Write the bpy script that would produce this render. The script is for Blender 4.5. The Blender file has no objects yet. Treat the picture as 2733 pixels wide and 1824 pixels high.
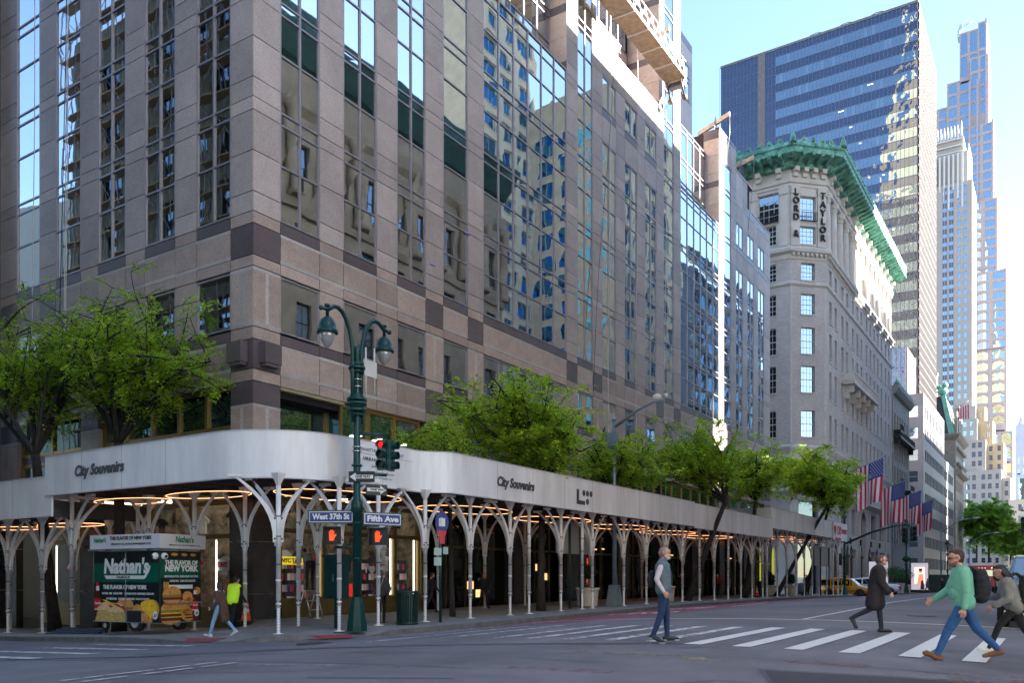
import bpy, bmesh, math, random
from mathutils import Vector, Matrix
R=math.radians; PI=math.pi; rnd=random.Random(7)
C=bpy.context.scene.collection
# ---------------------------------------------------------------- camera, sky, sun, exposure
cam_d=bpy.data.cameras.new('camera'); cam=bpy.data.objects.new('camera',cam_d); C.objects.link(cam)
bpy.context.scene.camera=cam
cam_d.sensor_width=36; cam_d.lens=36*2244.2/2733; cam_d.shift_y=(1540-912)/2733; cam_d.clip_start=.1; cam_d.clip_end=6000
cam.location=(0,0,0); cam.rotation_euler=(R(90),0,R(33.055))
SUN_AZ=61.5; SUN_EL=25.5      # azimuth clockwise from +Y, elevation
w=bpy.data.worlds.new('World'); bpy.context.scene.world=w; w.use_nodes=True
nt=w.node_tree; sky=nt.nodes.new('ShaderNodeTexSky'); sky.sky_type='NISHITA'; sky.sun_disc=False
sky.sun_elevation=R(SUN_EL); sky.sun_rotation=R(SUN_AZ); sky.air_density=1.0; sky.dust_density=0.15; sky.ozone_density=1.4
bg=nt.nodes['Background']; bg.inputs[1].default_value=.05; nt.links.new(sky.outputs[0],bg.inputs[0])
sd=bpy.data.lights.new('sun','SUN'); sun=bpy.data.objects.new('sun',sd); C.objects.link(sun)
sd.energy=5.0; sd.angle=R(.5); sd.color=(1,.93,.82)
dv=Vector((math.sin(R(SUN_AZ))*math.cos(R(SUN_EL)),math.cos(R(SUN_AZ))*math.cos(R(SUN_EL)),math.sin(R(SUN_EL))))
sun.rotation_euler=dv.to_track_quat('Z','Y').to_euler(); sun.location=(60,60,200)
vs=bpy.context.scene.view_settings; vs.view_transform='Standard'; vs.look='None'; vs.exposure=3.5; vs.gamma=1
cy=bpy.context.scene.cycles; cy.max_bounces=7; cy.glossy_bounces=4; cy.diffuse_bounces=4

# ---------------------------------------------------------------- materials
MT={}
def M(name,col,rough=.6,metal=0,var=0,scale=3,bump=0,bscale=None,island=0,emit=0,spec=.5,col2=None,noise='obj',stretch=None,alpha=None,detail=4):
    if name in MT: return MT[name]
    m=bpy.data.materials.new(name); m.use_nodes=True; n=m.node_tree; P=n.nodes['Principled BSDF']; L=n.links
    P.inputs['Base Color'].default_value=(*col,1); P.inputs['Roughness'].default_value=rough; P.inputs['Metallic'].default_value=metal
    P.inputs['Specular IOR Level'].default_value=spec
    geo=n.nodes.new('ShaderNodeNewGeometry'); vec=geo.outputs['Position']
    if stretch:
        mp=n.nodes.new('ShaderNodeMapping'); mp.inputs['Scale'].default_value=stretch; L.new(vec,mp.inputs[0]); vec=mp.outputs[0]
    cur=None
    if var or col2:
        nz=n.nodes.new('ShaderNodeTexNoise'); nz.inputs['Scale'].default_value=scale; nz.inputs['Detail'].default_value=detail; nz.inputs['Roughness'].default_value=.65
        L.new(vec,nz.inputs['Vector']); cr=n.nodes.new('ShaderNodeValToRGB')
        a=[c*(1-var) for c in col]; b=[min(1,c*(1+var)) for c in (col2 or col)]
        cr.color_ramp.elements[0].position=.33; cr.color_ramp.elements[1].position=.67
        cr.color_ramp.elements[0].color=(*a,1); cr.color_ramp.elements[1].color=(*b,1); L.new(nz.outputs[0],cr.inputs[0]); cur=cr.outputs[0]
    if island:
        hs=n.nodes.new('ShaderNodeHueSaturation'); mr=n.nodes.new('ShaderNodeMapRange'); mr.inputs[3].default_value=1-island; mr.inputs[4].default_value=1+island
        L.new(geo.outputs['Random Per Island'],mr.inputs[0]); L.new(mr.outputs[0],hs.inputs['Value'])
        if cur: L.new(cur,hs.inputs['Color'])
        else: hs.inputs['Color'].default_value=(*col,1)
        cur=hs.outputs[0]
    if cur: L.new(cur,P.inputs['Base Color'])
    if bump:
        nb=n.nodes.new('ShaderNodeTexNoise'); nb.inputs['Scale'].default_value=bscale or scale*4; nb.inputs['Detail'].default_value=3; L.new(vec,nb.inputs['Vector'])
        bp=n.nodes.new('ShaderNodeBump'); bp.inputs['Strength'].default_value=1; bp.inputs['Distance'].default_value=bump
        L.new(nb.outputs[0],bp.inputs['Height']); L.new(bp.outputs[0],P.inputs['Normal'])
    if emit:
        P.inputs['Emission Strength'].default_value=emit
        if cur: L.new(cur,P.inputs['Emission Color'])
        else: P.inputs['Emission Color'].default_value=(*col,1)
    if alpha is not None: P.inputs['Alpha'].default_value=alpha
    MT[name]=m; return m
def leafmat(name,c1,c2,tr=.35):
    if name in MT: return MT[name]
    m=bpy.data.materials.new(name); m.use_nodes=True; n=m.node_tree; L=n.links; n.nodes.clear()
    g=n.nodes.new('ShaderNodeNewGeometry'); nz=n.nodes.new('ShaderNodeTexNoise'); nz.inputs['Scale'].default_value=.9; L.new(g.outputs['Position'],nz.inputs['Vector'])
    ad=n.nodes.new('ShaderNodeMath'); ad.operation='MULTIPLY_ADD'; ad.inputs[1].default_value=.5; L.new(g.outputs['Random Per Island'],ad.inputs[0]); 
    m2=n.nodes.new('ShaderNodeMath'); m2.operation='MULTIPLY'; m2.inputs[1].default_value=.55; L.new(nz.outputs[0],m2.inputs[0]); L.new(m2.outputs[0],ad.inputs[2])
    cr=n.nodes.new('ShaderNodeValToRGB'); cr.color_ramp.elements[0].position=.2; cr.color_ramp.elements[1].position=.85
    cr.color_ramp.elements[0].color=(*c1,1); cr.color_ramp.elements[1].color=(*c2,1); L.new(ad.outputs[0],cr.inputs[0])
    d=n.nodes.new('ShaderNodeBsdfPrincipled'); d.inputs['Roughness'].default_value=.5; d.inputs['Specular IOR Level'].default_value=.25; t=n.nodes.new('ShaderNodeBsdfTranslucent'); mx=n.nodes.new('ShaderNodeMixShader'); mx.inputs[0].default_value=tr
    L.new(cr.outputs[0],d.inputs['Base Color']); L.new(cr.outputs[0],t.inputs[0]); L.new(d.outputs[0],mx.inputs[1]); L.new(t.outputs[0],mx.inputs[2])
    o=n.nodes.new('ShaderNodeOutputMaterial'); L.new(mx.outputs[0],o.inputs[0]); MT[name]=m; return m
def brickmat(name,c1,c2,mortar,sc=1,bw=.6,rh=.22,ms=.02,rough=.85,axis='YZ',bump=.004,dirt=.2,off=.5):
    m=bpy.data.materials.new(name); m.use_nodes=True; n=m.node_tree; L=n.links; P=n.nodes['Principled BSDF']; P.inputs['Roughness'].default_value=rough
    g=n.nodes.new('ShaderNodeNewGeometry'); sp=n.nodes.new('ShaderNodeSeparateXYZ'); L.new(g.outputs['Position'],sp.inputs[0])
    ad=n.nodes.new('ShaderNodeMath'); ad.operation='ADD'; L.new(sp.outputs[0],ad.inputs[0]); L.new(sp.outputs[1],ad.inputs[1])
    cb=n.nodes.new('ShaderNodeCombineXYZ'); L.new(ad.outputs[0],cb.inputs[0]); L.new(sp.outputs[2],cb.inputs[1])
    b=n.nodes.new('ShaderNodeTexBrick'); b.inputs['Scale'].default_value=sc; b.inputs['Color1'].default_value=(*c1,1); b.inputs['Color2'].default_value=(*c2,1); b.inputs['Mortar'].default_value=(*mortar,1)
    b.inputs['Mortar Size'].default_value=ms; b.inputs['Brick Width'].default_value=bw; b.inputs['Row Height'].default_value=rh; b.offset=off; L.new(cb.outputs[0],b.inputs['Vector'])
    nz=n.nodes.new('ShaderNodeTexNoise'); nz.inputs['Scale'].default_value=.35; nz.inputs['Detail'].default_value=6; L.new(g.outputs['Position'],nz.inputs['Vector'])
    mr=n.nodes.new('ShaderNodeMapRange'); mr.inputs[1].default_value=.3; mr.inputs[2].default_value=.7; mr.inputs[3].default_value=1-dirt; mr.inputs[4].default_value=1+dirt*.5; L.new(nz.outputs[0],mr.inputs[0])
    hs=n.nodes.new('ShaderNodeHueSaturation'); L.new(b.outputs[0],hs.inputs['Color']); L.new(mr.outputs[0],hs.inputs['Value']); L.new(hs.outputs[0],P.inputs['Base Color'])
    if bump:
        bp=n.nodes.new('ShaderNodeBump'); bp.inputs['Distance'].default_value=bump; bp.invert=True; L.new(b.outputs[1],bp.inputs['Height']); L.new(bp.outputs[0],P.inputs['Normal'])
    MT[name]=m; return m
def graymat(name,c1,c2,vein,rough=.45,sc=2.2,cloud=.8):
    """polished or flamed granite: mottling, fine grain, faint veins, tone per slab"""
    m=bpy.data.materials.new(name); m.use_nodes=True; n=m.node_tree; L=n.links; P=n.nodes['Principled BSDF']; P.inputs['Roughness'].default_value=rough
    g=n.nodes.new('ShaderNodeNewGeometry'); nz=n.nodes.new('ShaderNodeTexNoise'); nz.inputs['Scale'].default_value=cloud; nz.inputs['Detail'].default_value=7; nz.inputs['Roughness'].default_value=.7; nz.inputs['Distortion'].default_value=.6; L.new(g.outputs['Position'],nz.inputs['Vector'])
    cr=n.nodes.new('ShaderNodeValToRGB'); cr.color_ramp.elements[0].position=.3; cr.color_ramp.elements[1].position=.7; cr.color_ramp.elements[0].color=(*c1,1); cr.color_ramp.elements[1].color=(*c2,1); L.new(nz.outputs[0],cr.inputs[0])
    gn=n.nodes.new('ShaderNodeTexNoise'); gn.inputs['Scale'].default_value=22; gn.inputs['Detail'].default_value=3; L.new(g.outputs['Position'],gn.inputs['Vector'])
    mr=n.nodes.new('ShaderNodeMapRange'); mr.inputs[1].default_value=.3; mr.inputs[2].default_value=.7; mr.inputs[3].default_value=.8; mr.inputs[4].default_value=1.18; L.new(gn.outputs[0],mr.inputs[0])
    hs=n.nodes.new('ShaderNodeHueSaturation'); L.new(cr.outputs[0],hs.inputs['Color']); L.new(mr.outputs[0],hs.inputs['Value'])
    vn=n.nodes.new('ShaderNodeTexNoise'); vn.inputs['Scale'].default_value=sc; vn.inputs['Detail'].default_value=5; vn.inputs['Distortion'].default_value=1.6; L.new(g.outputs['Position'],vn.inputs['Vector'])
    vr=n.nodes.new('ShaderNodeValToRGB'); e=vr.color_ramp.elements; e[0].position=.485; e[0].color=(0,0,0,1); e[1].position=.5; e[1].color=(1,1,1,1); x=e.new(.515); x.color=(0,0,0,1); L.new(vn.outputs[0],vr.inputs[0])
    ml=n.nodes.new('ShaderNodeMath'); ml.operation='MULTIPLY'; ml.inputs[1].default_value=.35; L.new(vr.outputs[0],ml.inputs[0])
    mx=n.nodes.new('ShaderNodeMix'); mx.data_type='RGBA'; L.new(ml.outputs[0],mx.inputs[0]); L.new(hs.outputs[0],mx.inputs[6]); mx.inputs[7].default_value=(*vein,1)
    h2=n.nodes.new('ShaderNodeHueSaturation'); m2=n.nodes.new('ShaderNodeMapRange'); m2.inputs[3].default_value=.80; m2.inputs[4].default_value=1.13; L.new(g.outputs['Random Per Island'],m2.inputs[0]); L.new(m2.outputs[0],h2.inputs['Value']); L.new(mx.outputs[2],h2.inputs['Color'])
    L.new(h2.outputs[0],P.inputs['Base Color']); MT[name]=m; return m
def glassmat(name,tint,dark,refl=.75,wav=.012,ws=.45,rough=.015,jit=0):
    """mirror-coated window glass with the slow waves that bend what it reflects"""
    m=bpy.data.materials.new(name); m.use_nodes=True; n=m.node_tree; L=n.links; P=n.nodes['Principled BSDF']
    P.inputs['Metallic'].default_value=1; P.inputs['Roughness'].default_value=rough; P.inputs['Base Color'].default_value=(*tint,1)
    g=n.nodes.new('ShaderNodeNewGeometry'); nz=n.nodes.new('ShaderNodeTexNoise'); nz.inputs['Scale'].default_value=ws; nz.inputs['Detail'].default_value=1.5; L.new(g.outputs['Position'],nz.inputs['Vector'])
    bp=n.nodes.new('ShaderNodeBump'); bp.inputs['Distance'].default_value=wav; L.new(nz.outputs[0],bp.inputs['Height']); L.new(bp.outputs[0],P.inputs['Normal'])
    d=n.nodes.new('ShaderNodeBsdfDiffuse'); d.inputs[0].default_value=(*dark,1); mx=n.nodes.new('ShaderNodeMixShader')
    mx.inputs[0].default_value=refl; L.new(d.outputs[0],mx.inputs[1]); L.new(P.outputs[0],mx.inputs[2]); L.new(mx.outputs[0],n.nodes['Material Output'].inputs[0])
    MT[name]=m; return m
pinkst=graymat('rose granite',(.35,.26,.225),(.485,.385,.34),(.14,.10,.10))
greyst=graymat('grey pier granite',(.385,.32,.305),(.51,.44,.42),(.2,.17,.17),cloud=.5)
darkst=graymat('plum granite band',(.10,.078,.085),(.145,.115,.125),(.06,.05,.05),rough=.3)
lightst=graymat('pale granite strip',(.40,.36,.36),(.52,.48,.47),(.3,.27,.27))
basest=graymat('black granite base',(.035,.03,.028),(.075,.062,.055),(.02,.02,.02),rough=.18)
joint=M('joint',(.03,.025,.03),.9)
alu=M('window aluminium',(.36,.33,.36),.35,.6)
bronze=M('bronze frame',(.42,.27,.10),.35,.8)
mglass=glassmat('mirror window glass',(.50,.56,.61),(.02,.025,.03),.86,.0055,.42)
mglass2=glassmat('mirror tower glass',(.40,.52,.72),(.01,.02,.06),.8,.02,.12)
asph=M('asphalt',(.128,.127,.152),.85,var=.30,scale=.35,bump=.005,bscale=60,detail=14)
white_paint=M('road paint white',(.62,.62,.62),.7,var=.22,scale=7)
def wornmat(name,col,th=.5,sc=6,soft=.06):
    m=bpy.data.materials.new(name); m.use_nodes=True; n=m.node_tree; L=n.links; P=n.nodes['Principled BSDF']; P.inputs['Base Color'].default_value=(*col,1); P.inputs['Roughness'].default_value=.75
    g=n.nodes.new('ShaderNodeNewGeometry'); z=n.nodes.new('ShaderNodeTexNoise'); z.inputs['Scale'].default_value=sc; z.inputs['Detail'].default_value=12; z.inputs['Roughness'].default_value=.75; L.new(g.outputs['Position'],z.inputs['Vector'])
    r=n.nodes.new('ShaderNodeMapRange'); r.inputs[1].default_value=th-soft; r.inputs[2].default_value=th+soft; L.new(z.outputs[0],r.inputs[0]); L.new(r.outputs[0],P.inputs['Alpha']); MT[name]=m; return m
worn_paint=wornmat('worn road paint',(.55,.55,.55),.45,3.5,.07); white_paint=wornmat('road paint white worn at the edges',(.62,.62,.62),.34,5,.06)

# ---------------------------------------------------------------- mesh helpers
def V(*a): return Vector(a)
class MB:
    def __init__(s): s.v=[]; s.f=[]; s.m=[]; s.sm=[]
    def add(s,vs,fs,mi=0,sm=False):
        o=len(s.v); s.v.extend([tuple(p) for p in vs])
        for f in fs: s.f.append([o+i for i in f]); s.m.append(mi); s.sm.append(sm)
    def box(s,x0,y0,z0,x1,y1,z1,mi=0):
        s.add([(x0,y0,z0),(x1,y0,z0),(x1,y1,z0),(x0,y1,z0),(x0,y0,z1),(x1,y0,z1),(x1,y1,z1),(x0,y1,z1)],[(0,3,2,1),(4,5,6,7),(0,1,5,4),(1,2,6,5),(2,3,7,6),(3,0,4,7)],mi); return s
    def hexa(s,p,mi=0): s.add(p,[(0,3,2,1),(4,5,6,7),(0,1,5,4),(1,2,6,5),(2,3,7,6),(3,0,4,7)],mi); return s
    def quad(s,a,b,c,d,mi=0): s.add([a,b,c,d],[(0,1,2,3)],mi); return s
    def tube(s,pts,rs,n=8,mi=0,cap=True,sm=True):
        pts=[Vector(p) for p in pts]
        if not isinstance(rs,(list,tuple)): rs=[rs]*len(pts)
        o=len(s.v); up=None
        for i,p in enumerate(pts):
            d=(pts[min(i+1,len(pts)-1)]-pts[max(i-1,0)])
            d=d.normalized() if d.length>1e-9 else V(0,0,1)
            if up is None: up=V(1,0,0) if abs(d.x)<.9 else V(0,1,0)
            a=(up-d*up.dot(d)).normalized(); b=d.cross(a); up=a
            for k in range(n):
                t=2*PI*k/n; s.v.append(tuple(p+(a*math.cos(t)+b*math.sin(t))*rs[i]))
        for i in range(len(pts)-1):
            for k in range(n):
                q=(k+1)%n; s.f.append([o+i*n+k,o+i*n+q,o+(i+1)*n+q,o+(i+1)*n+k]); s.m.append(mi); s.sm.append(sm)
        if cap:
            s.f.append([o+k for k in range(n)][::-1]); s.m.append(mi); s.sm.append(False)
            e=o+(len(pts)-1)*n; s.f.append([e+k for k in range(n)]); s.m.append(mi); s.sm.append(False)
        return s
    def lathe(s,prof,c=(0,0,0),n=16,mi=0,sm=True,ang=0,sx=1,sy=1):
        o=len(s.v)
        for r,z in prof:
            for k in range(n):
                t=2*PI*k/n+ang; s.v.append((c[0]+r*sx*math.cos(t),c[1]+r*sy*math.sin(t),c[2]+z))
        for i in range(len(prof)-1):
            for k in range(n):
                q=(k+1)%n; s.f.append([o+i*n+k,o+i*n+q,o+(i+1)*n+q,o+(i+1)*n+k]); s.m.append(mi); s.sm.append(sm)
        s.f.append([o+k for k in range(n)][::-1]); s.m.append(mi); s.sm.append(False)
        e=o+(len(prof)-1)*n; s.f.append([e+k for k in range(n)]); s.m.append(mi); s.sm.append(False); return s
    def ball(s,c,r,n=10,mi=0,sc=(1,1,1)):
        h=max(4,n//2); pr=[(max(.0005,r*math.sin(PI*i/h)),-r*math.cos(PI*i/h)*sc[2]) for i in range(h+1)]
        s.lathe(pr,c,n,mi,True,0,sc[0],sc[1]); return s
    def prism(s,poly,ext,mi=0,smi=None):
        """poly: list of 3-D points of one face, ext: vector"""
        n=len(poly); e=Vector(ext); vs=[Vector(p) for p in poly]; s.add(vs+[p+e for p in vs],[list(range(n))[::-1],list(range(n,2*n))],mi)
        o=len(s.v)-2*n
        for k in range(n):
            q=(k+1)%n; s.f.append([o+k,o+q,o+n+q,o+n+k]); s.m.append(mi if smi is None else smi); s.sm.append(False)
        return s
    def build(s,name,mats,parent=None,loc=None,kind=None,bevel=0,rot=0,shift=None):
        me=bpy.data.meshes.new(name)
        vs_=s.v
        off=None
        if shift is not None: off=Vector(shift)
        elif parent is not None and parent.get('_w'): off=Vector(parent['_w'])
        if off is not None: vs_=[(a-off.x,b-off.y,c-off.z) for a,b,c in vs_]
        me.from_pydata(vs_,[],s.f); 
        if not isinstance(mats,(list,tuple)): mats=[mats]
        for m in mats: me.materials.append(m)
        me.polygons.foreach_set('material_index',s.m); me.polygons.foreach_set('use_smooth',s.sm)
        bm=bmesh.new(); bm.from_mesh(me); bmesh.ops.recalc_face_normals(bm,faces=bm.faces); bm.to_mesh(me); bm.free()
        me.update(); o=bpy.data.objects.new(name,me); C.objects.link(o)
        if parent is not None: o.parent=parent
        if loc is not None: o.location=loc
        if rot: o.rotation_euler=(0,0,rot)
        if kind: o['kind']=kind
        if off is not None: o['_w']=tuple(off)
        if bevel:
            b=o.modifiers.new('bevel','BEVEL'); b.width=bevel; b.segments=2; b.limit_method='ANGLE'
        return o
def tag(o,label,cat,group=None,kind=None):
    o['label']=label; o['category']=cat
    if group: o['group']=group
    if kind: o['kind']=kind
    return o
def thing(name,label,cat,loc=(0,0,0),group=None,world=True,rot=0):
    o=bpy.data.objects.new(name,None); C.objects.link(o); o.location=loc; o.rotation_euler=(0,0,rot); o.empty_display_size=.3
    if world: o['_w']=tuple(loc)
    return tag(o,label,cat,group)
def copytree(o,parent=None):
    c=o.copy(); C.objects.link(c)
    if parent is not None: c.parent=parent
    for ch in list(o.children): copytree(ch,c)
    return c
class Fr:
    """facade frame: u along the wall, h up, d outwards"""
    def __init__(s,O,U,N): s.O=Vector(O); s.U=Vector(U); s.N=Vector(N)
    def p(s,u,h,d=0): q=s.O+s.U*u+s.N*d; return (q.x,q.y,h)
    def box(s,mb,u0,u1,h0,h1,d0,d1,mi=0):
        mb.hexa([s.p(u0,h0,d0),s.p(u1,h0,d0),s.p(u1,h0,d1),s.p(u0,h0,d1),s.p(u0,h1,d0),s.p(u1,h1,d0),s.p(u1,h1,d1),s.p(u0,h1,d1)],mi)
    def ang(s): return math.atan2(s.U.y,s.U.x)
def text(s,size,mat,parent,pos,U,N,name='lettering',width=None,ext=.004,bold=0,shear=0,space=1,label=None,align='CENTER'):
    cu=bpy.data.curves.new(name,'FONT'); cu.body=s; cu.size=size; cu.extrude=ext; cu.align_x=align; cu.align_y='CENTER'; cu.offset=bold; cu.shear=shear; cu.space_character=space; cu.resolution_u=3
    to=bpy.data.objects.new(name,cu); C.objects.link(to); bpy.context.view_layer.update()
    dg=bpy.context.evaluated_depsgraph_get(); me=bpy.data.meshes.new_from_object(to.evaluated_get(dg)); bpy.data.objects.remove(to)
    U=Vector(U).normalized(); N=Vector(N).normalized(); W=N.cross(U); off=Vector(parent['_w']) if parent is not None and parent.get('_w') else V(0,0,0)
    k=1
    if width:
        xs=[v.co.x for v in me.vertices]; k=width/(max(xs)-min(xs))
    P=Vector(pos)-off
    for v in me.vertices:
        c=v.co; v.co=P+U*c.x*k+W*c.y+N*c.z
    me.materials.clear(); me.materials.append(mat); o=bpy.data.objects.new(name,me); C.objects.link(o)
    if parent is not None: o.parent=parent
    if label: o['label']=label
    return o

# ---------------------------------------------------------------- ground: crowned avenue, side streets, sidewalks
KX=-15.8; KE=1.2; BX=-22.9; BY=19.1; KY=14.3
DT=[(-400,-2),(-60,-.35),(0,-.06),(15,-.03),(25,0),(41,.10),(60,0),(80,-.21),(95,-.37),(160,-1.0),(300,-2.4),(600,-6),(900,-10),(3000,-60)]
def dY(y):
    for (a,p),(b,q) in zip(DT,DT[1:]):
        if y<=b: return p+(q-p)*(max(y,a)-a)/(b-a)
    return DT[-1][1]
def road(x,y):
    cx=min(max(x,KX),KE); h=-1.25-.0037*(cx+5.5)**2+dY(y)
    if x<KX: h-=.035*min(KX-x,250)
    if x>KE: h+=.008*min(x-KE,100)
    return h
def sheet(xs,ys,fn,z=0):
    mb=MB(); n=len(xs); mb.v=[(x,y,fn(x,y)+z) for y in ys for x in xs]
    for j in range(len(ys)-1):
        for i in range(n-1): mb.f.append([j*n+i,j*n+i+1,(j+1)*n+i+1,(j+1)*n+i]); mb.m.append(0); mb.sm.append(True)
    return mb
def lin(a,b,n): return [a+(b-a)*i/n for i in range(n+1)]
xs=[-3000,-1200,-500,-250,-150,-100,-70,-50,-40,-35,-30,-26,-23,-20,-18,-16.5]+lin(KX,KE,20)+[3,8,20,60,200,800,3000]
ys=[-800,-200,-60,-30,-15,-8,-4]+lin(0,60,30)+lin(64,120,14)+[140,160,200,240,300,400,600,900,1500,3000]
ground=sheet(xs,ys,road).build('road',asph,kind='structure')
tag(ground,'grey blue asphalt roadway crossing the foreground','road',kind='structure')
def strip(poly,z=.006,nu=8):
    """poly = 4 corners (x,y) -> conforming patch above the road"""
    a,b,c,d=poly; mb=MB(); n=nu+1
    for j in range(n):
        t=j/nu
        for i in range(3):
            s_=i/2; x=(a[0]*(1-s_)+b[0]*s_)*(1-t)+(d[0]*(1-s_)+c[0]*s_)*t; y=(a[1]*(1-s_)+b[1]*s_)*(1-t)+(d[1]*(1-s_)+c[1]*s_)*t
            mb.v.append((x,y,road(x,y)+z))
    for j in range(nu):
        for i in range(2): mb.f.append([j*3+i,j*3+i+1,(j+1)*3+i+1,(j+1)*3+i]); mb.m.append(0); mb.sm.append(False)
    return mb
def merge(a,b):
    o=len(a.v); a.v+=b.v; a.f+=[[o+i for i in f] for f in b.f]; a.m+=b.m; a.sm+=b.sm; return a
red_lane=M('red bus lane asphalt',(.25,.06,.10),.85,var=.3,scale=1.2,bump=.004,bscale=50)
lane=MB()
for k in range(24): merge(lane,strip([(KX+.15,24.9+k*8),(-12.1,24.9+k*8),(-12.1,24.9+(k+1)*8),(KX+.15,24.9+(k+1)*8)],.008,4))
merge(lane,strip([(KX+.15,22.2),(-14.6,22.4),(-12.1,24.9),(KX+.15,24.9)],.008,2))
lane.build('bus_lane',red_lane,kind='structure')
mk=MB()
def mkline(x0,y0,x1,y1,w,z=.014,n=10):
    d=V(x1-x0,y1-y0,0).normalized(); p=V(-d.y,d.x,0)*w/2; merge(mk,strip([(x0-p.x,y0-p.y),(x0+p.x,y0+p.y),(x1+p.x,y1+p.y),(x1-p.x,y1-p.y)],z,n))
# zebra bars of the near crosswalk (first eight sharp, the rest worn)
BW=[]
for k in range(7): BW.append(-4.02+.12+(.925*(k)))
mkb=mk
for k in range(-2,5):
    xx=-3.9+k*.925
    mkline(xx,15.0,xx,20.8,.34)
mkline(-15.3,24.75,1.0,24.75,.2)                                   # stop line
mkline(-6.2,25,-6.2,62,.13,n=24)
for k in range(14): mkline(-12.0,36+k*6.5,-12.0,41.4+k*6.5,.14)
for y in (46,58,70): mkline(-1.6,y,-1.6,y+3,.12)
# side street crosswalk west leg and centre dashes
sharp=mk.build('road_marking',white_paint,kind='structure'); 
mk=MB()
for k in range(-6,-2):
    xx=-3.9+k*.925; mkline(xx,15.2,xx,20.6,.28)
mkline(-10.4,15.4,-10.4,20.6,.22); mkline(-11.9,16,-11.9,21,.2); mkline(-13.1,14.2,-13.1,21,.2); mkline(-14.2,16.6,-14.2,24.5,.14); mkline(-14.9,16.0,-14.9,24.5,.12)
for k in range(6): mkline(-18.3-k*.02,13.3-k*1.25,-22.6-k*.02,13.3-k*1.25,.34)
for x in (-10.8,): mkline(x,6.2,x-.4,9.0,.12); mkline(x-.5,6.2,x-.9,9.0,.12)
mkline(-9.8,4.2,-10.2,5.4,.14)
# BUS ONLY and lettering in the bus lane
def roadtext(s,x,y,size,stretch,mat,par=None):
    cu=bpy.data.curves.new('t','FONT'); cu.body=s; cu.size=size; cu.align_x='CENTER'; cu.offset=.02
    to=bpy.data.objects.new('t',cu); C.objects.link(to); bpy.context.view_layer.update()
    me=bpy.data.meshes.new_from_object(to.evaluated_get(bpy.context.evaluated_depsgraph_get())); bpy.data.objects.remove(to)
    for v in me.vertices:
        X=x-v.co.x; Y=y-v.co.y*stretch; v.co=(X,Y,road(X,Y)+.016)
    me.materials.clear(); me.materials.append(mat); o=bpy.data.objects.new('road_marking',me); C.objects.link(o); o['kind']='structure'; return o
roadtext('ONLY',-13.9,31.5,1.15,2.1,white_paint); roadtext('BUS',-13.9,36.8,1.3,2.1,white_paint); roadtext('ONLY',-13.9,57,1.15,2.1,worn_paint); roadtext('BUS',-13.9,63,1.3,2.1,worn_paint)
mk.build('road_marking',worn_paint,kind='structure')
patch=M('fresh asphalt patch',(.022,.024,.034),.8,var=.15,scale=2,bump=.003,bscale=80)
merge(strip([(-3.4,11.6),(-.35,12.35),(.6,11.0),(-2.8,10.0)],.008,8),MB()).build('road_patch',patch,kind='structure')
merge(strip([(-3.55,11.75),(-.25,12.6),(.75,10.95),(-2.8,9.9)],.005,8),MB()).build('road_patch',M('sealed patch edge',(.06,.07,.09),.8),kind='structure')
dk=MB()
for (x0,y0,x1,y1,w_) in [(-19,9.2,-6,15.2,.25),(-24,7.5,-5,12.9,.05),(-14,9,-7.2,9.6,.04),(-9,11.4,-5.2,11.2,.03),(-8.2,7.7,-6.4,8.5,.05),(-12,6.8,-9,8.2,.03),(-9,8.2,-8.4,9.6,.03),(-4.2,9.0,-3.6,10.2,.04),(-3.6,10.2,-1.8,10.4,.03),(-5.6,14.2,-4.4,16.3,.025),(-17,11,-12,12.6,.09),(-12,12.6,-6.5,14.6,.08),(-5.2,13.2,-1,13.0,.03),(-13.5,12.4,-9.4,14.1,.04)]:
    sv=mk; mk=dk; mkline(x0,y0,x1,y1,w_,z=.004); mk=sv
for (pl,c,th) in (([(-3.6,13.2),(-2.4,13.5),(-2.2,12.9),(-3.4,12.8)],(.36,.08,.10),.57),([(-1.6,13.0),(-.2,13.6),(.6,12.4),(-1.0,12.2)],(.36,.08,.10),.58),([(-6.5,10.2),(-5.0,10.4),(-5.0,10.0),(-6.6,9.8)],(.36,.08,.10),.58),([(-7.0,12.9),(-4.2,12.75),(-4.2,12.55),(-7.0,12.6)],(.48,.40,.16),.56),([(-4.9,12.6),(-3.7,12.3),(-3.8,12.05),(-5.0,12.35)],(.48,.40,.16),.58),([(-1.9,12.5),(.4,12.0),(.3,11.9),(-2.0,12.3)],(.6,.3,.12),.57),([(-10.5,9.0),(-8,9.4),(-7.9,9.2),(-10.4,8.8)],(.5,.48,.45),.53)):
    merge(strip(pl,.007,6),MB()).build('road_marking',wornmat('faded mark',[.5*q_+.07 for q_ in c],th,2.5,.12),kind='structure')
dk.build('road_crack',M('tar seam',(.03,.032,.042),.7),kind='structure')
cv=MB()
for (x,y,r) in [(-14.6,14.0,.45),(-3.6,29,.42)]:
    cv.lathe([(r,0),(r,.012)],(x,y,road(x,y)+.004),20)
tag(cv.build('manhole_cover',M('iron cover',(.05,.045,.04),.6,.3)),'round iron covers set flush in the asphalt','cover',kind='structure')
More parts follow.
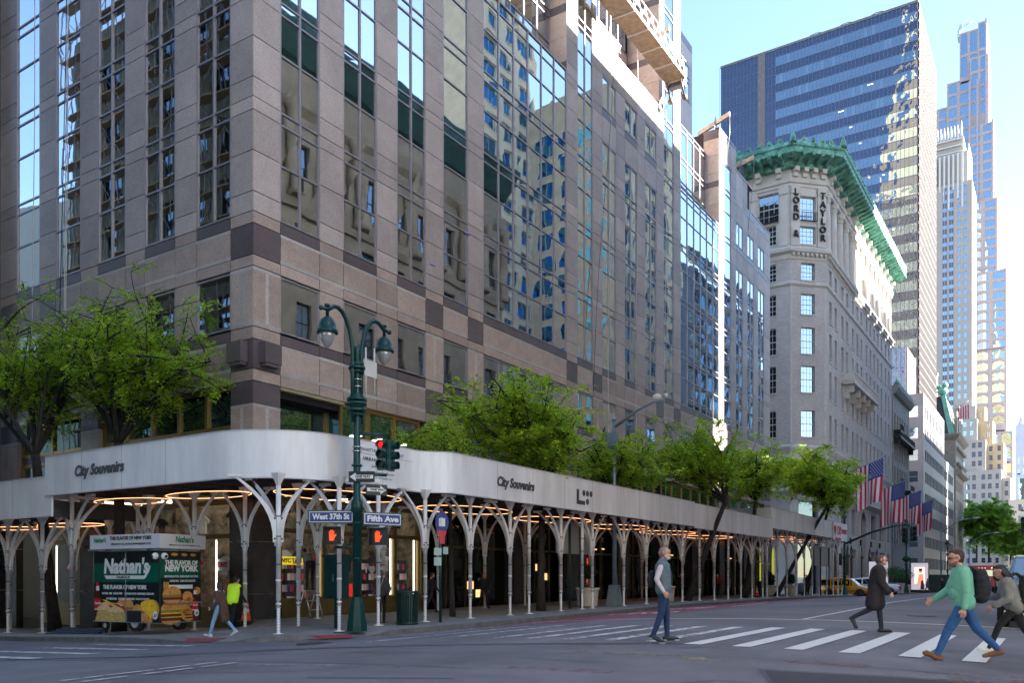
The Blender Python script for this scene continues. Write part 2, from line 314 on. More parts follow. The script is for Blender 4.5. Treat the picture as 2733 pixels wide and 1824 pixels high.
# sidewalks
walk=M('sidewalk concrete',(.22,.225,.235),.85,var=.2,scale=.9,bump=.003,bscale=30,detail=8)
kerbm=M('granite kerb',(.15,.145,.14),.7,var=.3,scale=3,bump=.004,bscale=20)
ramp=M('red tactile ramp',(.32,.05,.07),.7,var=.2,scale=14,bump=.006,bscale=40)
def sidewalk(outer,inner,rampf=None,name='sidewalk'):
    a=MB(); k=MB(); n=len(outer)
    def top(i):
        x,y=outer[i]; r=rampf(i) if rampf else 1; return road(x,y)+.15*r+.012*(1-r)
    for i in range(n-1):
        o0=V(*outer[i],top(i)); o1=V(*outer[i+1],top(i+1)); i0=V(*inner[i],0); i1=V(*inner[i+1],0)
        def lvl(o,i_): return V(i_.x,i_.y,road(o.x,o.y)+.19)
        I0=lvl(o0,i0); I1=lvl(o1,i1)
        def at(o,I,d):
            D=V(I.x-o.x,I.y-o.y,0); l=D.length; return o if l<1e-6 else o+(I-o)*min(1,d/l)
        k0=at(o0,I0,.17); k1=at(o1,I1,.17); m0=at(o0,I0,1.6); m1=at(o1,I1,1.6); m0.z=max(m0.z,road(o0.x,o0.y)+.16); m1.z=max(m1.z,road(o1.x,o1.y)+.16)
        a.quad(k0,k1,m1,m0); a.quad(m0,m1,I1,I0)
        k.quad(o0,o1,k1,k0); k.quad(V(o0.x,o0.y,road(o0.x,o0.y)-.05),V(o1.x,o1.y,road(o1.x,o1.y)-.05),o1,o0)
    s_=a.build(name,walk,kind='structure'); kk=k.build('kerb',kerbm,kind='structure'); return s_
o=[];i_=[]
for y in [800,400,240,184]: pass
# block NW of the crossing
for y in [83.0]+lin(81.5,18.3,26): o.append((KX,y)); i_.append((BX,max(y,BY)))
for k in range(1,9):
    t=R(90*k/8); o.append((KX-4+4*math.cos(t),18.3-4*math.sin(t) if True else 0)); i_.append((BX,BY))
for x in lin(-20.5,-60,16)+[-90,-200]: o.append((x,14.3)); i_.append((min(x,BX),BY))
N0=27
sidewalk(o,i_,lambda i:{28:.3,29:0,30:.1,31:1,33:.2,34:0,35:0,36:.5}.get(i,1))
for (px,py,ang,w1,l1) in [(-16.75,16.1,35,1.9,.62),(-19.9,14.65,4,1.7,.6)]:
    rb=MB(); c_,s_=math.cos(R(ang)),math.sin(R(ang)); z=road(px,py)+.06
    mkp=[(-w1/2,-l1/2),(w1/2,-l1/2),(w1/2,l1/2),(-w1/2,l1/2)]
    zz=[.035,.035,.10,.10]
    rb.quad(*[(px+a*c_-b*s_,py+a*s_+b*c_,road(px+a*c_-b*s_,py+a*s_+b*c_)+q) for (a,b),q in zip(mkp,zz)]); rb.build('kerb_ramp',ramp,kind='structure')
# other blocks
def block(x0,x1,y0,y1,bx,by0,by1,name='sidewalk'):
    o=[];ii=[]
    for y in lin(y1,y0+3,12): o.append((x0,y)); ii.append((bx,min(max(y,by0),by1)))
    sg=1 if x1>x0 else -1
    for k in range(1,5):
        t=R(90*k/4); o.append((x0+sg*3*(1-math.cos(t)),y0+3-3*math.sin(t))); ii.append((bx,by0))
    for x in lin(x0+sg*4,x1,8): o.append((x,y0)); ii.append((max(x,bx) if sg>0 else min(x,bx),by0))
    sidewalk(o,ii)
block(KX,-120,96.5,166,BX,99.4,166); block(KX,-120,184,246,BX,187,246); block(KX,-120,262,330,BX-20,268,330); block(KX,-120,345,420,BX-20,348,420); block(KX,-120,470,800,BX,474,800)
block(KE,120,18.5,81,8.3,22,81); block(KE,120,96.5,166,8.3,99.5,166); block(KE,120,184,420,8.3,187,420)
#SECTION2
# ---------------------------------------------------------------- corner tower of granite and mirror glass
FE=Fr((BX,0,0),(0,1,0),(1,0,0)); FS=Fr((0,BY,0),(-1,0,0),(0,-1,0))
bld=thing('office_building','grey granite office building with tall mirror window bays above the white sidewalk shed','building',(BX,BY,road(BX,BY)))
stone=MB(); ST=[greyst,pinkst,darkst,lightst,basest,joint]      # 0 grey 1 pink 2 plum 3 strip 4 base 5 joint
TOP=58.
def floors(h0,h1):
    """panel joints between h0 and h1 (dark floor line, then .45, .67, 1.39, 1.39)"""
    js=[]; F=15.89-3.89
    while F<h1:
        for q in (0,.45,1.12,2.51):
            if h0+.05<F+q<h1-.05 and F+q>12.6: js.append(F+q)
        F+=3.89
    return js
def panels(F,u0,u1,hs,mi,d=0,g=.03):
    for a,b in zip(hs,hs[1:]): F.box(stone,u0+g/2,u1-g/2,a+g/2,b-g/2,d-.3,d,mi)
def pier(F,u0,u1,top,d=0,lo=12.44,dark=False,base=True,mi=0,bot=None):
    hs=[lo]+floors(lo,top)+[top]; panels(F,u0,u1,hs,mi,d)
    if not base: return
    panels(F,u0,u1,[12.03,12.44],1,d)
    if dark: panels(F,u0,u1,[10.96,12.03],2,d); panels(F,u0,u1,[10.58,10.96],1,d)
    else:
        panels(F,u0,u1,[10.58,11.10],1,d); panels(F,u0,u1,[11.10,11.94],1,d); F.box(stone,u0,u1,10.98,11.10,d-.3,d+.003,3); F.box(stone,u0,u1,11.93,12.03,d-.3,d+.003,3)
    panels(F,u0,u1,[8.52,10.58],1,d)
    um=(u0+u1)/2
    if dark:
        F.box(stone,um-.07,um+.07,8.7,10.5,d-.1,d+.003,3); F.box(stone,u0,u1,10.44,10.56,d-.1,d+.004,3); F.box(stone,u0,u1,8.6,8.72,d-.1,d+.004,3)
        panels(F,u0,u1,[8.1,8.52],1,d); panels(F,u0,u1,[7.08,8.1],2,d); panels(F,u0,u1,[6.67,7.08],1,d)
    else:
        panels(F,u0,u1,[8.13,8.52],2,d); panels(F,u0,u1,[6.67,7.08,8.03],1,d); F.box(stone,u0,u1,8.02,8.13,d-.3,d+.003,3); F.box(stone,u0,u1,7.08,7.2,d-.3,d+.003,3)
    if bot is not None:
        panels(F,u0,u1,[5.91,6.67],2,d); panels(F,u0,u1,[4.2,5.91],1,d); F.box(stone,um-.07,um+.07,4.2,5.85,d-.1,d+.003,3); F.box(stone,u0,u1,5.8,5.9,d-.1,d+.004,3)
        panels(F,u0-.03,u1+.03,[bot,-.6,1.2,2.9,4.2],4,d+.03)
def under(F,u0,u1,d=0):
    """stone below a window strip down to the shop front head"""
    panels(F,u0,u1,[12.03,12.44],2,d); panels(F,u0,u1,[10.98,12.03],1,d); panels(F,u0,u1,[10.58,10.98],1,d)
    F.box(stone,u0,u1,11.92,12.02,d-.1,d+.003,3); F.box(stone,u0,u1,10.98,11.1,d-.1,d+.003,3)
    panels(F,u0,u1,[8.13,8.5],2,d); panels(F,u0,u1,[7.14,8.13],1,d); panels(F,u0,u1,[6.67,7.14],1,d); F.box(stone,u0,u1,8.02,8.12,d-.1,d+.003,3); F.box(stone,u0,u1,7.08,7.2,d-.1,d+.003,3)
wn=0
def strip_window(F,u0,u1,h0,h1,d=-.06,mull=1,par=None,name='window',extra=()):
    """one vertical bay: panes with tiny tilts, aluminium grid as a sub-part"""
    g=MB(); fr=MB(); us=[u0+(u1-u0)*i/(mull+1) for i in range(mull+2)]
    hs=[h0]; Fk=12.0
    if h0>12: hs=[h0]+sorted(x for k in range(-1,14) for x in (12.0+3.89*k,12.43+3.89*k,14.44+3.89*k) if h0+.3<x<h1-.3)+[h1]
    else: hs=[h0,h1]
    rr=random.Random(int(u0*100+h0*7))
    for i in range(mull+1):
        for a,b in zip(hs,hs[1:]):
            t=lambda:rr.uniform(-.0035,.0035)
            g.quad(F.p(us[i],a,d+t()),F.p(us[i+1],a,d+t()),F.p(us[i+1],b,d+t()),F.p(us[i],b,d+t()))
    w_=g.build(name,mglass,par)
    for i,u in enumerate(us):
        e=.04 if 0<i<len(us)-1 else .05; F.box(fr,u-e,u+e,h0,h1,d-.05,d+.05)
    for k,hh in enumerate(hs): F.box(fr,u0,u1,hh-.03,hh+.03,d-.05,d+.045)
    f_=fr.build('frame',alu,w_); return w_
# window bays on the avenue
WS=20.3; MOD=3.1
def bay(k): return (WS+MOD*k,WS+MOD*k+1.86)
piers=[]; prev=BY
tall=60
# big dark core volumes behind the cladding
core=MB()
def vol(y0,y1,top,x=BX-.32,xb=-60): core.box(xb,y0,-2.5,x,y1,top,0)
core.box(-60,BY+.3,6.4,BX-.3,32.65,TOP); core.box(-60,32.65,6.4,BX-.3,40.7,28.0); core.box(-60,32.65,28.0,BX-1.3,40.7,TOP)
core.box(-60,40.85,6.4,BX-.3,44.9,TOP); core.box(-60,44.9,6.4,BX-.3,52.9,32.0); core.box(-60,44.9,32,BX-2.4,52.9,TOP); core.box(-60,53.75,6.4,BX-.3,57.4,TOP); core.box(-60,52.9,6.4,BX-.3,53.75,32.0)
core.box(-60,57.4,6.4,BX-.3,65.6,28.1); core.box(-60,57.4,28.1,BX-1.4,65.6,34.1); core.box(-60,57.4,34.1,-27.3,68,TOP); core.box(-60,68,20,-27.3,71,46.6)
core.box(-60,65.8,6.4,BX-.3,69.8,36.0); core.box(-60,69.8,6.4,BX-.3,74.5,34.3); core.box(-60,74.5,6.4,BX-.3,79.9,32.2)
core.build('core_wall',joint,bld)
darkp={0,3,4,7,8,11,12,15,16}
edges=[]
W_END={}
for k in range(19):
    a,b=bay(k)
    if 4<=k<=6 or 12<=k<=14: continue
    top={0:TOP,1:TOP,2:TOP,3:TOP,7:TOP,8:26.1,9:26.1,10:26.1,11:TOP,15:33.8,16:26.1,17:26.1,18:26.1}[k]
    strip_window(FE,a,b,12.5,top,par=bld,mull=1 if k not in (3,11,15) else 0)
    strip_window(FE,a,b,8.6,10.5,par=bld,mull=0)
    under(FE,a,b)
    if top==26.1:
        pt={8:32.1,9:32.1,10:32.1,16:34.4,17:32.3,18:32.3}[k]
        panels(FE,a,b,[26.15,27.65],0); panels(FE,a,b,[27.65,28.1],2); strip_window(FE,a,b,28.2,30.05,par=bld); panels(FE,a,b,[30.1,31.6],0); panels(FE,a,b,[31.6,pt],2 if pt<33 else 0)
    elif k==15: panels(FE,a,b,[33.9,35.6],0); panels(FE,a,b,[35.6,36.1],2)
# glass walls spanning three bays
for (k0,k1,lo,up) in ((4,6,28.15,TOP),(12,14,28.3,34.3)):
    a=bay(k0)[0]; b=bay(k1)[1]+(.15 if k0==12 else 0)
    strip_window(FE,a,b,12.5,lo,mull=5 if k0==4 else 5,par=bld,name='glass_wall'); strip_window(FE,a,b,8.6,10.5,mull=5,par=bld); under(FE,a,b)
    strip_window(FE,a,b,lo+.05,up,d=-1.15,mull=5,par=bld,name='glass_wall'); FE.box(stone,a,b,lo-.05,lo+.05,-1.2,-.0,3)
# piers
def pu(k): return (bay(k)[1],bay(k+1)[0])
pier(FE,BY+.004,bay(0)[0],TOP,dark=True,bot=-1.75)
tops={0:TOP,1:TOP,2:TOP,3:TOP,6:TOP,7:TOP,8:32.1,9:32.1,10:TOP,11:TOP,14:36.1,15:36.1,16:34.4,17:32.3}
bots={2,6,10,14}
for k,tp in tops.items():
    a,b=pu(k)
    if k==3: b=bay(4)[0]
    if k==14: a+=.15
    if k==7: 
        pier(FE,a,b,32.1,dark=True); pier(FE,a,a+.45,TOP,lo=32.1,base=False); continue
    if k==10:
        pier(FE,a,b,32.1,dark=True); pier(FE,b-.7,b,TOP,lo=32.1,base=False); continue
    pier(FE,a,b,tp,dark=(k in (2,3,6,10,11,14,15)),bot=-1.6 if k in bots else None)
pier(FE,bay(18)[1],79.9,32.3,dark=True,bot=-1.6)
# side faces of the projecting piers (south faces that show above the set-backs)
def cheek(y,x0,x1,h0,h1):
    Fq=Fr((0,y,0),(-1,0,0),(0,-1,0)); hs=[h0]+floors(h0,h1)+[h1]
    for a,b in zip(hs,hs[1:]): Fq.box(stone,-x1,-x0,a+.01,b-.01,-.25,.0,2 if b-a<.5 else 1)  # rose granite paints brown shade onto the sides of the grey piers
cheek(bay(6)[1],BX-1.2,BX-.02,28.2,TOP); cheek(bay(10)[1]+.5,BX-2.4,BX-.02,32.2,TOP); cheek(bay(14)[1]+.15,BX-1.3,BX-.02,28.4,36.1)
# recessed wall and parapets above the third step
Fr2=Fr((BX-2.3,0,0),(0,1,0),(1,0,0)); panels(Fr2,44.6,53.4,[32.2,34.6,36.2],0); 
for k in range(3): strip_window(Fr2,45.2+k*2.8,47.4+k*2.8,36.4,TOP,d=-.02,mull=1,par=bld)
panels(Fr2,44.6,53.4,[36.2,36.4],2)
Fr3=Fr((-27.2,0,0),(0,1,0),(1,0,0)); panels(Fr3,57,68,[34.2,38.0,41.5,45.0,48.5,52,56,TOP],0); panels(Fr3,68,71,[34.2,38.0,41.5,45,46.2],0); panels(Fr3,66.7,71,[46.2,46.9],2)
for h in (35.6,41.6): strip_window(Fr3,68.2,70.2,h,h+3.0,d=.02,par=bld)
FE.box(stone,BY+.35,79.9,6.35,6.67,-1.1,-.31,5)
# avenue parapet caps
for (a,b,h) in ((bay(8)[0]-1.2,bay(10)[1]+.5,32.1),(65.6,69.8,36.1),(69.8,74.5,34.4),(74.5,79.95,32.3)): cap=MB(); FE.box(cap,a,b,h,h+.09,-.35,.04); cap.build('parapet_cap',alu,bld)
# side street front
pier(FS,-BX+.004,24.07,TOP,dark=True,bot=-1.8)
FSk=[(24.07,25.93),(27.17,29.03),(30.27,32.13),(33.37,35.23),(36.5,38.4)]
for i,(a,b) in enumerate(FSk):
    strip_window(FS,a,b,12.5,TOP,par=bld,mull=1 if i<3 else 0); under(FS,a,b); strip_window(FS,a,b,8.6,10.5,par=bld,mull=0)
    e=FSk[i+1][0] if i<4 else 39.8
    pier(FS,b,e,TOP,dark=i in (3,4),bot=-2.4 if i in (2,4) else None)
FS.box(stone,-BX+.35,39.8,6.35,6.67,-1.1,-.31,5)
stone.build('granite_wall',ST,bld)
# bronze shop-front glazing above the shed, with lit offices behind
officegl=glassmat('shopfront glass',(.45,.6,.58),(.03,.05,.05),.45,.004,.6)
litroom=M('lit room wall',(.42,.40,.28),.8,emit=.05,var=.2,scale=.6)
lampm=M('ceiling light',(1,.93,.75),emit=1)
def upperfront(F,u0,u1,d,n,par=bld):
    g=MB(); f=MB()
    F.box(g,u0,u1,3.4,6.66,d-.02,d,0)
    sf=g.build('shop_glazing',officegl,par)
    for i in range(n+1):
        u=u0+(u1-u0)*i/n; F.box(f,u-.07,u+.07,3.4,6.66,d,d+.09)
    for h in (6.58,5.25,4.82): F.box(f,u0,u1,h-.06,h+.06,d,d+.08)
    fr_=f.build('frame',bronze,sf); b=MB(); F.box(b,u0,u1,4.89,5.18,d-.01,d+.06); b.build('spandrel',darkst,sf)
    return sf
upperfront(FE,20.3,23.45,-1.0,1); upperfront(FE,23.45,28.1,-.25,3); s_=MB(); s_.quad((BX-.25,23.45,3.4),(BX-1.0,23.45,3.4),(BX-1.0,23.45,6.66),(BX-.25,23.45,6.66)); s_.build('return_glazing',officegl,bld)
upperfront(FE,29.5,40.7,-.25,6); upperfront(FE,41.9,53.1,-.25,6); upperfront(FE,54.4,65.6,-.25,6); upperfront(FE,66.9,79.0,-.25,6)
upperfront(FS,24.07,32.1,-.3,5); upperfront(FS,33.4,38.4,-.3,2)
so=MB(); so.box(BX-1.05,20.3,6.55,BX,23.45,6.66); so.build('soffit',M('soffit plaster',(.30,.25,.15),.8),bld)
lm=MB()
for (u,h) in ((21.4,6.54),(22.6,6.54)): lm.lathe([(.13,0),(.13,.02)],(BX-.55,u,h-.0),12)
for u in (24.3,25.6,27,31,33.5,36): 
    lm.box(BX-.22,u-.22,5.55,BX-.17,u+.22,5.66) if False else lm.lathe([(.16,0),(.12,.05)],(BX-.11,u,5.5),10)
lm.build('downlight',lampm,bld)
for (F_,u) in ((FS,23.5),(FE,19.7)):
    b=MB(); F_.box(b,u-.36,u+.36,7.3,8.0,.03,.34); F_.box(b,u-.3,u+.3,7.2,7.3,.05,.3); o_=b.build('floodlight_box',darkst,bld)
FS2=MB(); FS.box(FS2,36.9,37.5,6.0,6.7,.03,.34); FS2.build('floodlight_box',darkst,bld)
# street-level shop: dark piers, lit windows, lobby
shopf=MB(); shin=MB(); warm=M('shop light strip',(1,.95,.82),emit=.42); 
clear=bpy.data.materials.new('clear shop glass'); clear.use_nodes=True; _n=clear.node_tree; _n.nodes.clear(); _t=_n.nodes.new('ShaderNodeBsdfTransparent'); _g=_n.nodes.new('ShaderNodeBsdfGlossy'); _g.inputs['Roughness'].default_value=.02; _m=_n.nodes.new('ShaderNodeMixShader'); _m.inputs[0].default_value=.07; _o=_n.nodes.new('ShaderNodeOutputMaterial'); _n.links.new(_t.outputs[0],_m.inputs[1]); _n.links.new(_g.outputs[0],_m.inputs[2]); _n.links.new(_m.outputs[0],_o.inputs[0])
room=MB()
room.box(BX-5,BY+.4,-1.95,BX-4.8,29,4.2); room.box(BX-5,28.6,-1.95,BX-.3,28.8,4.2); room.box(-39,BY+4.4,-2.6,BX-5,BY+4.6,4.2)
room.build('shop_back_wall',M('shop back wall',(.16,.13,.09),.8,var=.7,scale=2.2,col2=(.26,.22,.15)),bld)
fl=MB(); fl.box(BX-5,BY+.3,-1.6,BX-.2,28.8,-1.5); fl.box(-39,BY+.3,-1.9,BX-5,BY+4.5,-1.8); fl.build('shop_floor',M('shop floor',(.25,.22,.18),.4),bld)
cl=MB(); cl.box(BX-5,BY+.3,3.35,BX-.25,79,3.45); cl.box(-39,BY+.3,3.35,BX-5,BY+4.5,3.45); cl.build('shop_ceiling',M('shop ceiling',(.25,.23,.18),.8),bld)
lp=MB()
for i in range(5): lp.box(BX-3.6,20.2+i*1.75,3.2,BX-1.0,20.3+i*1.75,3.3)
for i in range(6): lp.box(-37+i*2.2,BY+.9,3.2,-36.9+i*2.2,BY+3.6,3.3)
lp.build('shop_light_tube',warm,bld)
ef=MB()                                                         # edge light tubes of the display windows
for u in (20.5,22.35,22.65,24.3,24.6,26.4,27.9): FE.box(ef,u,u+.035,-.75,1.55,-.32,-.28)
for u in (25.2,27.6,30.1,32.0,35.7): FS.box(ef,u,u+.035,-1.2,1.3,-.32,-.28)
ef.build('shop_light_tube',warm,bld)
gf=MB(); gg=MB()
for (a,b) in ((20.45,22.45),(22.55,24.4),(24.5,26.5),(26.6,28.05)):
    FE.box(gf,a-.05,a+.03,-1.6,3.4,-.3,-.12); FE.box(gf,b-.03,b+.05,-1.6,3.4,-.3,-.12)
    for h in (1.62,2.75): FE.box(gf,a,b,h-.06,h+.1,-.3,-.14)
    FE.box(gf,a,b,-1.6,-.78,-.3,-.1); gg=MB(); gg.quad(FE.p(a,-.78,-.2),FE.p(b,-.78,-.2),FE.p(b,3.3,-.2),FE.p(a,3.3,-.2)); gg.build('shop_pane',clear,bld)
for (a,b) in ((24.1,26.4),(26.5,28.9),(29.0,31.2),(33.4,36.4)):
    FS.box(gf,a-.05,a+.03,-2,3.4,-.3,-.12); FS.box(gf,b-.03,b+.05,-2,3.4,-.3,-.12)
    for h in (1.4,2.6): FS.box(gf,a,b,h-.06,h+.1,-.3,-.14)
    FS.box(gf,a,b,-2,-1.1,-.3,-.1); gg=MB(); gg.quad(FS.p(a,-1.1,-.2),FS.p(b,-1.1,-.2),FS.p(b,3.3,-.2),FS.p(a,3.3,-.2)); gg.build('shop_pane',clear,bld)
FE.box(gf,28.05,29.55,-1.7,4.2,-.29,.03)
gf.build('shop_frame',M('brass shop frame',(.20,.14,.05),.4,.6),bld)
# lobby fronts farther up the avenue: dark glass, brass doors, red displays
lob=MB(); 
FE.box(lob,29.5,78.6,-1.7,3.3,-.62,-.6); lob.build('lobby_wall',glassmat('dark lobby glass',(.25,.25,.22),(.008,.008,.006),.25,.003,.6),bld)
lf=MB()
for i,u in enumerate([30.4+ i*1.55 for i in range(31)]):
    if i%4!=3: FE.box(lf,u,u+.09,-1.6,3.0,-.6,-.5)
FE.box(lf,29.5,78.6,1.3,1.42,-.6,-.52)
lf.build('lobby_frame',M('dull brass',(.16,.13,.045),.4,.6),bld)
for u in (35.4,41.9,47.6,53.6,59.8,65.9,72.2): pl=MB(); FE.box(pl,u,u+1.25,-1.7,3.35,-.6,-.02); pl.build('base_pier',basest,bld)
0
rd=MB()
for u in (44.0,48.9): FE.box(rd,u,u+1.0,-1.2,.4,-.59,-.56); FE.box(rd,u+.2,u+.8,.4,1.1,-.59,-.56)
rd.build('window_display',M('red lit display',(.8,.05,.02),emit=.12,var=.8,scale=3),bld)
lo2=MB()
for (u,h) in ((32.2,-.6),(32.9,-1.0),(38.2,.3),(39.1,-.2),(45,1.6),(46,1.65),(55,.8),(57,1.5),(62,1.2),(68,.5),(70,1.5)): FE.box(lo2,u,u+.5,h,h+.07+.3*(u%1>.1),-.59,-.57)
lo2.build('lobby_lamp',M('dim warm lamp',(1,.62,.25),emit=.12),bld)
# roof rig: window-cleaning platform, outriggers, hanging ropes
gon=thing('work_platform','long suspended white access platform hanging from the granite building','platform',(BX+.9,48,31)); gon.location=(BX+.9,45.4,30.1)
p=MB(); p.box(BX+.35,40.3,34.6,BX+1.75,56.6,34.72,1)
for i in range(9): p.box(BX+.33,40.3+i*2.02,34.52,BX+1.77,40.38+i*2.02,34.6,0)
p.build('deck',[M('platform metal',(.55,.52,.5),.5,.3),M('plywood deck',(.35,.25,.16),.7,var=.25,scale=3)],gon)
for sx,nm in ((BX+.35,'railing'),(BX+1.75,'railing')):
    q=MB()
    for z in (34.75,35.2,35.75): q.tube([(sx,40.3,z),(sx,56.6,z)],.035,6)
    n_=16
    for i in range(n_): 
        y0=40.3+i*16.3/n_; y1=y0+16.3/n_; q.tube([(sx,y0,34.75),(sx,(y0+y1)/2,35.7),(sx,y1,34.75)],.025,5)
    q.build(nm,M('white rail',(.7,.68,.68),.4),gon)
q=MB(); q.box(BX+.5,56.6,34.3,BX+1.6,57.1,35.5); q.tube([(BX+1.1,56.9,35.5),(BX+1.1,56.9,36.6)],.15,8); q.tube([(BX+.5,56.3,34.5),(BX+.5,57.0,33.7)],.08,6); q.tube([(BX+1.5,56.3,34.5),(BX+1.5,57.0,33.7)],.08,6); q.ball((BX+.5,57,33.6),.22,8); q.ball((BX+1.5,57,33.6),.22,8); q.build('hoist_motor',M('dark machinery',(.12,.11,.11),.5,.4,var=.5,scale=5),gon)
def outrigger(x0,y0,z0,x1,y1,z1,label):
    t_=thing('roof_outrigger',label,'beam',(x0,y0,z0)); q=MB(); a=V(x0,y0,z0); b=V(x1,y1,z1); d=(b-a).normalized(); s_=d.cross(V(0,0,1)).normalized()*.12; u_=V(0,0,.18)
    q.hexa([a-s_-u_,b-s_-u_,b+s_-u_,a+s_-u_,a-s_+u_,b-s_+u_,b+s_+u_,a+s_+u_]); q.build('beam',M('rig beam',(.5,.42,.33),.6,var=.2,scale=4),t_)
    q=MB(); m_=a+(b-a)*.55; q.tube([m_+V(0,-.6,-1.4),m_+V(0,0,.5)],.05,6); q.tube([m_+V(0,.6,-1.4),m_+V(0,0,.5)],.05,6); q.tube([m_+V(0,-.6,-.4),m_+V(0,.6,-.4)],.04,6); q.build('stand',M('rig steel',(.2,.2,.32),.5,.5),t_)
    q=MB(); q.tube([b,(b.x,b.y,b.z-1.5),(b.x-.6,b.y+.3,b.z-6)],.02,5); q.build('cable',M('steel cable',(.25,.25,.25),.5,.6),t_)
outrigger(-25.2,67.2,36.9,-22.6,67.4,37.9,'steel outrigger beam on the roof edge of the stepped granite bay')
outrigger(-23.6,53.6,36.6,-22.2,53.7,37.3,'short pale beam jutting out above the suspended platform')
outrigger(-24.2,71.3,35.2,-21.9,71.6,35.9,'low outrigger beam on the far parapet against the green cornice')
rope=M('white rope',(.6,.58,.56),.8); blk=M('dark rope',(.04,.035,.05),.8)
def hang(F,u,h1,h0,m,label,r=.018,du=0):
    q=MB(); pts=[F.p(u+du*t,h1+(h0-h1)*t,.35+.1*math.sin(7*t)) for t in lin(0,1,8)]; q.tube(pts,r,5)
    tag(q.build('hanging_rope',m),label,'rope','ropes hanging down the granite facade')
hang(FS,34.0,TOP,5.5,rope,'white rope on the side street front, left strand of the close pair',du=-.05); hang(FS,33.75,TOP,3.9,rope,'white rope on the side street front, right strand of the close pair',du=.15)
hang(FS,36.4,TOP,7,rope,'thin white rope beside the second sky-blue window column')
hang(FS,33.3,TOP,10,blk,'black rope slanting behind the left tree',du=.9)
hang(FE,45.35,34,3.5,rope,'white rope down the avenue front above the street light arm'); hang(FE,49.3,34.5,3.4,rope,'white rope just left of the lamp arm tip'); hang(FE,53.9,34,3.4,rope,'rightmost white rope below the platform'); hang(FE,46.2,34,9,blk,'thin dark rope slanting across the granite piers',r=.014,du=-3.2)
tape=MB()
for (u,h) in ((29.0,13.55),(31.3,12.35),(31.6,15.8),(37.7,12.3),(39.0,12.3),(40.3,12.35),(42.3,12.4),(43.2,15.9)): FE.box(tape,u-.35,u,h,h+.06,.001,.012)
tape.build('blue_tape',M('blue masking tape',(.03,.12,.6),.6),bld)
# ---------------------------------------------------------------- sidewalk sheds
def swz(x,y):
    """sidewalk level"""
    if x>-22.9 and y>18.3: return road(KX,y)+.15+.02
    return road(max(min(x,KX),-200),max(y,14.3))+.16
fasc=M('white shed panel',(.78,.78,.81),.42,var=.16,scale=.9,detail=9,stretch=(1,1,.18),bump=.003,bscale=1.2)
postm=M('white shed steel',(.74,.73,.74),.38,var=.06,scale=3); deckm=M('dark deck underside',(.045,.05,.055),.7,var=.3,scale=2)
ringm=M('ring light',(1,.42,.18),emit=.36); inkm=M('dark grey lettering',(.07,.07,.085),.6); paleink=M('grey print',(.22,.22,.26),.6)
def fascia(par,path,h0,h1,th=.07):
    """panels along a polyline of (x,y); thin lips top and bottom; seams"""
    f=MB(); lip=MB()
    for (a,b) in zip(path,path[1:]):
        A=V(*a,0); B=V(*b,0); d=(B-A); L_=d.length; d.normalize(); n=V(d.y,-d.x,0)
        for p,q in ((A,B),):
            f.hexa([(p.x,p.y,h0),(q.x,q.y,h0),(q.x-n.x*th,q.y-n.y*th,h0),(p.x-n.x*th,p.y-n.y*th,h0),(p.x,p.y,h1),(q.x,q.y,h1),(q.x-n.x*th,q.y-n.y*th,h1),(p.x-n.x*th,p.y-n.y*th,h1)])
            for hh in (h0,h1-.03): 
                e=.02; lip.hexa([(p.x+n.x*e,p.y+n.y*e,hh),(q.x+n.x*e,q.y+n.y*e,hh),(q.x+n.x*.002,q.y+n.y*.002,hh),(p.x+n.x*.002,p.y+n.y*.002,hh),(p.x+n.x*e,p.y+n.y*e,hh+.03),(q.x+n.x*e,q.y+n.y*e,hh+.03),(q.x+n.x*.002,q.y+n.y*.002,hh+.03),(p.x+n.x*.002,p.y+n.y*.002,hh+.03)])
            k=max(0,int(L_/2.44)); seam=M('panel seam',(.30,.30,.33),.6)
            for i in range(1,k+1):
                if L_<2: break
                s=p+d*(L_*i/(k+1)); c=MB
                e=.003; sm_.hexa([(s.x-d.x*.006+n.x*e,s.y-d.y*.006+n.y*e,h0+.03),(s.x+d.x*.006+n.x*e,s.y+d.y*.006+n.y*e,h0+.03),(s.x+d.x*.006,s.y+d.y*.006,h0+.03),(s.x-d.x*.006,s.y-d.y*.006,h0+.03),(s.x-d.x*.006+n.x*e,s.y-d.y*.006+n.y*e,h1-.03),(s.x+d.x*.006+n.x*e,s.y+d.y*.006+n.y*e,h1-.03),(s.x+d.x*.006,s.y+d.y*.006,h1-.03),(s.x-d.x*.006,s.y-d.y*.006,h1-.03)])
    o=f.build('fascia_panel',fasc,par); lip.build('lip',M('shed trim',(.5,.5,.53),.4),o); return o
POSTC={}
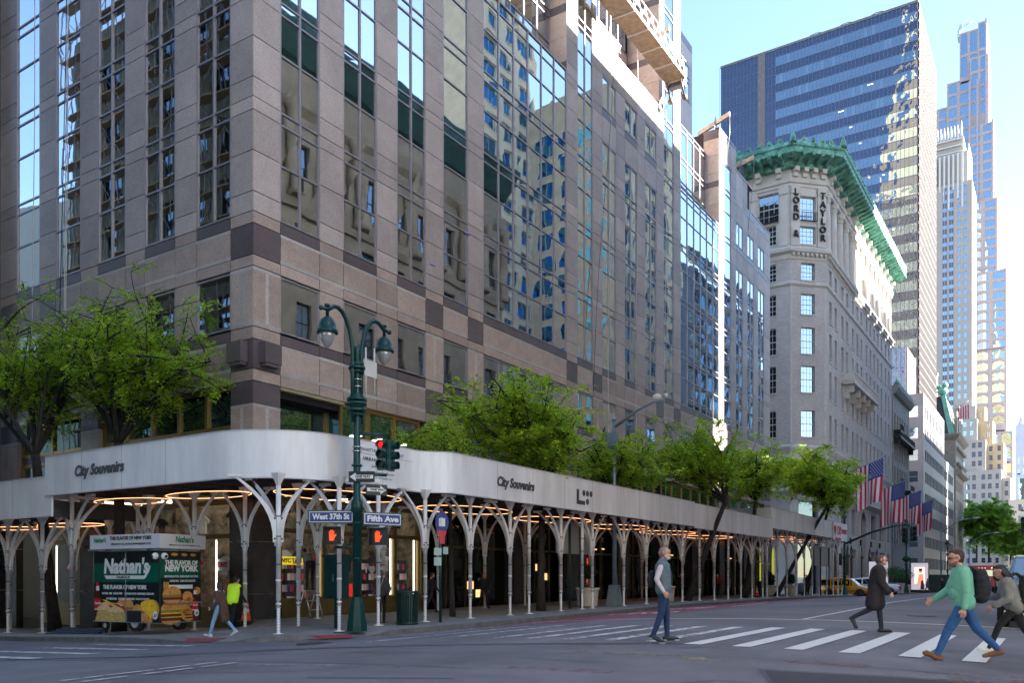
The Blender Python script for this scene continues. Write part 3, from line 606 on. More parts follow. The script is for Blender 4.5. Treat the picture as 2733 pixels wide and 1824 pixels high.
def post(par,x,y,top,arms):
    """slotted steel post with base plate, two-part tube and curved bracket arms as sub-parts"""
    z0=swz(x,y)+.0; H=top-z0; key=round(H,2)
    if key not in POSTC:
        q=MB(); q.lathe([(.16,0),(.16,.02),(.05,.03),(.05,.75)],n=10); q.lathe([(.066,.72),(.066,2.2),(.068,2.2),(.068,H-.35)],n=12); q.lathe([(.06,H-.36),(.07,H-.3),(.2,H-.03),(.2,H)],n=4,sm=False,ang=PI/4)
        for z in (.8,1.45): q.lathe([(.075,z),(.075,z+.05)],n=10)
        for z in (1.9,H-1.75,H-1.2): q.lathe([(.075,z),(.075,z+.03)],n=8,mi=1)
        for i in range(8):
            for a in (0,PI/2,PI,3*PI/2): q.ball((.05*math.cos(a),.05*math.sin(a),.1+.08*i),.012,5,1)
        for z in (.78,.9): q.ball((.075,.0,z),.03,6,1); q.ball((0,-.075,z),.03,6,1)
        POSTC[key]=q.build('post',[postm,inkm],None)
        p=POSTC[key]
        b=MB(); n_=9; th=.03                                        # curved fin bracket rising to the beam
        pts=[]
        for i in range(n_):
            t=i/(n_-1); pts.append((.06+1.15*(t**2.1),H-1.85+1.8*t**.92,.095*(1-t)**.8+.06))
        for s in (-1,1):
            pass
        for (a,c) in zip(pts,pts[1:]):
            x0,z0_,w0=a; x1,z1_,w1=c
            b.hexa([(x0-w0*.5,-th,z0_),(x0+w0*.55,-th,z0_-w0*.3),(x0+w0*.55,th,z0_-w0*.3),(x0-w0*.5,th,z0_),(x1-w1*.5,-th,z1_),(x1+w1*.55,-th,z1_-w1*.3),(x1+w1*.55,th,z1_-w1*.3),(x1-w1*.5,th,z1_)])
        b.box(.95,-.08,H-.14,1.3,.08,H-.06)
        for i in (0,2): b.ball((.09,-th,H-1.8+i*.28),.03,6,1); b.ball((.09,th,H-1.8+i*.28),.03,6,1)
        b.tube([(.085,0,H-2.0),(.085,0,H-1.2)],.03,6)
        POSTC[key,'b']=b
        p['_l']=1; first=True
    else: p=POSTC[key].copy(); C.objects.link(p); first=False
    p.parent=par; off=Vector(par['_w']); p.location=V(x,y,z0)-off
    if '_w' in p: del p['_w']
    for a in arms:
        k2=(key,'bm')
        if k2 not in POSTC:
            br=POSTC[key,'b'].build('bracket',[postm,inkm],None); POSTC[k2]=br
            br.parent=p
        else:
            br=POSTC[k2].copy(); C.objects.link(br); br.parent=p
        br.rotation_euler=(0,0,R(a)); br.location=(0,0,0)
    return p
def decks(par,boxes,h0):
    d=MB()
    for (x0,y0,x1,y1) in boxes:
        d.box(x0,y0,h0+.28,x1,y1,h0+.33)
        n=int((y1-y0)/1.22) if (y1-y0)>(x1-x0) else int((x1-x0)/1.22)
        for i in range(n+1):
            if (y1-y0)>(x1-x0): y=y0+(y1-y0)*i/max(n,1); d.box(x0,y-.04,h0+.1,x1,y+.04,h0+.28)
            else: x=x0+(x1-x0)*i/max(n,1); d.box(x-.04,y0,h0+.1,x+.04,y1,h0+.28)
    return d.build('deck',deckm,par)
def ring(par,cx,cy,z,rx,ry,name='ring_light'):
    q=MB(); n=28; q.tube([(cx+rx*math.cos(2*PI*i/n),cy+ry*math.sin(2*PI*i/n),z) for i in range(n+1)],.010,5); return q.build(name,ringm,par)
# main shed: wraps the corner and runs up the avenue to y=59
A_H0,A_H1=2.73,4.09
sm_=MB()
shed=thing('sidewalk_shed','white arched sidewalk shed wrapping the street corner, its panels lettered in dark grey','sidewalk shed',(-17.4,15.3,swz(-17.4,16)))
arc=[( -20.0+2.6*math.cos(t), 17.9+2.6*math.sin(t)) for t in [R(-90+90*i/24) for i in range(25)]]
fascia(shed,[(-28.9,15.3)]+arc+[(-17.4,21.0),(-17.38,21.2),(-17.3,21.38),(-17.18,21.53),(-16.92,21.77),(-16.8,21.92),(-16.72,22.1),(-16.7,22.3)],A_H0,A_H1)
fascia(shed,[(-16.7,22.3),(-16.7,44)],A_H0,A_H1)
fascia(shed,[(-16.7,44),(-16.7,58.9)],A_H0-.08,A_H1-.06)
sm_.build('panel_seam',M('panel seam',(.34,.34,.37),.6),shed)
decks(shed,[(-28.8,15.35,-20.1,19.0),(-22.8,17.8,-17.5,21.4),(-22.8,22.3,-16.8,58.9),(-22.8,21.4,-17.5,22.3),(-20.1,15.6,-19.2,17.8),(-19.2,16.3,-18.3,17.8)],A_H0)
d=MB(); d.box(-28.97,15.42,A_H0,-28.91,19,A_H1); d.box(-22.8,58.8,A_H0-.05,-16.75,58.86,A_H1); 
d.build('end_panel',fasc,shed)
NS=(90,270)
for (x,y,a) in [(-17.85,15.75,(180,90,225)),(-16.95,17.15,(90,180)),(-17.3,19.15,(90,270)),(-17.3,21.4,NS),(-17.3,23.9,NS),(-17.3,26.45,NS),(-17.3,27.8,()),(-17.3,30.3,NS),(-17.3,32.15,()),(-17.3,33.1,NS),(-17.3,38.9,NS),(-17.3,36.3,NS),(-17.3,41.4,NS),(-17.3,43.7,NS),(-17.3,46.3,()),(-17.3,48.8,NS),(-17.3,51.3,()),(-17.3,53.8,NS),(-17.3,56.2,NS),(-17.3,58.6,(270,))]:
    post(shed,x,y,A_H0+.1,a+((180,) if a else ()))
for i in range(12):
    y=20.9+i*3.4; post(shed,-21.7,y,A_H0+.1,NS+((0,) if i%2==0 else ()))
for (x,y,a) in [(-28.4,15.95,(0,180,90)),(-24.0,17.6,(0,180)),(-26.5,17.6,(0,180)),(-19.4,17.9,(0,90)),(-21.6,17.7,(0,180)),(-28.3,18.35,(0,180))]:
    post(shed,x,y,A_H0+.1,a)
for cy_ in (19.9,26.8,33.6,40.4,47.2,54.0): ring(shed,-19.6,cy_,2.62,1.45,2.5); 
for cx_ in (-22.9,-27.0): ring(shed,cx_,17.3,2.62,1.8,.9)
pass
text('City Souvenirs',.48,inkm,shed,(-25.7,15.28,3.43),(1,0,0),(0,-1,0),width=2.75,bold=.018,shear=.22,ext=.006)
text('City Souvenirs',.47,inkm,shed,(-16.675,25.9,3.38),(0,1,0),(1,0,0),width=2.5,bold=.018,shear=.22,ext=.006)
for s,z,sz,m in (('MANHATTAN 420 5TH AVENUE',3.80,.15,paleink),('URBAN UMBRELLA',3.53,.145,inkm),('(646) 798-7276',3.33,.135,paleink),('www.urbanumbrella.com',3.16,.12,paleink),('Permit No. M01366685-I1-SH',3.0,.085,paleink)):
    text(s,sz,m,shed,(-17.37,19.35,z),(0,1,0),(1,0,0),ext=.003,space=1.35 if 'UMB' in s else 1,bold=.003 if 'UMB' in s else 0)
q=MB(); q.box(-17.399,18.1,3.68,-17.392,20.9,3.688); q.build('rule_line',paleink,shed)
q=MB(); u0=30.55; X_=-16.695                                         # the L and dots mark
q.box(X_,u0,3.0,X_+.01,u0+.19,3.62); q.box(X_,u0+.19,3.0,X_+.01,u0+.72,3.17)
for (du,dz) in ((.62,3.5),(.94,3.5),(1.26,3.5),(.94,3.15)):
    n=14; q.prism([(X_,u0+du+.13*math.cos(2*PI*i/n),dz+.13*math.sin(2*PI*i/n)) for i in range(n)],(.01,0,0))
q.build('logo_mark',inkm,shed)
# lower shed down the side street
sm_=MB()
sl=thing('sidewalk_shed','lower white shed stepping down the side street at the left edge','sidewalk shed',(-30,15.3,swz(-30,16)))
fascia(sl,[(-46,15.3),(-28.92,15.3)],2.03,3.42); fascia(sl,[(-28.92,15.3),(-28.5,15.3)],2.03,2.71); sm_.build('panel_seam',M('panel seam',(.34,.34,.37),.6),sl)
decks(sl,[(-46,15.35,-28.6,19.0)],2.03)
d=MB(); d.box(-28.6,15.36,2.03,-28.55,19,2.6); d.build('end_panel',deckm,sl)
for x in (-30.3,-32.7,-35.1,-37.6):
    post(sl,x,15.95,2.13,(0,180,90)); post(sl,x+.2,18.35,2.13,(0,180))
for x in (-30.9,-35): ring(sl,x,17.3,1.92,1.7,.85)
# farther shed, a step higher, as far as the next corner
sm_=MB()
sf2=thing('sidewalk_shed','farther shed stepped up above the first, carrying the red pharmacy banner','sidewalk shed',(-16.7,59,swz(-17,60)))
fascia(sf2,[(-16.7,58.92),(-16.7,82.6)],3.36,4.82); sm_.build('panel_seam',M('panel seam',(.34,.34,.37),.6),sf2)
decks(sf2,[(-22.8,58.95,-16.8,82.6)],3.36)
d=MB(); d.box(-22.8,58.86,3.36,-16.75,58.92,4.82); d.build('end_panel',fasc,sf2)
for i,y in enumerate((59.6,62.2,64.8,67.4,70.0,72.6,75.2,77.8,80.4,82.4)): post(sf2,-17.3,y,3.46,NS+(180,))
for y in (61,66,71,76,81): post(sf2,-21.7,y,3.46,NS)
for cy_ in (63,70,77): ring(sf2,-19.6,cy_,3.2,1.45,2.6)
ban=thing('shop_banner','white pharmacy banner with red lettering fixed to the end of the far shed','banner',(-16.6,80,3.9))
q=MB(); q.box(-16.66,77.2,3.25,-16.62,83.1,4.85); q.build('panel',M('white banner',(.72,.70,.74),.6),ban)
redp=M('red print',(.55,.01,.05),.5)
text('CVS',1.0,redp,ban,(-16.6,79.55,4.1),(0,1,0),(1,0,0),width=1.55,bold=.03); text('PHARMACY',.6,redp,ban,(-16.6,81.7,4.1),(0,1,0),(1,0,0),width=2.4,bold=.01)
q=MB(); hp=[]
for i in range(20):
    t=2*PI*i/20; hp.append((-16.615,77.95+.030*(16*math.sin(t)**3),4.12+.034*(13*math.cos(t)-5*math.cos(2*t)-2*math.cos(3*t)-math.cos(4*t))))
q.prism(hp,(.01,0,0)); q.box(-16.615,78.0,3.27,-16.6,80.3,3.47); q.build('emblem',redp,ban)
# ---------------------------------------------------------------- generic windows for other buildings
WIN={}
def windows(F,par,rects,mats,style=(2,4),depth=.22,name='window',sill=True,limit=100,arch=0,frw=.07):
    """rects (u0,u1,h0,h1) -> window parts recessed in their openings; nearest/largest kept apart"""
    cnt=par.get('_nw',0); rects=sorted(rects,key=lambda r:-(r[1]-r[0])*(r[3]-r[2])/max(1,V(*F.p(r[0],r[2])).length)**2)
    rest=MB(); inv=Vector(par['_w']) if par.get('_w') else V(0,0,0)
    def geo(mb,P,w_,h_):
        def bx(a,b,c,d_,e,f,mi): mb.hexa([P(a,c,e),P(b,c,e),P(b,c,f),P(a,c,f),P(a,d_,e),P(b,d_,e),P(b,d_,f),P(a,d_,f)],mi)
        g=.0
        mb.quad(P(0,0,.02),P(w_,0,.02),P(w_,h_,.02),P(0,h_,.02),0)
        f=frw
        bx(0,f,0,h_,.0,.05,1); bx(w_-f,w_,0,h_,0,.05,1); bx(f,w_-f,h_-f,h_,0,.05,1); bx(f,w_-f,0,f,0,.05,1)
        for i in range(1,style[0]): x=w_*i/style[0]; bx(x-.025,x+.025,f,h_-f,.021,.045,1)
        for i in range(1,style[1]): z=h_*i/style[1]; e=.05 if i*2==style[1] else .025; bx(f,w_-f,z-e,z+e,.022,.05,1)
        if sill: bx(-.12,w_+.12,-.14,-.01,0,depth+.1,2)
        if arch:
            n=8
            for s_ in (0,1):
                pts=[P(w_ if s_ else 0,h_,.06)]
                for i in range(n+1):
                    t=i/n*.5 if not s_ else 1-i/n*.5; pts.append(P(w_*t,h_-arch*(2*t-1)**2*1.0,.06))
                mb.add(pts,[list(range(len(pts)))],1)
    for r in rects:
        w_,h_=round(r[1]-r[0],2),round(r[3]-r[2],2)
        if cnt<limit:
            key=(w_,h_,style,depth,arch,tuple(m.name for m in mats),sill,round(F.ang(),3),F.N.x>0,F.N.y<0)
            if key not in WIN:
                mb=MB(); geo(mb,lambda u,h,d:(F.U.x*u+F.N.x*(d-depth),F.U.y*u+F.N.y*(d-depth),h),w_,h_)
                o=mb.build(name,mats,None,shift=(0,0,0)); WIN[key]=o; 
            else: o=WIN[key].copy(); C.objects.link(o)
            if '_w' in o: del o['_w']
            o.parent=par; o.location=Vector(F.p(r[0],r[2]))-inv; cnt+=1
        else: geo(rest,lambda u,h,d,r=r:F.p(r[0]+u,r[2]+h,d-depth),w_,h_)
    par['_nw']=cnt
    if rest.v: o=rest.build(name,mats,par); o['kind']='stuff'
def wall_open(mb,F,u0,u1,h0,h1,rects,d=0,th=.5,mi=0,rmi=None):
    """solid wall with real rectangular openings"""
    us=sorted({u0,u1}|{min(max(x,u0),u1) for r in rects for x in r[:2]}); hs=sorted({h0,h1}|{min(max(x,h0),h1) for r in rects for x in r[2:]})
    S={}
    for r in rects: S.setdefault(0,[]).append(r)
    def hole(a,b): return any(r[0]-1e-4<a<r[1]-1e-4 and r[2]-1e-4<b<r[3]-1e-4 for r in rects)
    for j in range(len(hs)-1):
        i=0
        while i<len(us)-1:
            if hole(us[i],hs[j]): i+=1; continue
            k=i
            while k<len(us)-1 and not hole(us[k],hs[j]): k+=1
            mb.quad(F.p(us[i],hs[j],d),F.p(us[k],hs[j],d),F.p(us[k],hs[j+1],d),F.p(us[i],hs[j+1],d),mi); i=k
    rm=mi if rmi is None else rmi
    for (a,b,c,e) in rects:
        mb.quad(F.p(a,c,d),F.p(a,e,d),F.p(a,e,d-th),F.p(a,c,d-th),rm); mb.quad(F.p(b,c,d),F.p(b,e,d),F.p(b,e,d-th),F.p(b,c,d-th),rm)
        mb.quad(F.p(a,e,d),F.p(b,e,d),F.p(b,e,d-th),F.p(a,e,d-th),rm); mb.quad(F.p(a,c,d),F.p(b,c,d),F.p(b,c,d-th),F.p(a,c,d-th),rm)
# ---------------------------------------------------------------- department store with the copper cornice
lime=M('limestone',(.57,.535,.50),.8,var=.10,scale=.8,bump=.004,bscale=8,island=.05,detail=8)
brickL=brickmat('buff brick',(.56,.515,.50),(.45,.405,.395),(.53,.50,.49),1,.42,.15,.018,dirt=.12,bump=.006)
copper=M('green copper',(.03,.15,.12),.6,.0,var=.35,scale=1.6,col2=(.15,.38,.30),bump=.01,bscale=6,detail=9); dcop=M('dark verdigris',(.012,.06,.055),.6,var=.3,scale=2)
wframe=M('white window frame',(.62,.62,.6),.5); dkframe=M('dark window frame',(.03,.05,.05),.5)
wing=glassmat('sash glass',(.5,.6,.7),(.01,.012,.015),.5,.006,1.2); winsky=glassmat('bright sash glass',(.55,.62,.7),(.02,.02,.03),.7,.004,.8)
iron=M('black iron',(.012,.013,.018),.5,.3)
def sweep(mb,path,prof,mi=0,smooth=False):
    """profile [(out,h)] run along a polyline seen from above, mitred at the corners (outside on the right)"""
    P=[V(*p,0) for p in path]; n=len(P); rows=[]
    for i,p in enumerate(P):
        ds=[]
        if i>0: ds.append((P[i]-P[i-1]).normalized())
        if i<n-1: ds.append((P[i+1]-P[i]).normalized())
        ns=[V(d.y,-d.x,0) for d in ds]; m=sum(ns,V(0,0,0)).normalized(); m=m/max(.3,m.dot(ns[0]))
        rows.append([(p.x+m.x*o_,p.y+m.y*o_,h) for o_,h in prof])
    k=len(prof)
    vs=[q for r in rows for q in r]; fs=[(i*k+j,(i+1)*k+j,(i+1)*k+j+1,i*k+j+1) for i in range(n-1) for j in range(k-1)]
    mb.add(vs,fs,mi,smooth); mb.add(rows[0],[tuple(range(k))],mi); mb.add(rows[-1],[tuple(range(k))],mi)
def along(path,step,fn,start=.5):
    for a,b in zip(path,path[1:]):
        A=V(*a,0); B=V(*b,0); d=B-A; L_=d.length; d.normalize(); nn=V(d.y,-d.x,0); n=max(1,round(L_/step))
        for i in range(n): fn(A+d*(L_*(i+start)/n),d,nn)
LX,LY,LC=-22.9,102.7,3.3; LN=148.6
path=[(-62,LY-LC),(LX-LC,LY-LC),(LX,LY),(LX,LN)]
ls=thing('department_store','pale brick department store with a green copper cornice and vertical letters on its corner','building',(LX,LY,road(LX,LY)))
FC=Fr((LX-LC,LY-LC,0),(.70711,.70711,0),(.70711,-.70711,0)); FSL=Fr((0,LY-LC,0),(-1,0,0),(0,-1,0)); CL=LC*1.41421
rowsE=[(16.0,19.2),(21.1,24.4),(25.6,28.9),(30.2,32.8),(34.6,36.5)]
colE=[104.4,107.2,111.0,113.8,117.4,120.3,123.1,126.9,129.7,132.7,135.7,138.7,142.4,145.3]
rE=[(u,u+1.25,a,b) for u in colE for a,b in rowsE]+[(u,u+1.25,10.9,13.7) for u in colE]
rC=[(1.45,3.2,16.3,19.4),(1.45,3.2,21.5,24.6),(1.45,3.2,26,29.1),(1.45,3.2,30.6,33.0),(1.45,3.2,34.6,36.6),(1.3,3.35,38.8,40.9),(1.3,3.35,41.5,44.4),(1.4,3.3,10.9,13.8)]
rS=[(u,u+1.9,a,b) for u in (27.8,31.4,35.0,38.6) for a,b in [(16.3,19.4),(21.5,24.6),(26,29.1),(30.6,33.0),(34.6,36.6),(38.9,41.2)]]+[(27.5,29.9,41.6,45.0),(31.2,33.6,41.6,45.0)]
sp=lambda rs,a,b:[r for r in rs if r[2]>=a and r[3]<=b]
wl=MB()
for F_,u0,u1,rs in ((FE,LY,LN,rE),(FC,0,CL,rC),(FSL,-LX+LC,62,rS)):
    wall_open(wl,F_,u0,u1,15.2,34.1,sp(rs,15,34.1),mi=0); wall_open(wl,F_,u0,u1,34.1,37.4,sp(rs,34.1,37.4),mi=0)
    wall_open(wl,F_,u0,u1,9.9,15.2,sp(rs,9.9,15),mi=1)
wall_open(wl,FC,0,CL,37.4,47.5,sp(rC,38,47),mi=1); wall_open(wl,FSL,-LX+LC,62,37.4,47.5,sp(rS,38,47),mi=1)
FEi=Fr((LX-1.5,0,0),(0,1,0),(1,0,0)); colY=[104.1+3.42*i for i in range(13)]
rI=[(a+1.0,a+2.45,p,q) for a in colY[:-1] for p,q in ((39.2,41.3),(42.0,45.0))]
wall_open(wl,FEi,LY-1,LN,37.4,45.9,rI,mi=1); 
for k in range(8):                                              # quoin strips beside the cut corner
    pass
wl.build('wall',[brickL,lime],ls)
ro=MB(); ro.prism([(-62,LY-LC,47.3),(LX-LC,LY-LC,47.3),(LX,LY,47.3),(LX,LN,47.3),(-62,LN,47.3)],(0,0,.6)); ro.quad((-62,LN,-3),(LX,LN,-3),(LX,LN,47.3),(-62,LN,47.3)); ro.build('roof',lime,ls)
windows(FC,ls,rC,[winsky,wframe,lime],(4,4),.35); windows(FE,ls,rE,[wing,wframe,lime],(3,4),.55); windows(FSL,ls,rS,[wing,wframe,lime],(4,4),.35); windows(FEi,ls,rI,[wing,dkframe,lime],(3,4),.3)
tr=MB()
for prof in ([(0,9.5),(.25,9.7),(.7,9.9),(.7,10.1),(.25,10.35),(.0,10.4)],[(0,14.3),(.12,14.5),(.3,14.95),(.3,15.15),(.1,15.3),(0,15.35)],[(0,33.8),(.2,34.0),(.2,34.25),(.0,34.4)],[(0,36.9),(.1,37.0),(.1,37.5),(.5,37.75),(.55,38.1),(.3,38.35),(0,38.5)],[(0,45.3),(.12,45.4),(.12,45.7),(.3,45.8),(.3,46.1),(.1,46.2),(.1,46.9),(0,47.0)]):
    sweep(tr,path,prof)
tr.build('stone_moulding',lime,ls)
dn=MB()
def dent(p,d,n):
    a=p+n*.12; b=p+n*.42; e=d*.14
    dn.hexa([(*((a-e).xy),37.3),(*((a+e).xy),37.3),(*((b+e).xy),37.3),(*((b-e).xy),37.3),(*((a-e).xy),37.6),(*((a+e).xy),37.6),(*((b+e).xy),37.6),(*((b-e).xy),37.6)])
along(path[1:],.6,dent)
dn.build('dentil',lime,ls)
def corb(p,d,n):
    cb_=MB()
    e=d*.28
    for (o0,o1,h0,h1) in ((.0,.75,46.95,47.45),(0,.4,46.45,46.95)):
        a=p+n*o0; b=p+n*o1; cb_.hexa([(*((a-e).xy),h0),(*((a+e).xy),h0),(*((b+e).xy),h0),(*((b-e).xy),h0),(*((a-e).xy),h1),(*((a+e).xy),h1),(*((b+e).xy),h1),(*((b-e).xy),h1)])
    cb_.build('corbel',lime,ls)
along([path[0],path[1]],2.4,corb); along(path[1:3],1.17,corb); along(path[2:],3.4,corb)
cm=MB()
sweep(cm,path,[(0,47.3),(.55,47.4),(.75,47.9),(2.1,48.35),(2.15,48.9),(2.3,49.05),(2.2,49.5),(1.9,49.6),(0,49.5)])
def brk(p,d,n):
    e=d*.16; a=p+n*.6; b=p+n*2.25; cm.hexa([(*((a-e).xy),47.5),(*((a+e).xy),47.5),(*((b+e).xy),48.05),(*((b-e).xy),48.05),(*((a-e).xy),47.95),(*((a+e).xy),47.95),(*((b+e).xy),48.5),(*((b-e).xy),48.5)])
along(path,1.2,brk)
cor=cm.build('cornice',copper,ls)
cr_=MB()
def anth(p,d,n):
    c=p+n*2.0; k=9
    pts=[(c.x+d.x*.42*math.cos(PI*i/k)*(1 if i%2 else .72),c.y+d.y*.42*math.cos(PI*i/k)*(1 if i%2 else .72),49.5+.72*math.sin(PI*i/k)*(1 if i%2 else .8)) for i in range(k+1)]
    cr_.prism(pts,(n.x*.12,n.y*.12,0)); cr_.ball((c.x+n.x*.1,c.y+n.y*.1,49.8),.2,6)
along(path,1.2,anth); 
cr_.build('crest',copper,cor)
for (x,y) in ((LX-LC+.9,LY-LC-2.1),(LX+2.1,LY-.9)): cr_=MB(); cr_.lathe([(.4,49.3),(.3,50.0),(.1,50.6)],(x,y,0),8); cr_.build('finial',copper,cor)
co=MB()
for y in colY:
    co.lathe([(.72,38.4),(.72,38.6),(.6,38.75),(.58,39.0),(.56,41.5),(.50,44.2)],(LX-.35,y,0),14); co.lathe([(.5,44.2),(.55,44.35),(.62,44.8),(.8,45.2),(.8,45.35)],(LX-.35,y,0),8,ang=PI/8)
    for a in range(6): co.ball((LX-.35+.62*math.cos(a*PI/3),y+.62*math.sin(a*PI/3),44.85),.16,5)
co.build('colonnade',lime,ls); 
for F_,u0,u1 in ((FC,.1,1.15),(FC,3.5,CL-.1),(FSL,26.4,27.35),(FSL,30.1,31.05),(FSL,33.8,34.75)): pf=MB(); F_.box(pf,u0,u1,38.5,44.5,0,.18); F_.box(pf,u0-.06,u1+.06,44.5,45.3,0,.3); pf.build('pilaster',lime,ls)
pf=MB()
for F_,us in ((FC,(.06,CL-.26)),(FE,(LY+.06,LN-.3))):
    for u in us:
        pf=MB(); [F_.box(pf,u,u+.22,15.5+.76*i,15.5+.76*i+.70,0,.05) for i in range(24)]; pf.build('quoin',lime,ls)
for F_,u0,u1,h in ((FC,1.3,3.35,41.45),(FSL,27.5,29.9,41.5),(FSL,31.2,33.6,41.5)):
    b=MB(); F_.box(b,u0,u1,h+.0,h+.06,.0,.3); F_.box(b,u0,u1,h+.95,h+1.0,.25,.3)
    for i in range(12): u=u0+(u1-u0)*i/11; F_.box(b,u-.02,u+.02,h,h+.97,.26,.29)
    b.build('balconet',iron,ls)
def vert(s,u,h0,h1):
    step=(h1-h0)/(len(s)-1 if len(s)>1 else 1)
    for i,ch in enumerate(s):
        if ch==' ': continue
        text(ch,1.05,iron,ls,FC.p(u,h1-i*step,.32),FC.U,FC.N,name='sign_letter',ext=.09,bold=.02)
vert('LORD &',.62,39.8,44.6); vert('TAYLOR',4.05,39.5,44.4)
# stone balcony on brackets
bl=MB(); FE.box(bl,112.0,128.8,24.35,24.75,0,1.35); FE.box(bl,112.0,128.8,25.7,25.95,1.1,1.35); FE.box(bl,112,112.2,24.7,25.7,0,1.3); FE.box(bl,128.6,128.8,24.7,25.7,0,1.3)
for i in range(28): u=112.3+i*.61; FE.box(bl,u-.1,u+.1,24.75,25.7,1.15,1.3)
for u in (113,117,120.3,123.8,127.5): FE.box(bl,u-.3,u+.3,23.4,24.35,0,1.1); FE.box(bl,u-.25,u+.25,22.7,23.4,0,.6)
bl.build('balcony',lime,ls)
# lower two storeys of smooth pale stone with arch, shop windows
lw=MB(); rL=[(104.2,106.3,-2.2,3.6),(107.5,109.6,-2.2,3.6),(110.8,112.8,5.4,8.9),(110.8,113,-2.2,3.6),(117.2,119.6,5.4,8.9),(117,120,-2.2,3.6),(123.5,127,-2.4,9.0),(131,135,5.4,8.9),(131,135,-2.4,3.6),(137.4,142,5.4,8.9),(137.4,142,-2.4,3.6),(143.5,146.5,5.4,8.9),(143.5,146.5,-2.4,3.6)]
wall_open(lw,FE,LY,LN,-3.2,9.9,rL,th=.9); rCh=[(1.0,3.7,-2.2,3.8),(1.1,3.6,5.2,8.8)]; wall_open(lw,FC,0,CL,-3.2,9.9,rCh,th=.8); wall_open(lw,FSL,-LX+LC,62,-6,9.9,[(28,31,-2.3,3.4),(33,37,-2.5,3.4)],th=.8)
for u in (109,114.6,121.6,129,136,142.6): FE.box(lw,u-.0,u+.9,-3,9.4,0,.14)
lw.build('base_wall',M('smooth pale stone',(.46,.455,.45),.6,var=.06,scale=.5),ls)
pale_dark=glassmat('dark shop glass',(.35,.4,.42),(.01,.012,.012),.35,.004,.5)
for r in rL: g=MB(); g.quad(FE.p(r[0],r[2],-.6),FE.p(r[1],r[2],-.6),FE.p(r[1],r[3],-.6),FE.p(r[0],r[3],-.6)); g.build('shop_window',pale_dark,ls)
for r in rCh: g=MB(); g.quad(FC.p(r[0],r[2],-.6),FC.p(r[1],r[2],-.6),FC.p(r[1],r[3],-.6),FC.p(r[0],r[3],-.6)); g.build('shop_window',pale_dark,ls)
ac=MB(); n=10
pts=[FE.p(123.5,9.0,.01)]+[FE.p(125.25-1.75*math.cos(PI*i/n),7.25+1.75*math.sin(PI*i/n),.01) for i in range(n+1)]
ac.add(pts[0:1]+pts[1:1+n//2+1],[tuple(range(n//2+2))]); pts2=[FE.p(127,9.0,.01)]+[FE.p(125.25+1.75*math.cos(PI*i/n),7.25+1.75*math.sin(PI*i/n),.01) for i in range(n//2+1)]; ac.add(pts2,[tuple(range(len(pts2)))])
ac.build('arch_spandrel',lime,ls)
dp=MB(); FE.box(dp,111.2,112.6,-1.6,2.6,-.58,-.5); dp.build('poster',M('magenta poster',(.35,.02,.10),.5),ls); dp=MB(); FE.box(dp,117.6,119.4,-1.5,1.2,-.58,-.5); dp.build('poster',M('lime poster',(.30,.45,.04),.5),ls)
yb=MB(); FSL.box(yb,28.1,30.9,-2.2,3.2,-.4,-.3); yb.build('poster',M('yellow hoarding',(.75,.72,.05),.5,emit=.03),ls)
lt=MB()
for u in (110,115.2,121.9,129.4,136.4): FE.box(lt,u-.12,u+.12,4.2,5.0,.14,.36)
lt.build('wall_lantern',iron,ls)
for u in (106.9,114.0,116.2,122.8,129.0): 
    b=MB(); FE.box(b,u-.35,u+.35,-2.2,2.4,.02,.3); FE.box(b,u-.5,u+.5,2.4,2.8,.02,.45); FE.box(b,u-.3,u+.3,2.8,3.4,.02,.2); b.lathe([(.14,3.4),(.05,4.1)],FE.p(u,0,.15),6); b.build('carved_bracket',M('brown bronze',(.10,.075,.06),.5,.4,var=.4,scale=4),ls)
# ---------------------------------------------------------------- neighbours up the avenue
def flatbuilding(name,label,x0,x1,y0,y1,z0,z1,wm,rows,fe,fs,mats,style,depth=.25,loc=None,roofm=None,extra=None,arch=0,limit=100,sill=False):
    """box building with true openings on its east (x1) and south (y0) faces; fe/fs: lists of (u0,u1)"""
    t_=thing(name,label,'building',(x1,y0,z0)); w_=MB(); Fe=Fr((x1,0,0),(0,1,0),(1,0,0)); Fs=Fr((0,y0,0),(-1,0,0),(0,-1,0))
    re_=[(a,b,p,q) for a,b in fe for p,q in rows]; rs_=[(a,b,p,q) for a,b in fs for p,q in rows]
    wall_open(w_,Fe,y0,y1,z0,z1,re_,th=depth+.05); wall_open(w_,Fs,-x1,-x0,z0,z1,rs_,th=depth+.05)
    w_.quad((x0,y0,z1),(x1,y0,z1),(x1,y1,z1),(x0,y1,z1)); w_.quad((x0,y0,z0),(x0,y1,z0),(x0,y1,z1),(x0,y0,z1)); w_.quad((x0,y1,z0),(x1,y1,z0),(x1,y1,z1),(x0,y1,z1))
    w_.build('wall',wm,t_)
    k=[(r,Fe) for r in re_]+[(r,Fs) for r in rs_]
    if re_: windows(Fe,t_,re_,mats,style,depth,sill=sill,arch=arch,limit=limit if not rs_ else limit//2)
    if rs_: windows(Fs,t_,rs_,mats,style,depth,sill=sill,arch=arch,limit=limit)
    return t_
orn=M('carved grey stone',(.30,.28,.26),.8,var=.25,scale=2,bump=.03,bscale=3)
ob=flatbuilding('townhouse_block','narrow ornate stone building with iron balconies beside the department store','x' and -45,-22.7,148.65,166.5,-3.5,31.2,orn,[(5.5,9.2),(11,14),(15.2,18.2),(19.6,22.8),(24,27)],[(150+i*2.65,151.3+i*2.65) for i in range(6)],[],[wing,dkframe,orn],(2,3),.4,sill=True)
q=MB(); 
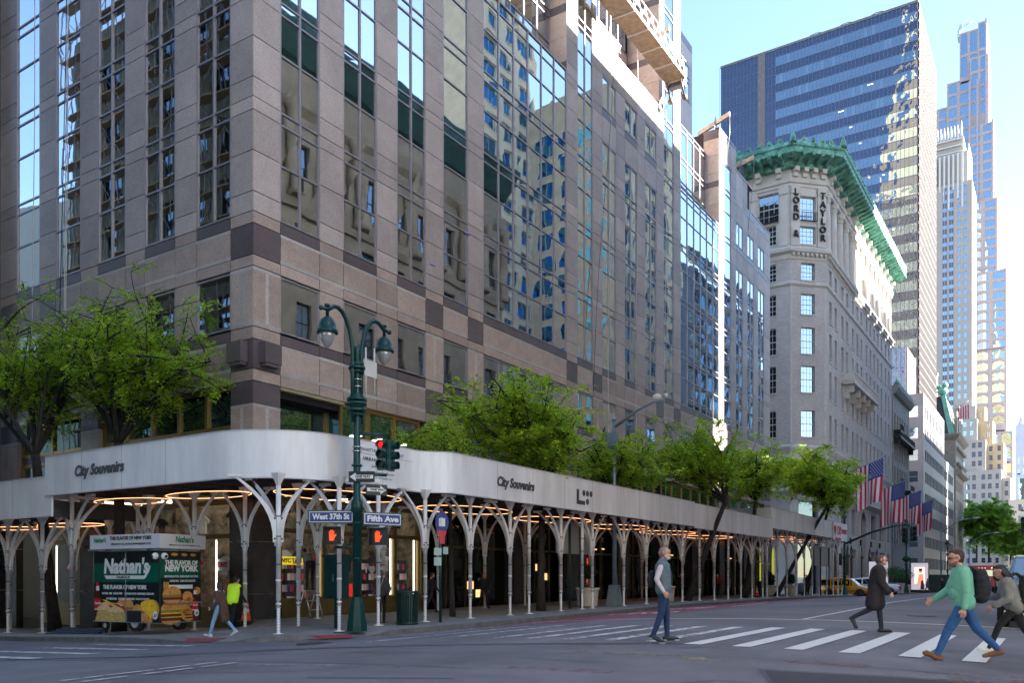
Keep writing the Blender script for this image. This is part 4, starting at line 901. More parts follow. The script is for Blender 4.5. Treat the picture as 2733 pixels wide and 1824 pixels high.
for (y0,y1,h) in ((149.2,153.2,24.0),(149.2,166,23.0),(160.5,165.5,15.0),(149.4,154.4,15.2)):
    Fo=Fr((-22.7,0,0),(0,1,0),(1,0,0)); Fo.box(q,y0,y1,h-.35,h,0,1.1); Fo.box(q,y0,y1,h+.9,h+.97,1.0,1.08)
    for i in range(int((y1-y0)/.3)): Fo.box(q,y0+i*.3,y0+i*.3+.05,h,h+.9,1.02,1.06)
    Fo.box(q,y0+.4,y0+.8,h-1.2,h-.35,0,.8); Fo.box(q,y1-.8,y1-.4,h-1.2,h-.35,0,.8)
q.build('balcony',iron,ob)
q=MB(); sweep(q,[(-22.7,148.7),(-22.7,166.5)],[(0,29.8),(.4,30),(.9,30.8),(.9,31.2),(0,31.3)]); 
q.build('cornice',orn,ob); q=MB()
for i in range(16): q.lathe([(.25,31.2),(.3,31.7),(.05,32.3)],(-22.3,149.4+i*1.1,0),6)
sweep(q,[(-22.6,148.7),(-22.6,166.5)],[(0,31.2),(.35,31.2),(.2,31.6),(0,31.6)]); q.build('crest',copper,ob)
grg=M('mauve grey granite cladding',(.215,.20,.215),.5,var=.1,scale=.3,island=.1)
gb=flatbuilding('granite_office_block','mauve grey granite office block with deep ribbon windows on its shaded end','x' and -34,-22.9,187.0,223,-5,37,grg,[(h,h+2.3) for h in (1.5,5.9,10.3,14.7,19.1,23.5,27.9,32.3)],[(189.5+i*2.55,191.4+i*2.55) for i in range(13)],[(23.9,28.5)],[wing,alu,grg],(1,2),.3)
gb2=flatbuilding('granite_office_block','lower stepped end of the mauve granite office block next to the dark stone house','x' and -34,-22.95,223.1,246,-5,28,M('weathered mauve granite',(.205,.195,.20),.5,var=.1,scale=.3),[(h,h+2.3) for h in (1.5,5.9,10.3,14.7,19.1,23.2)],[(224+i*2.55,225.9+i*2.55) for i in range(8)],[],[wing,alu,grg],(1,2),.3)
lime2=M('aged limestone',(.30,.27,.23),.85,var=.22,scale=1.2,bump=.01)
kb=flatbuilding('mansard_house','old stone corner house with slate mansard and green copper roof ornament','x' and -40,-22.9,250,272,-6,37,lime2,[(h,h+2.6) for h in (3,8,13,18,23,28,32.5)],[(252+i*3.1,253.6+i*3.1) for i in range(6)],[],[wing,dkframe,lime2],(2,2),.4,sill=True)
q=MB(); sweep(q,[(-40,250),(-22.9,250),(-22.9,272)],[(0,36.2),(.6,36.6),(1.3,37.4),(1.3,37.8),(0,38)]); sweep(q,[(-22.9,251),(-22.9,272)],[(0,27),(.5,27.1),(1.3,27.5),(1.3,28.4),(0,28.6)])
for i in range(7): q.ball((-22.4,252+i*3,30),.6,6); q.ball((-22.4,252+i*3,34),.5,6)
q.build('cornice',lime2,kb)
q=MB(); q.hexa([(-40,250,38),(-23.5,250,38),(-23.5,272,38),(-40,272,38),(-38,252,48.4),(-25.8,252,48.4),(-25.8,270,48.4),(-38,270,48.4)]); q.build('mansard_roof',M('slate',(.045,.05,.055),.6,var=.2,scale=2),kb)
q=MB(); q.hexa([(-24.6,249.9,38),(-23.3,249.9,38),(-23.3,250.6,38),(-24.6,250.6,38),(-26.6,251.6,48.6),(-25.5,251.6,48.6),(-25.5,252.3,48.6),(-26.6,252.3,48.6)]); q.ball((-26.2,251.8,49.6),1.1,8,0,(1.3,1,1)); q.ball((-25.6,251.6,51.2),.8,8); q.ball((-27.2,251.8,50.8),.7,8); q.build('roof_ornament',M('bright copper',(.16,.42,.32),.6,var=.25,scale=1.5),kb)
q=MB(); q.box(-29.5,252,48,-27.6,254,54.5); q.box(-29.7,251.8,54.3,-27.4,254.2,54.9); q.build('chimney',lime2,kb)
dm=MB(); 
for i in range(3): dm.box(-23.6,253.5+i*6,38,-22.9,256.5+i*6,45.0); dm.box(-23.7,253.2+i*6,44.6,-22.4,256.8+i*6,45.6)
dm.build('dormer',lime2,kb)
# ---------------------------------------------------------------- dark blue glass tower
tw=thing('glass_tower','wide dark blue glass office tower with a slim brown side face','building',(-26.3,205,-5))
HT=127.6; PX=-26.3; FT=Fr((0,205,0),(-1,0,0),(0,-1,0)); FTe=Fr((PX,0,0),(0,1,0),(1,0,0)); fh=4.27
spg=glassmat('navy spandrel glass',(.12,.14,.19),(.01,.016,.03),.75,.05,.35); vis=glassmat('vision glass',(.25,.32,.38),(.01,.02,.03),.78,.05,.35); vis2=glassmat('pale vision glass',(.31,.39,.45),(.03,.05,.06),.7,.05,.35)
b=MB(); b.box(-71,205.1,-5,PX-.05,238,HT-.3); b.build('core_wall',joint,tw)
b=MB(); 
for k in range(31):
    h=HT-(k+1)*fh; FT.box(b,26.3,60,h+2.25,h+4.27,-.1,0); FT.box(b,61.6,71,h+.06,h+4.2,-.1,0)
FT.box(b,57.4,60,0,HT-.1,-.1,.002)
b.build('spandrel',spg,tw)
rr=random.Random(3)
for k in range(31):
    h=HT-(k+1)*fh; g=MB()
    for i in range(36):
        u=26.3+i*.865
        if u>57.3: break
        FT.box(g,u,min(u+.865,57.4),h,h+2.25,-.1,-.002+rr.uniform(-.003,.003),1 if (rr.random()<.12 or (k in (10,11) and 14<i<24)) else 0)
    g.build('window_band',[vis,vis2],tw)
b=MB()
for i in range(53):
    u=26.3+i*.865
    if 59.9<u<61.7: continue
    FT.box(b,u-.035,u+.035,0,HT,0,.06)
for k in range(31):
    h=HT-k*fh; FT.box(b,26.3,71,h-.05,h+.05,0,.055); FT.box(b,26.3,71,h-2.05,h-1.98,0,.05)
    b2=0
b.build('mullion_grid',M('tower mullion',(.12,.12,.20),.4,.5),tw)
b=MB(); FT.box(b,59.95,61.65,0,HT,-.1,.1); FT.box(b,26.2,71.1,HT-.3,HT+.25,-.3,.12); b.build('dark_pier',M('grey tower pier',(.10,.10,.11),.7,var=.2,scale=1),tw)
b=MB(); FTe.box(b,204.95,237,-5,HT,-.1,0); b.build('side_wall',M('brown side wall',(.03,.023,.022),.7,var=.08,scale=.5),tw)
b=MB()
for j in range(22): u=205.6+j*1.43; FTe.box(b,u-.22,u+.22,0,HT,0,.35)
for k in range(60): FTe.box(b,205,237,HT-k*2.135-.28,HT-k*2.135+.28,0,.22)
b.build('side_fin',M('mauve fin',(.042,.031,.029),.6),tw)
b=MB()
for j in range(21):
    for k in range(59): u=206.3+j*1.43; h=HT-1.0-k*2.135; FTe.box(b,u-.17,u+.17,h-.16,h+.16,0,.38)
b.build('side_window',M('pale side slot',(.22,.2,.18),.4),tw)  # pale blocks dotted over the dark side face
li=MB()
for (x,k) in ((35.5,3),(36.2,3),(41.8,4),(42.5,4),(40,5),(45,6),(38,6),(33,8),(43.5,7),(44,8),(34.2,9),(30.1,9),(31,11),(46,12)): h=HT-(k+1)*fh+1.6; FT.box(li,x,x+.5,h,h+.18,.01,.03)
li.build('office_light',M('warm office light',(1,.65,.3),emit=.4),tw)
q=MB(); q.tube([(-52+i*1.2,207,HT+.3+1.5*abs(math.sin(i*.55))) for i in range(18)],.08,5); q.build('roof_rail',iron,tw)
# lower wing of the tower
wg=thing('tower_wing','low blue glass wing with pinstriped side at the foot of the dark tower','building',(-26.9,192,-5))
b=MB(); b.box(-40,192,-5,-26.9,204.9,48); b.build('wall',glassmat('wing glass',(.18,.27,.5),(.012,.025,.10),.7,.05,.35),wg)
b=MB(); Fw=Fr((0,192,0),(-1,0,0),(0,-1,0)); Fw2=Fr((-26.9,0,0),(0,1,0),(1,0,0))
for i in range(15): Fw.box(b,26.9+i*.9-.04,26.9+i*.9+.04,-5,48.2,0,.08); 
for k in range(12): Fw.box(b,26.9,40,48-k*4.27-.06,48-k*4.27+.06,0,.07)
b.build('mullion_grid',M('tower mullion',(.12,.12,.20),.4,.5),wg)
b=MB(); Fw2.box(b,192,204.9,-5,48,0,.05,0)
for i in range(12): Fw2.box(b,192.4+i*1.1,192.9+i*1.1,-5,48,.05,.3,1)
b.build('side_wall',[M('brown side wall',(.03,.023,.022),.7),M('pink grey fin',(.2,.16,.16),.6)],wg)
# ---------------------------------------------------------------- far towers
decs=M('pale far masonry',(.29,.27,.255),.85,var=.05,scale=.1); warmlit=M('warm-lit far masonry',(.36,.28,.18),.85,var=.05,scale=.1)  # second tone paints warm reflected light onto the set-back tiers
dt=thing('setback_tower','slender pale stone tower with stepped shoulders and a latticed crown','building',(-27.9,560,-9))
farw=[glassmat('far sash glass',(.45,.58,.75),(.02,.03,.05),.6,.02,.1),M('far window frame',(.25,.23,.24),.6),decs]
def tier(par,x0,x1,y0,y1,z0,z1,m,win,style=(1,2),cols=None,rows=None,mats=None,nm='wall',fr_=.12,arch=0,top=True):
    mb=MB(); Fs=Fr((0,y0,0),(-1,0,0),(0,-1,0)); rs=[]
    if win:
        for (a,b) in cols:
            for (p,q) in rows: rs.append((a,b,p,q))
    wall_open(mb,Fs,-x1,-x0,z0,z1,rs,th=.5); mb.quad((x1,y0,z0),(x1,y1,z0),(x1,y1,z1),(x1,y0,z1)); mb.quad((x0,y0,z1),(x1,y0,z1),(x1,y1,z1),(x0,y1,z1)); mb.quad((x0,y0,z0),(x0,y1,z0),(x0,y1,z1),(x0,y0,z1)); mb.quad((x0,y1,z0),(x1,y1,z0),(x1,y1,z1),(x0,y1,z1))
    mb.build(nm,m,par)
    if rs: windows(Fs,par,rs,mats or farw,style,.4,sill=False,frw=fr_,arch=arch)
def grid(a,b,step,w_): 
    n=int((b-a)/step); g=(b-a-n*step)/2; return [(a+g+i*step+(step-w_)/2,a+g+i*step+(step+w_)/2) for i in range(n)]
def rows(a,b,step,h_): n=int((b-a)/step); return [(b-1.5-i*step-h_,b-1.5-i*step) for i in range(n)]
tier(dt,-56,-27.9,560,600,-9,61.8,decs,1,cols=[(29.2,30.9)]+[(32.8,34.8),(36,38)]+[(40.8,42.8),(44,46)]+[(48.5,50.5),(52,54)],rows=rows(-3,61,5.4,3.1))
tier(dt,-27.9,-23.5,562,600,-9,57.1,decs,1,cols=[(24.6,26.4)],rows=rows(-3,56.6,5.4,3.1))
tier(dt,-56,-36.2,566,600,61.8,80.7,decs,1,cols=[(38.2,40.2),(41.4,43.4),(47,49)],rows=rows(62,80.7,5.4,3.1))
tier(dt,-36.2,-27.3,572,600,61.8,78.8,warmlit,1,cols=[(28.8,30.6),(33.0,34.8)],rows=rows(62,78.8,5.4,3.1))
tier(dt,-57,-41.0,572,600,80.7,94.6,decs,1,cols=[(43,45),(46.6,48.6),(50.4,52.4)],rows=rows(81,94.6,5.4,3.1))
tier(dt,-41.0,-33.2,578,600,78.8,93.6,warmlit,1,cols=[(34.6,36.4)],rows=rows(79,93.6,5.4,3.1))
tier(dt,-57,-42.2,578,600,94.6,103.5,decs,1,cols=[(46,48),(49.5,51.5)],rows=[(97,100.5)])
tier(dt,-42.2,-37.6,582,600,93.6,102.8,warmlit,1,cols=[(39,40.6)],rows=[(96.5,99.5)])
tcols=[(47.6,49.4),(50.9,52.7)]
tier(dt,-71,-44.7,586,615,94,244,decs,1,cols=tcols,rows=rows(104,243,5.35,3.1))
tier(dt,-71,-47.5,588,614,244,263.5,decs,0); tier(dt,-69,-49.9,590,612,263.5,274,decs,0)
q=MB(); Fd=Fr((0,586,0),(-1,0,0),(0,-1,0))
for (a,b) in ((55.0,57.3),(58.6,60.9),(64.5,66.8)): Fd.box(q,a,b,104,242 if a<64 else 262,0,.12,1); [Fd.box(q,a,b,104+i*5.35,104+i*5.35+2.3,.12,.25,0) for i in range(26)]; Fd.box(q,(a+b)/2-.15,(a+b)/2+.15,104,242,.2,.3,2)
q.build('window_strip',[farw[0],M('navy spandrel',(.06,.08,.13),.5),decs],dt)
q=MB(); 
for i in range(9): q.box(-70.5+i*2.5,585.7,240-(i%3)*6,-69.5+i*2.5,586,262)
for i in range(10): q.lathe([(.7,0),(.6,5),(.15,9.5)],(-68+i*1.9,590,272+(2 if i in(0,9) else 0)),5)
for k in range(3): q.box(-70,588.5,264+k*4,-49.6,589.5,264.7+k*4)
for i in range(8): q.box(-47.2,589+i*3,243,-46.6,589.8+i*3,268)
q.build('crown_lattice',M('pale crown metal',(.46,.46,.46),.6),dt)
q=MB(); q.tube([(-67,592,274),(-66.5,592,284)],[1.2,.1],6); q.build('spire',M('pale crown metal',(.46,.46,.46),.6),dt)
at_=thing('arched_window_tower','tallest far tower of blue arched windows stepping up to a flat top','building',(-25.3,640,-9))
ast=M('lilac far stone',(.29,.265,.285),.8,var=.03,scale=.1); blu=[glassmat('blue arch glass',(.33,.43,.54),(.02,.04,.07),.8,.03,.1),ast,ast]; gol=[glassmat('arch glass',(.45,.50,.42),(.05,.05,.04),.75,.3,.08),ast,ast]
def arched(x0,x1,y0,z0,z1,n,hr,mats=blu,pitch=None,w_=None):
    W=(x1-x0); st=W/n; cols=[(-x1+i*st+st*.14,-x1+(i+1)*st-st*.14) for i in range(n)]; rows_=[]; z=z1-1.2
    while z-hr>z0: rows_.append((z-hr,z)); z-=hr+1.9
    tier(at_,x0,x1,y0,y0+30,z0,z1,ast,1,(2,2),cols,rows_,mats,arch=1.3,fr_=.1)
arched(-58.1,-46.8,660,344,378,2,14); arched(-46.8,-41.5,659.5,344,381.5,1,17); 
arched(-51.5,-40.4,657,309,357,2,8.2); arched(-66,-51.5,661,280,346,2,6.6)
arched(-78,-66,663,280,331,2,6.0)
arched(-51.5,-37.4,655,254.8,309,2,4.6); arched(-51.5,-34.8,650,150,254.8,2,4.6)
arched(-58,-29.2,645,97.5,152,3,5.4,gol); arched(-57,-29.0,644,152,204,3,4.6)
arched(-56,-25.3,640,20,95.6,4,7.5,gol)
q=MB(); q.box(-59.5,660,376,-58,668,381); q.tube([(-59,661,382),(-50,661,384.5)],.5,5); q.box(-58.5,661,381,-56.5,663,385); q.build('roof_crane',M('roof plant',(.3,.42,.5),.6),at_)
q=MB()
for x,z0,z1,y in ((-41.2,309,381,656.6),(-37.3,254,310,654.7),(-34.7,150,254,649.7),(-29.1,95,204,643.7)): q.box(x-1.1,y-.3,z0,x,y,z1)
for x in (-46.8,-51.6): q.box(x-.4,644,254,x+.4,654,378) if False else q.box(x-.5,654.5,204,x+.5,655,340)
q.build('pier_strip',M('lilac pier',(.30,.26,.33),.7),at_)
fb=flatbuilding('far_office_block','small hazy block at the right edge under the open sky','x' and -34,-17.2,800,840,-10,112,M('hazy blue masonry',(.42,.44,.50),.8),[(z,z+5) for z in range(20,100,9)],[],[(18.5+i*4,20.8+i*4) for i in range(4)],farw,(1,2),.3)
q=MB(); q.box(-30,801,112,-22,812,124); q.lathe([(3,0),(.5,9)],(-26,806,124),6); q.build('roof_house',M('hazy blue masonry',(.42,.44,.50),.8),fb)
fb=flatbuilding('far_office_block','low tan block at the right edge just above the street trees','x' and -22.5,-9,521,560,-8,41,M('warm far masonry',(.46,.38,.29),.8),[(z,z+3.4) for z in (8,15,22,29,35)],[],[(12.5+i*3.6,14.6+i*3.6) for i in range(2)],farw,(1,2),.3)
fb=flatbuilding('far_office_block','teal glass block between the pale towers and the right edge','x' and -25,-14,700,740,-8,70,glassmat('teal far glass',(.3,.45,.5),(.06,.12,.14),.6,.05,.2),[(z,z+3.4) for z in range(10,60,8)],[],[(16,19),(21,24)],farw,(1,2),.3)
# ---------------------------------------------------------------- far side of both streets (seen mirrored and casting the shade, some added unseen to block sun)
tanl=M('weathered tan limestone',(.27,.235,.185),.85,var=.18,scale=.5,bump=.01)
def oppo(name,label,x0,x1,y0,y1,z0,z1,wm,face,cols,rws,mats,style,sill=True,depth=.35,lim=100,arch=0):
    t_=thing(name,label,'building',((x0+x1)/2,(y0+y1)/2,z0)); w_=MB()
    if face=='W': F_=Fr((x0,0,0),(0,-1,0),(-1,0,0)); u0,u1=-y1,-y0
    else: F_=Fr((0,y1,0),(1,0,0),(0,1,0)); u0,u1=x0,x1
    rs=[(a,b,p,q) for a,b in cols for p,q in rws]
    wall_open(w_,F_,u0,u1,z0,z1,rs,th=depth+.05)
    for f_ in ('W','E','S','N'):
        if f_==face: continue
        {'W':lambda:w_.quad((x0,y0,z0),(x0,y1,z0),(x0,y1,z1),(x0,y0,z1)),'E':lambda:w_.quad((x1,y0,z0),(x1,y1,z0),(x1,y1,z1),(x1,y0,z1)),'S':lambda:w_.quad((x0,y0,z0),(x1,y0,z0),(x1,y0,z1),(x0,y0,z1)),'N':lambda:w_.quad((x0,y1,z0),(x1,y1,z0),(x1,y1,z1),(x0,y1,z1))}[f_]()
    w_.quad((x0,y0,z1),(x1,y0,z1),(x1,y1,z1),(x0,y1,z1)); w_.build('wall',wm,t_); windows(F_,t_,rs,mats,style,depth,sill=sill,limit=lim,arch=arch); return t_,F_
a1,Fa=oppo('limestone_palazzo','tan limestone building with green cornice across the avenue, seen mirrored in the bays',8.3,45,20,81.3,-2,44,tanl,'W',[(-80+i*4.1,-78.2+i*4.1) for i in range(15)],[(2,6),(8.5,11.5),(14,17.2),(20,23.4),(26.5,30),(33,37)],[winsky,iron,tanl],(2,2))
q=MB(); sweep(q,[(8.3,81.3),(8.3,20)],[(0,43.4),(.5,43.6),(2.0,45.6),(2.1,46.6),(0,47.2)]) ; q.box(8.4,20,44,45,81.3,47); q.build('cornice',dcop,a1)
q=MB(); sweep(q,[(8.3,81.3),(8.3,20)],[(0,31),(.3,31),(.5,31.6),(0,31.8)]); sweep(q,[(8.3,81.3),(8.3,20)],[(0,39.5),(.5,40),(.7,41),(0,41.2)])
q.build('moulding',tanl,a1)
for i in range(16): q=MB(); q.lathe([(.75,0),(.75,.5),(.62,.8),(.55,7.5),(.85,8.2)],(7.9,20.6+i*4.03,31.7),10); q.build('pilaster',tanl,a1)
q=MB(); q.box(25,20.2,44.5,44.9,58,104); q.build('sun_block_tower',tanl,a1)  # unseen tower added to keep sun off the scaffolded building
bw=M('white and tan brick',(.56,.50,.40),.85,var=.1,scale=.8); blueg=glassmat('blue tower glass',(.10,.35,.60),(.005,.04,.10),.6,.03,.3)
a2,Fb=oppo('brick_apartment_tower','tan and white brick tower with stacked blue windows across the avenue, seen mirrored',22,31.5,97,110,-2,150,bw,'W',[(-109.4,-106.4),(-105,-102.6),(-101,-97.8)],[(3+i*3.6,5.5+i*3.6) for i in range(40)],[blueg,wframe,bw],(2,1),lim=60)
a2,Fb=oppo('brick_apartment_tower','long tan brick apartment tower with blue bay windows beyond the side street, seen mirrored',8.3,31.4,110.1,136,-3,72,M('tan tower brick',(.47,.41,.33),.85,var=.12,scale=.8),'W',[(-135+i*4.5,-132.2+i*4.5) for i in range(5)],[(3+i*3.6,5.6+i*3.6) for i in range(19)],[blueg,wframe,bw],(3,1),lim=60)
a3,Fb=oppo('dark_balcony_tower','dark blue tower of stacked balconies across the avenue, seen mirrored',8.3,30,136.2,184,-3,54,M('navy cladding',(.03,.06,.12),.4),'W',[(-183+i*4.8,-179+i*4.8) for i in range(9)],[(3+i*3.5,5.7+i*3.5) for i in range(16)],[blueg,wframe,bw],(4,1),lim=60)  # far end stretched over the cross street to block the sun
Fz=Fr((0,110.08,0),(-1,0,0),(0,-1,0)); windows(Fz,a2,[(-21+i*4.2,-18.2+i*4.2,3+j*3.6,5.6+j*3.6) for i in range(3) for j in range(18)],[blueg,wframe,bw],(2,1),-.03,sill=False)
a4,Fb=oppo('avenue_block','grey stone block farther up the sunny side of the avenue',8.3,40,187,246,-5,46,M('grey block stone',(.36,.33,.3),.85,var=.1,scale=.4),'W',[(-245+i*5,-242+i*5) for i in range(11)],[(3+i*4,6+i*4) for i in range(10)],[wing,iron,lime],(2,2),lim=50)
oppo('avenue_block','pale block at the corner beyond the grey one on the sunny side',8.3,40,266,330,-7,60,M('pale block stone',(.42,.4,.36),.85,var=.1,scale=.4),'W',[(-328+i*5,-325+i*5) for i in range(12)],[(3+i*4,6+i*4) for i in range(13)],[wing,iron,lime],(2,2),lim=30)
# across the side street to the south
scaf,Fn=oppo('scaffolded_building','building wrapped in scaffolding across the side street, seen mirrored',-67,-42.2,-30,.6,-5,43,M('grimy tan brick',(.27,.235,.17),.85,var=.35,scale=.7),'N',[(-66+i*3.4,-64+i*3.4) for i in range(7)],[(1+i*4,3.4+i*4) for i in range(10)],[wing,iron,lime],(2,2),sill=False)
q=MB(); 
for i in range(15):
    x=-67+i*1.75; q.tube([(x,1.4,-4),(x,1.4,48)],.05,5); q.tube([(x,.9,-4),(x,.9,48)],.05,5)
for k in range(24): q.box(-67,.8,-3+k*2.1,-42.5,1.5,-2.92+k*2.1,1)
for i in range(14):
    for k in range(0,23): 
        x=-67+i*1.75; z=-3+k*2.1; q.tube([(x,1.42,z),(x+1.75,1.42,z+2.1)] if (i+k)%2 else [(x+1.75,1.42,z),(x,1.42,z+2.1)],.03,4,2 if i%4==1 else 0)
q.build('scaffold',[M('scaffold tube',(.30,.30,.33),.5,0),M('scaffold plank',(.42,.28,.15),.8),M('orange netting cord',(.75,.16,.05),.7)],scaf)
oppo('corner_shade_block','unseen masonry corner block south of the side street, made tall to cast shade',-42,-23.5,-30,.4,-5,75,M('dark brick',(.13,.10,.08),.9,var=.2,scale=.6),'N',[(-41+i*3.6,-39+i*3.6) for i in range(5)],[(1+i*4,3.4+i*4) for i in range(7)],[wing,iron,lime],(2,2))  # height raised for shade, brick darkened to cut bounced light
oppo('white_low_block','white rendered block with dark windows, seen mirrored at the left edge',-98,-67.2,-30,.6,-6,31,M('white render',(.7,.68,.6),.8,var=.05),'N',[(-94,-91),(-86,-83),(-80,-77)],[(4,8),(14,17),(22,25)],[wing,iron,lime],(2,2))
oppo('tan_brick_block','tan brick loft behind the white block, seen mirrored',-112,-76,-44,-30.2,-6,44,M('loft brick',(.36,.27,.18),.9,var=.1,scale=2),'N',[(-108,-106)],[(34,37)],[wing,iron,lime],(2,2))
oppo('corner_shade_block','tall unseen masonry block added beside the camera to darken the road',8.3,45,-60,-.5,-3,65,tanl,'W',[(1+i*4,3+i*4) for i in range(14)],[(1+i*4,3.4+i*4) for i in range(15)],[wing,iron,lime],(2,2),lim=20)  # unseen block added to hide sky and darken the road
oppo('avenue_block','unseen mid-rise block added deep in the side street to block low sun',45,70,96.8,125,-3,44,tanl,'W',[(-124+i*4,-122+i*4) for i in range(6)],[(3+i*4,6+i*4) for i in range(10)],[wing,iron,lime],(2,2),lim=10)  # unseen block added so the sun slit ends above street level
# stepped skyscraper far to the south, mirrored in the blue tower
es=thing('stepped_skyscraper','stepped tan skyscraper far behind the camera, mirrored in the dark tower','building',(-76,-232,-4)); q=MB()
for (hw,z0,z1) in ((34,-4,70),(26,70,110),(20,110,260),(16,260,300),(12,300,322),(7,322,345),(4,345,362)): q.box(-84-hw,-232-hw,z0,-84+hw,-232+hw,z1)
q.lathe([(2.5,362),(1.2,385),(.3,430)],(-84,-232,0),8); q.build('wall',M('sunlit tan stone',(.5,.42,.29),.85,var=.06,scale=.1),es)
q=MB()
for i in range(16):
    x=-103+i*2.45; q.box(x,-212.05,0,x+1.1,-211.8,258); q.box(-64.0,-251+i*2.45,0,-63.8,-250+i*2.45,258)
q.build('window_strip',M('dark window strip',(.07,.07,.08),.4),es)
nb=thing('side_street_block','pale grey neighbour just showing at the left edge of the photo','building',(-40,BY-.3,-3)); q=MB(); q.box(-60,BY-.55,-3,-39.95,40,55); q.build('wall',M('pale neighbour stone',(.30,.33,.35),.7,var=.1,scale=.4),nb)
# ---------------------------------------------------------------- street furniture
green=M('street green paint',(.004,.048,.044),.35,.2,var=.15,scale=3); silver=M('galvanised steel',(.20,.26,.33),.4,.5,var=.15,scale=4)
blackp=M('black plastic',(.012,.013,.015),.5); whitep=M('white plastic',(.6,.6,.6),.4); lens=glassmat('lamp lens',(.75,.78,.8),(.35,.36,.36),.35,.002,3,.1)
signblue=M('sign blue',(.012,.022,.19),.4); signwhite=M('sign white',(.72,.73,.75),.45); redlamp=M('red signal',(.9,.01,.02),emit=.12); handlamp=M('orange hand',(1,.07,.01),emit=.13)
def lamp_head(par,x,y,z,tilt=1,s=1):
    q=MB(); q.lathe([(.05*s,-.05*s),(.05*s,.35*s),(.09*s,.36*s),(.09*s,.42*s),(.04*s,.43*s)],(x,y,z+.35*s),8)
    q.lathe([(.31*s,-.12*s),(.33*s,-.1*s),(.33*s,-.02*s),(.27*s,.0),(.27*s,.12*s),(.22*s,.27*s),(.12*s,.37*s),(.04*s,.4*s)],(x,y,z),14); h_=q.build('lamp_head',green,par)
    q=MB(); q.lathe([(.25*s,-.12*s),(.24*s,-.2*s),(.17*s,-.38*s),(.07*s,-.52*s),(.005,-.56*s)],(x,y,z),14); q.build('lens',lens,h_); return h_
def signal(par,P,N,U,lit=0,m=green,s=1,nm='signal_head'):
    """three-lens head facing N at world point P (centre)"""
    P=V(*P); N=V(*N).normalized(); U=V(*U).normalized(); Z=V(0,0,1); q=MB()
    def bx(u0,u1,z0,z1,n0,n1,mi=0): q.hexa([P+U*a+Z*b+N*c for b in (z0,z1) for a,c in ((u0,n0),(u1,n0),(u1,n1),(u0,n1))],mi)
    bx(-.17*s,.17*s,-.55*s,.55*s,-.16*s,.0)
    for i in range(3):
        c=P+Z*(.36-.36*i)*s; n=12
        for k in range(n):                                       # visor
            if 8<=k<=9: continue
            a0=2*PI*k/n; a1=2*PI*(k+1)/n; f=lambda a,d,r=.145*s:c+U*r*math.cos(a)+Z*r*math.sin(a)+N*d
            q.quad(f(a0,0),f(a1,0),f(a1,.22*s),f(a0,.22*s))
    h_=q.build(nm,m,par)
    for i in range(3):
        c=P+Z*(.36-.36*i)*s; n=12; e=MB(); e.prism([c+U*.125*s*math.cos(2*PI*k/n)+Z*.125*s*math.sin(2*PI*k/n)+N*.01 for k in range(n)],N*.01); e.build('signal_lens',redlamp if (i==0 and lit) else blackp,h_)
    return h_
def twin_lamp(x,y,label,heads=True,full=False,s=1,axis=(0,1)):
    z0=swz(x,y); t_=thing('street_lamp',label,'street lamp',(x,y,z0),'twin-armed green street lamps'); 
    q=MB(); q.lathe([(.30,0),(.29,.18),(.21,.72),(.17,.86),(.15,.95)],(x,y,z0),8,ang=PI/8,sm=False); q.build('base',green,t_)
    q=MB(); q.lathe([(.125,.9),(.12,3.3),(.17,3.34),(.17,3.6),(.105,3.7),(.095,6.1),(.09,7.7),(.11,7.75),(.09,7.9),(.01,7.98)],(x,y,z0),12)
    for h in (3.0,2.0,4.4,4.6): q.lathe([(.15,h),(.15,h+.05)],(x,y,z0),12)
    q.build('pole',green,t_)
    q=MB(); 
    for h,r in ((6.0,.2),(6.12,.28),(6.24,.2),(6.3,.28),(6.42,.28),(6.5,.2),(7.2,.2),(7.3,.24),(7.4,.2)):
        q.lathe([(r,h),(r,h+.09)],(x,y,z0),12)
        if h in (6.5,7.4): q.build('collar',green,t_); q=MB()
    ax,ay=axis
    for s_ in (-1,1):
        q=MB(); pts=[(x+ax*s_*.16,y+ay*s_*.16,z0+5.8),(x+ax*s_*.17,y+ay*s_*.17,z0+7.4)]+[(x+ax*s_*(.17+.62*(1-math.cos(R(a)))),y+ay*s_*(.17+.62*(1-math.cos(R(a)))),z0+7.6+1.25*math.sin(R(a))) for a in (12,25,40,55,70,85,100,118)]
        e=pts[-1]; pts.append((e[0]+ax*s_*.28,e[1]+ay*s_*.28,e[2]-.03)); q.tube(pts,[.06]*(len(pts)-1)+[.045],8); q.ball(pts[-1],.07,8)
        a_=q.build('lamp_arm',green,t_); e=pts[-2]; lamp_head(a_,e[0]+ax*s_*.05,e[1]+ay*s_*.05,e[2]-.56,s=s*.88)
    return t_,z0
tl,z0=twin_lamp(-16.42,17.3,'large green twin-headed street lamp at the corner, hung with signals and street signs',s=1.0)
q=MB(); q.box(-16.30,17.42,z0+7.15,-16.24,17.92,z0+7.6); q.tube([(-16.27,17.5,z0+6.6),(-16.27,17.5,z0+7.95)],.025,6); q.tube([(-16.27,17.85,z0+6.7),(-16.27,17.85,z0+8.0)],.025,6); q.build('antenna_box',whitep,tl)
for zz in (4.25,4.38,5.0,5.12,6.8,7.0):
    q=MB(); q.lathe([(.135,zz),(.135,zz+.035)],(-16.42,17.3,z0),12); q.build('steel_band',M('bright steel',(.6,.6,.6),.25,.9),tl)
q=MB(); q.tube([(-16.42,17.3,3.98),(-16.1,17.6,3.98),(-15.85,17.9,3.98)],.045,6); q.build('signal_bracket',green,tl); q=MB(); q.tube([(-16.42,17.3,2.85),(-16.1,17.6,2.85),(-15.85,17.9,2.85)],.045,6); q.build('signal_bracket',green,tl)
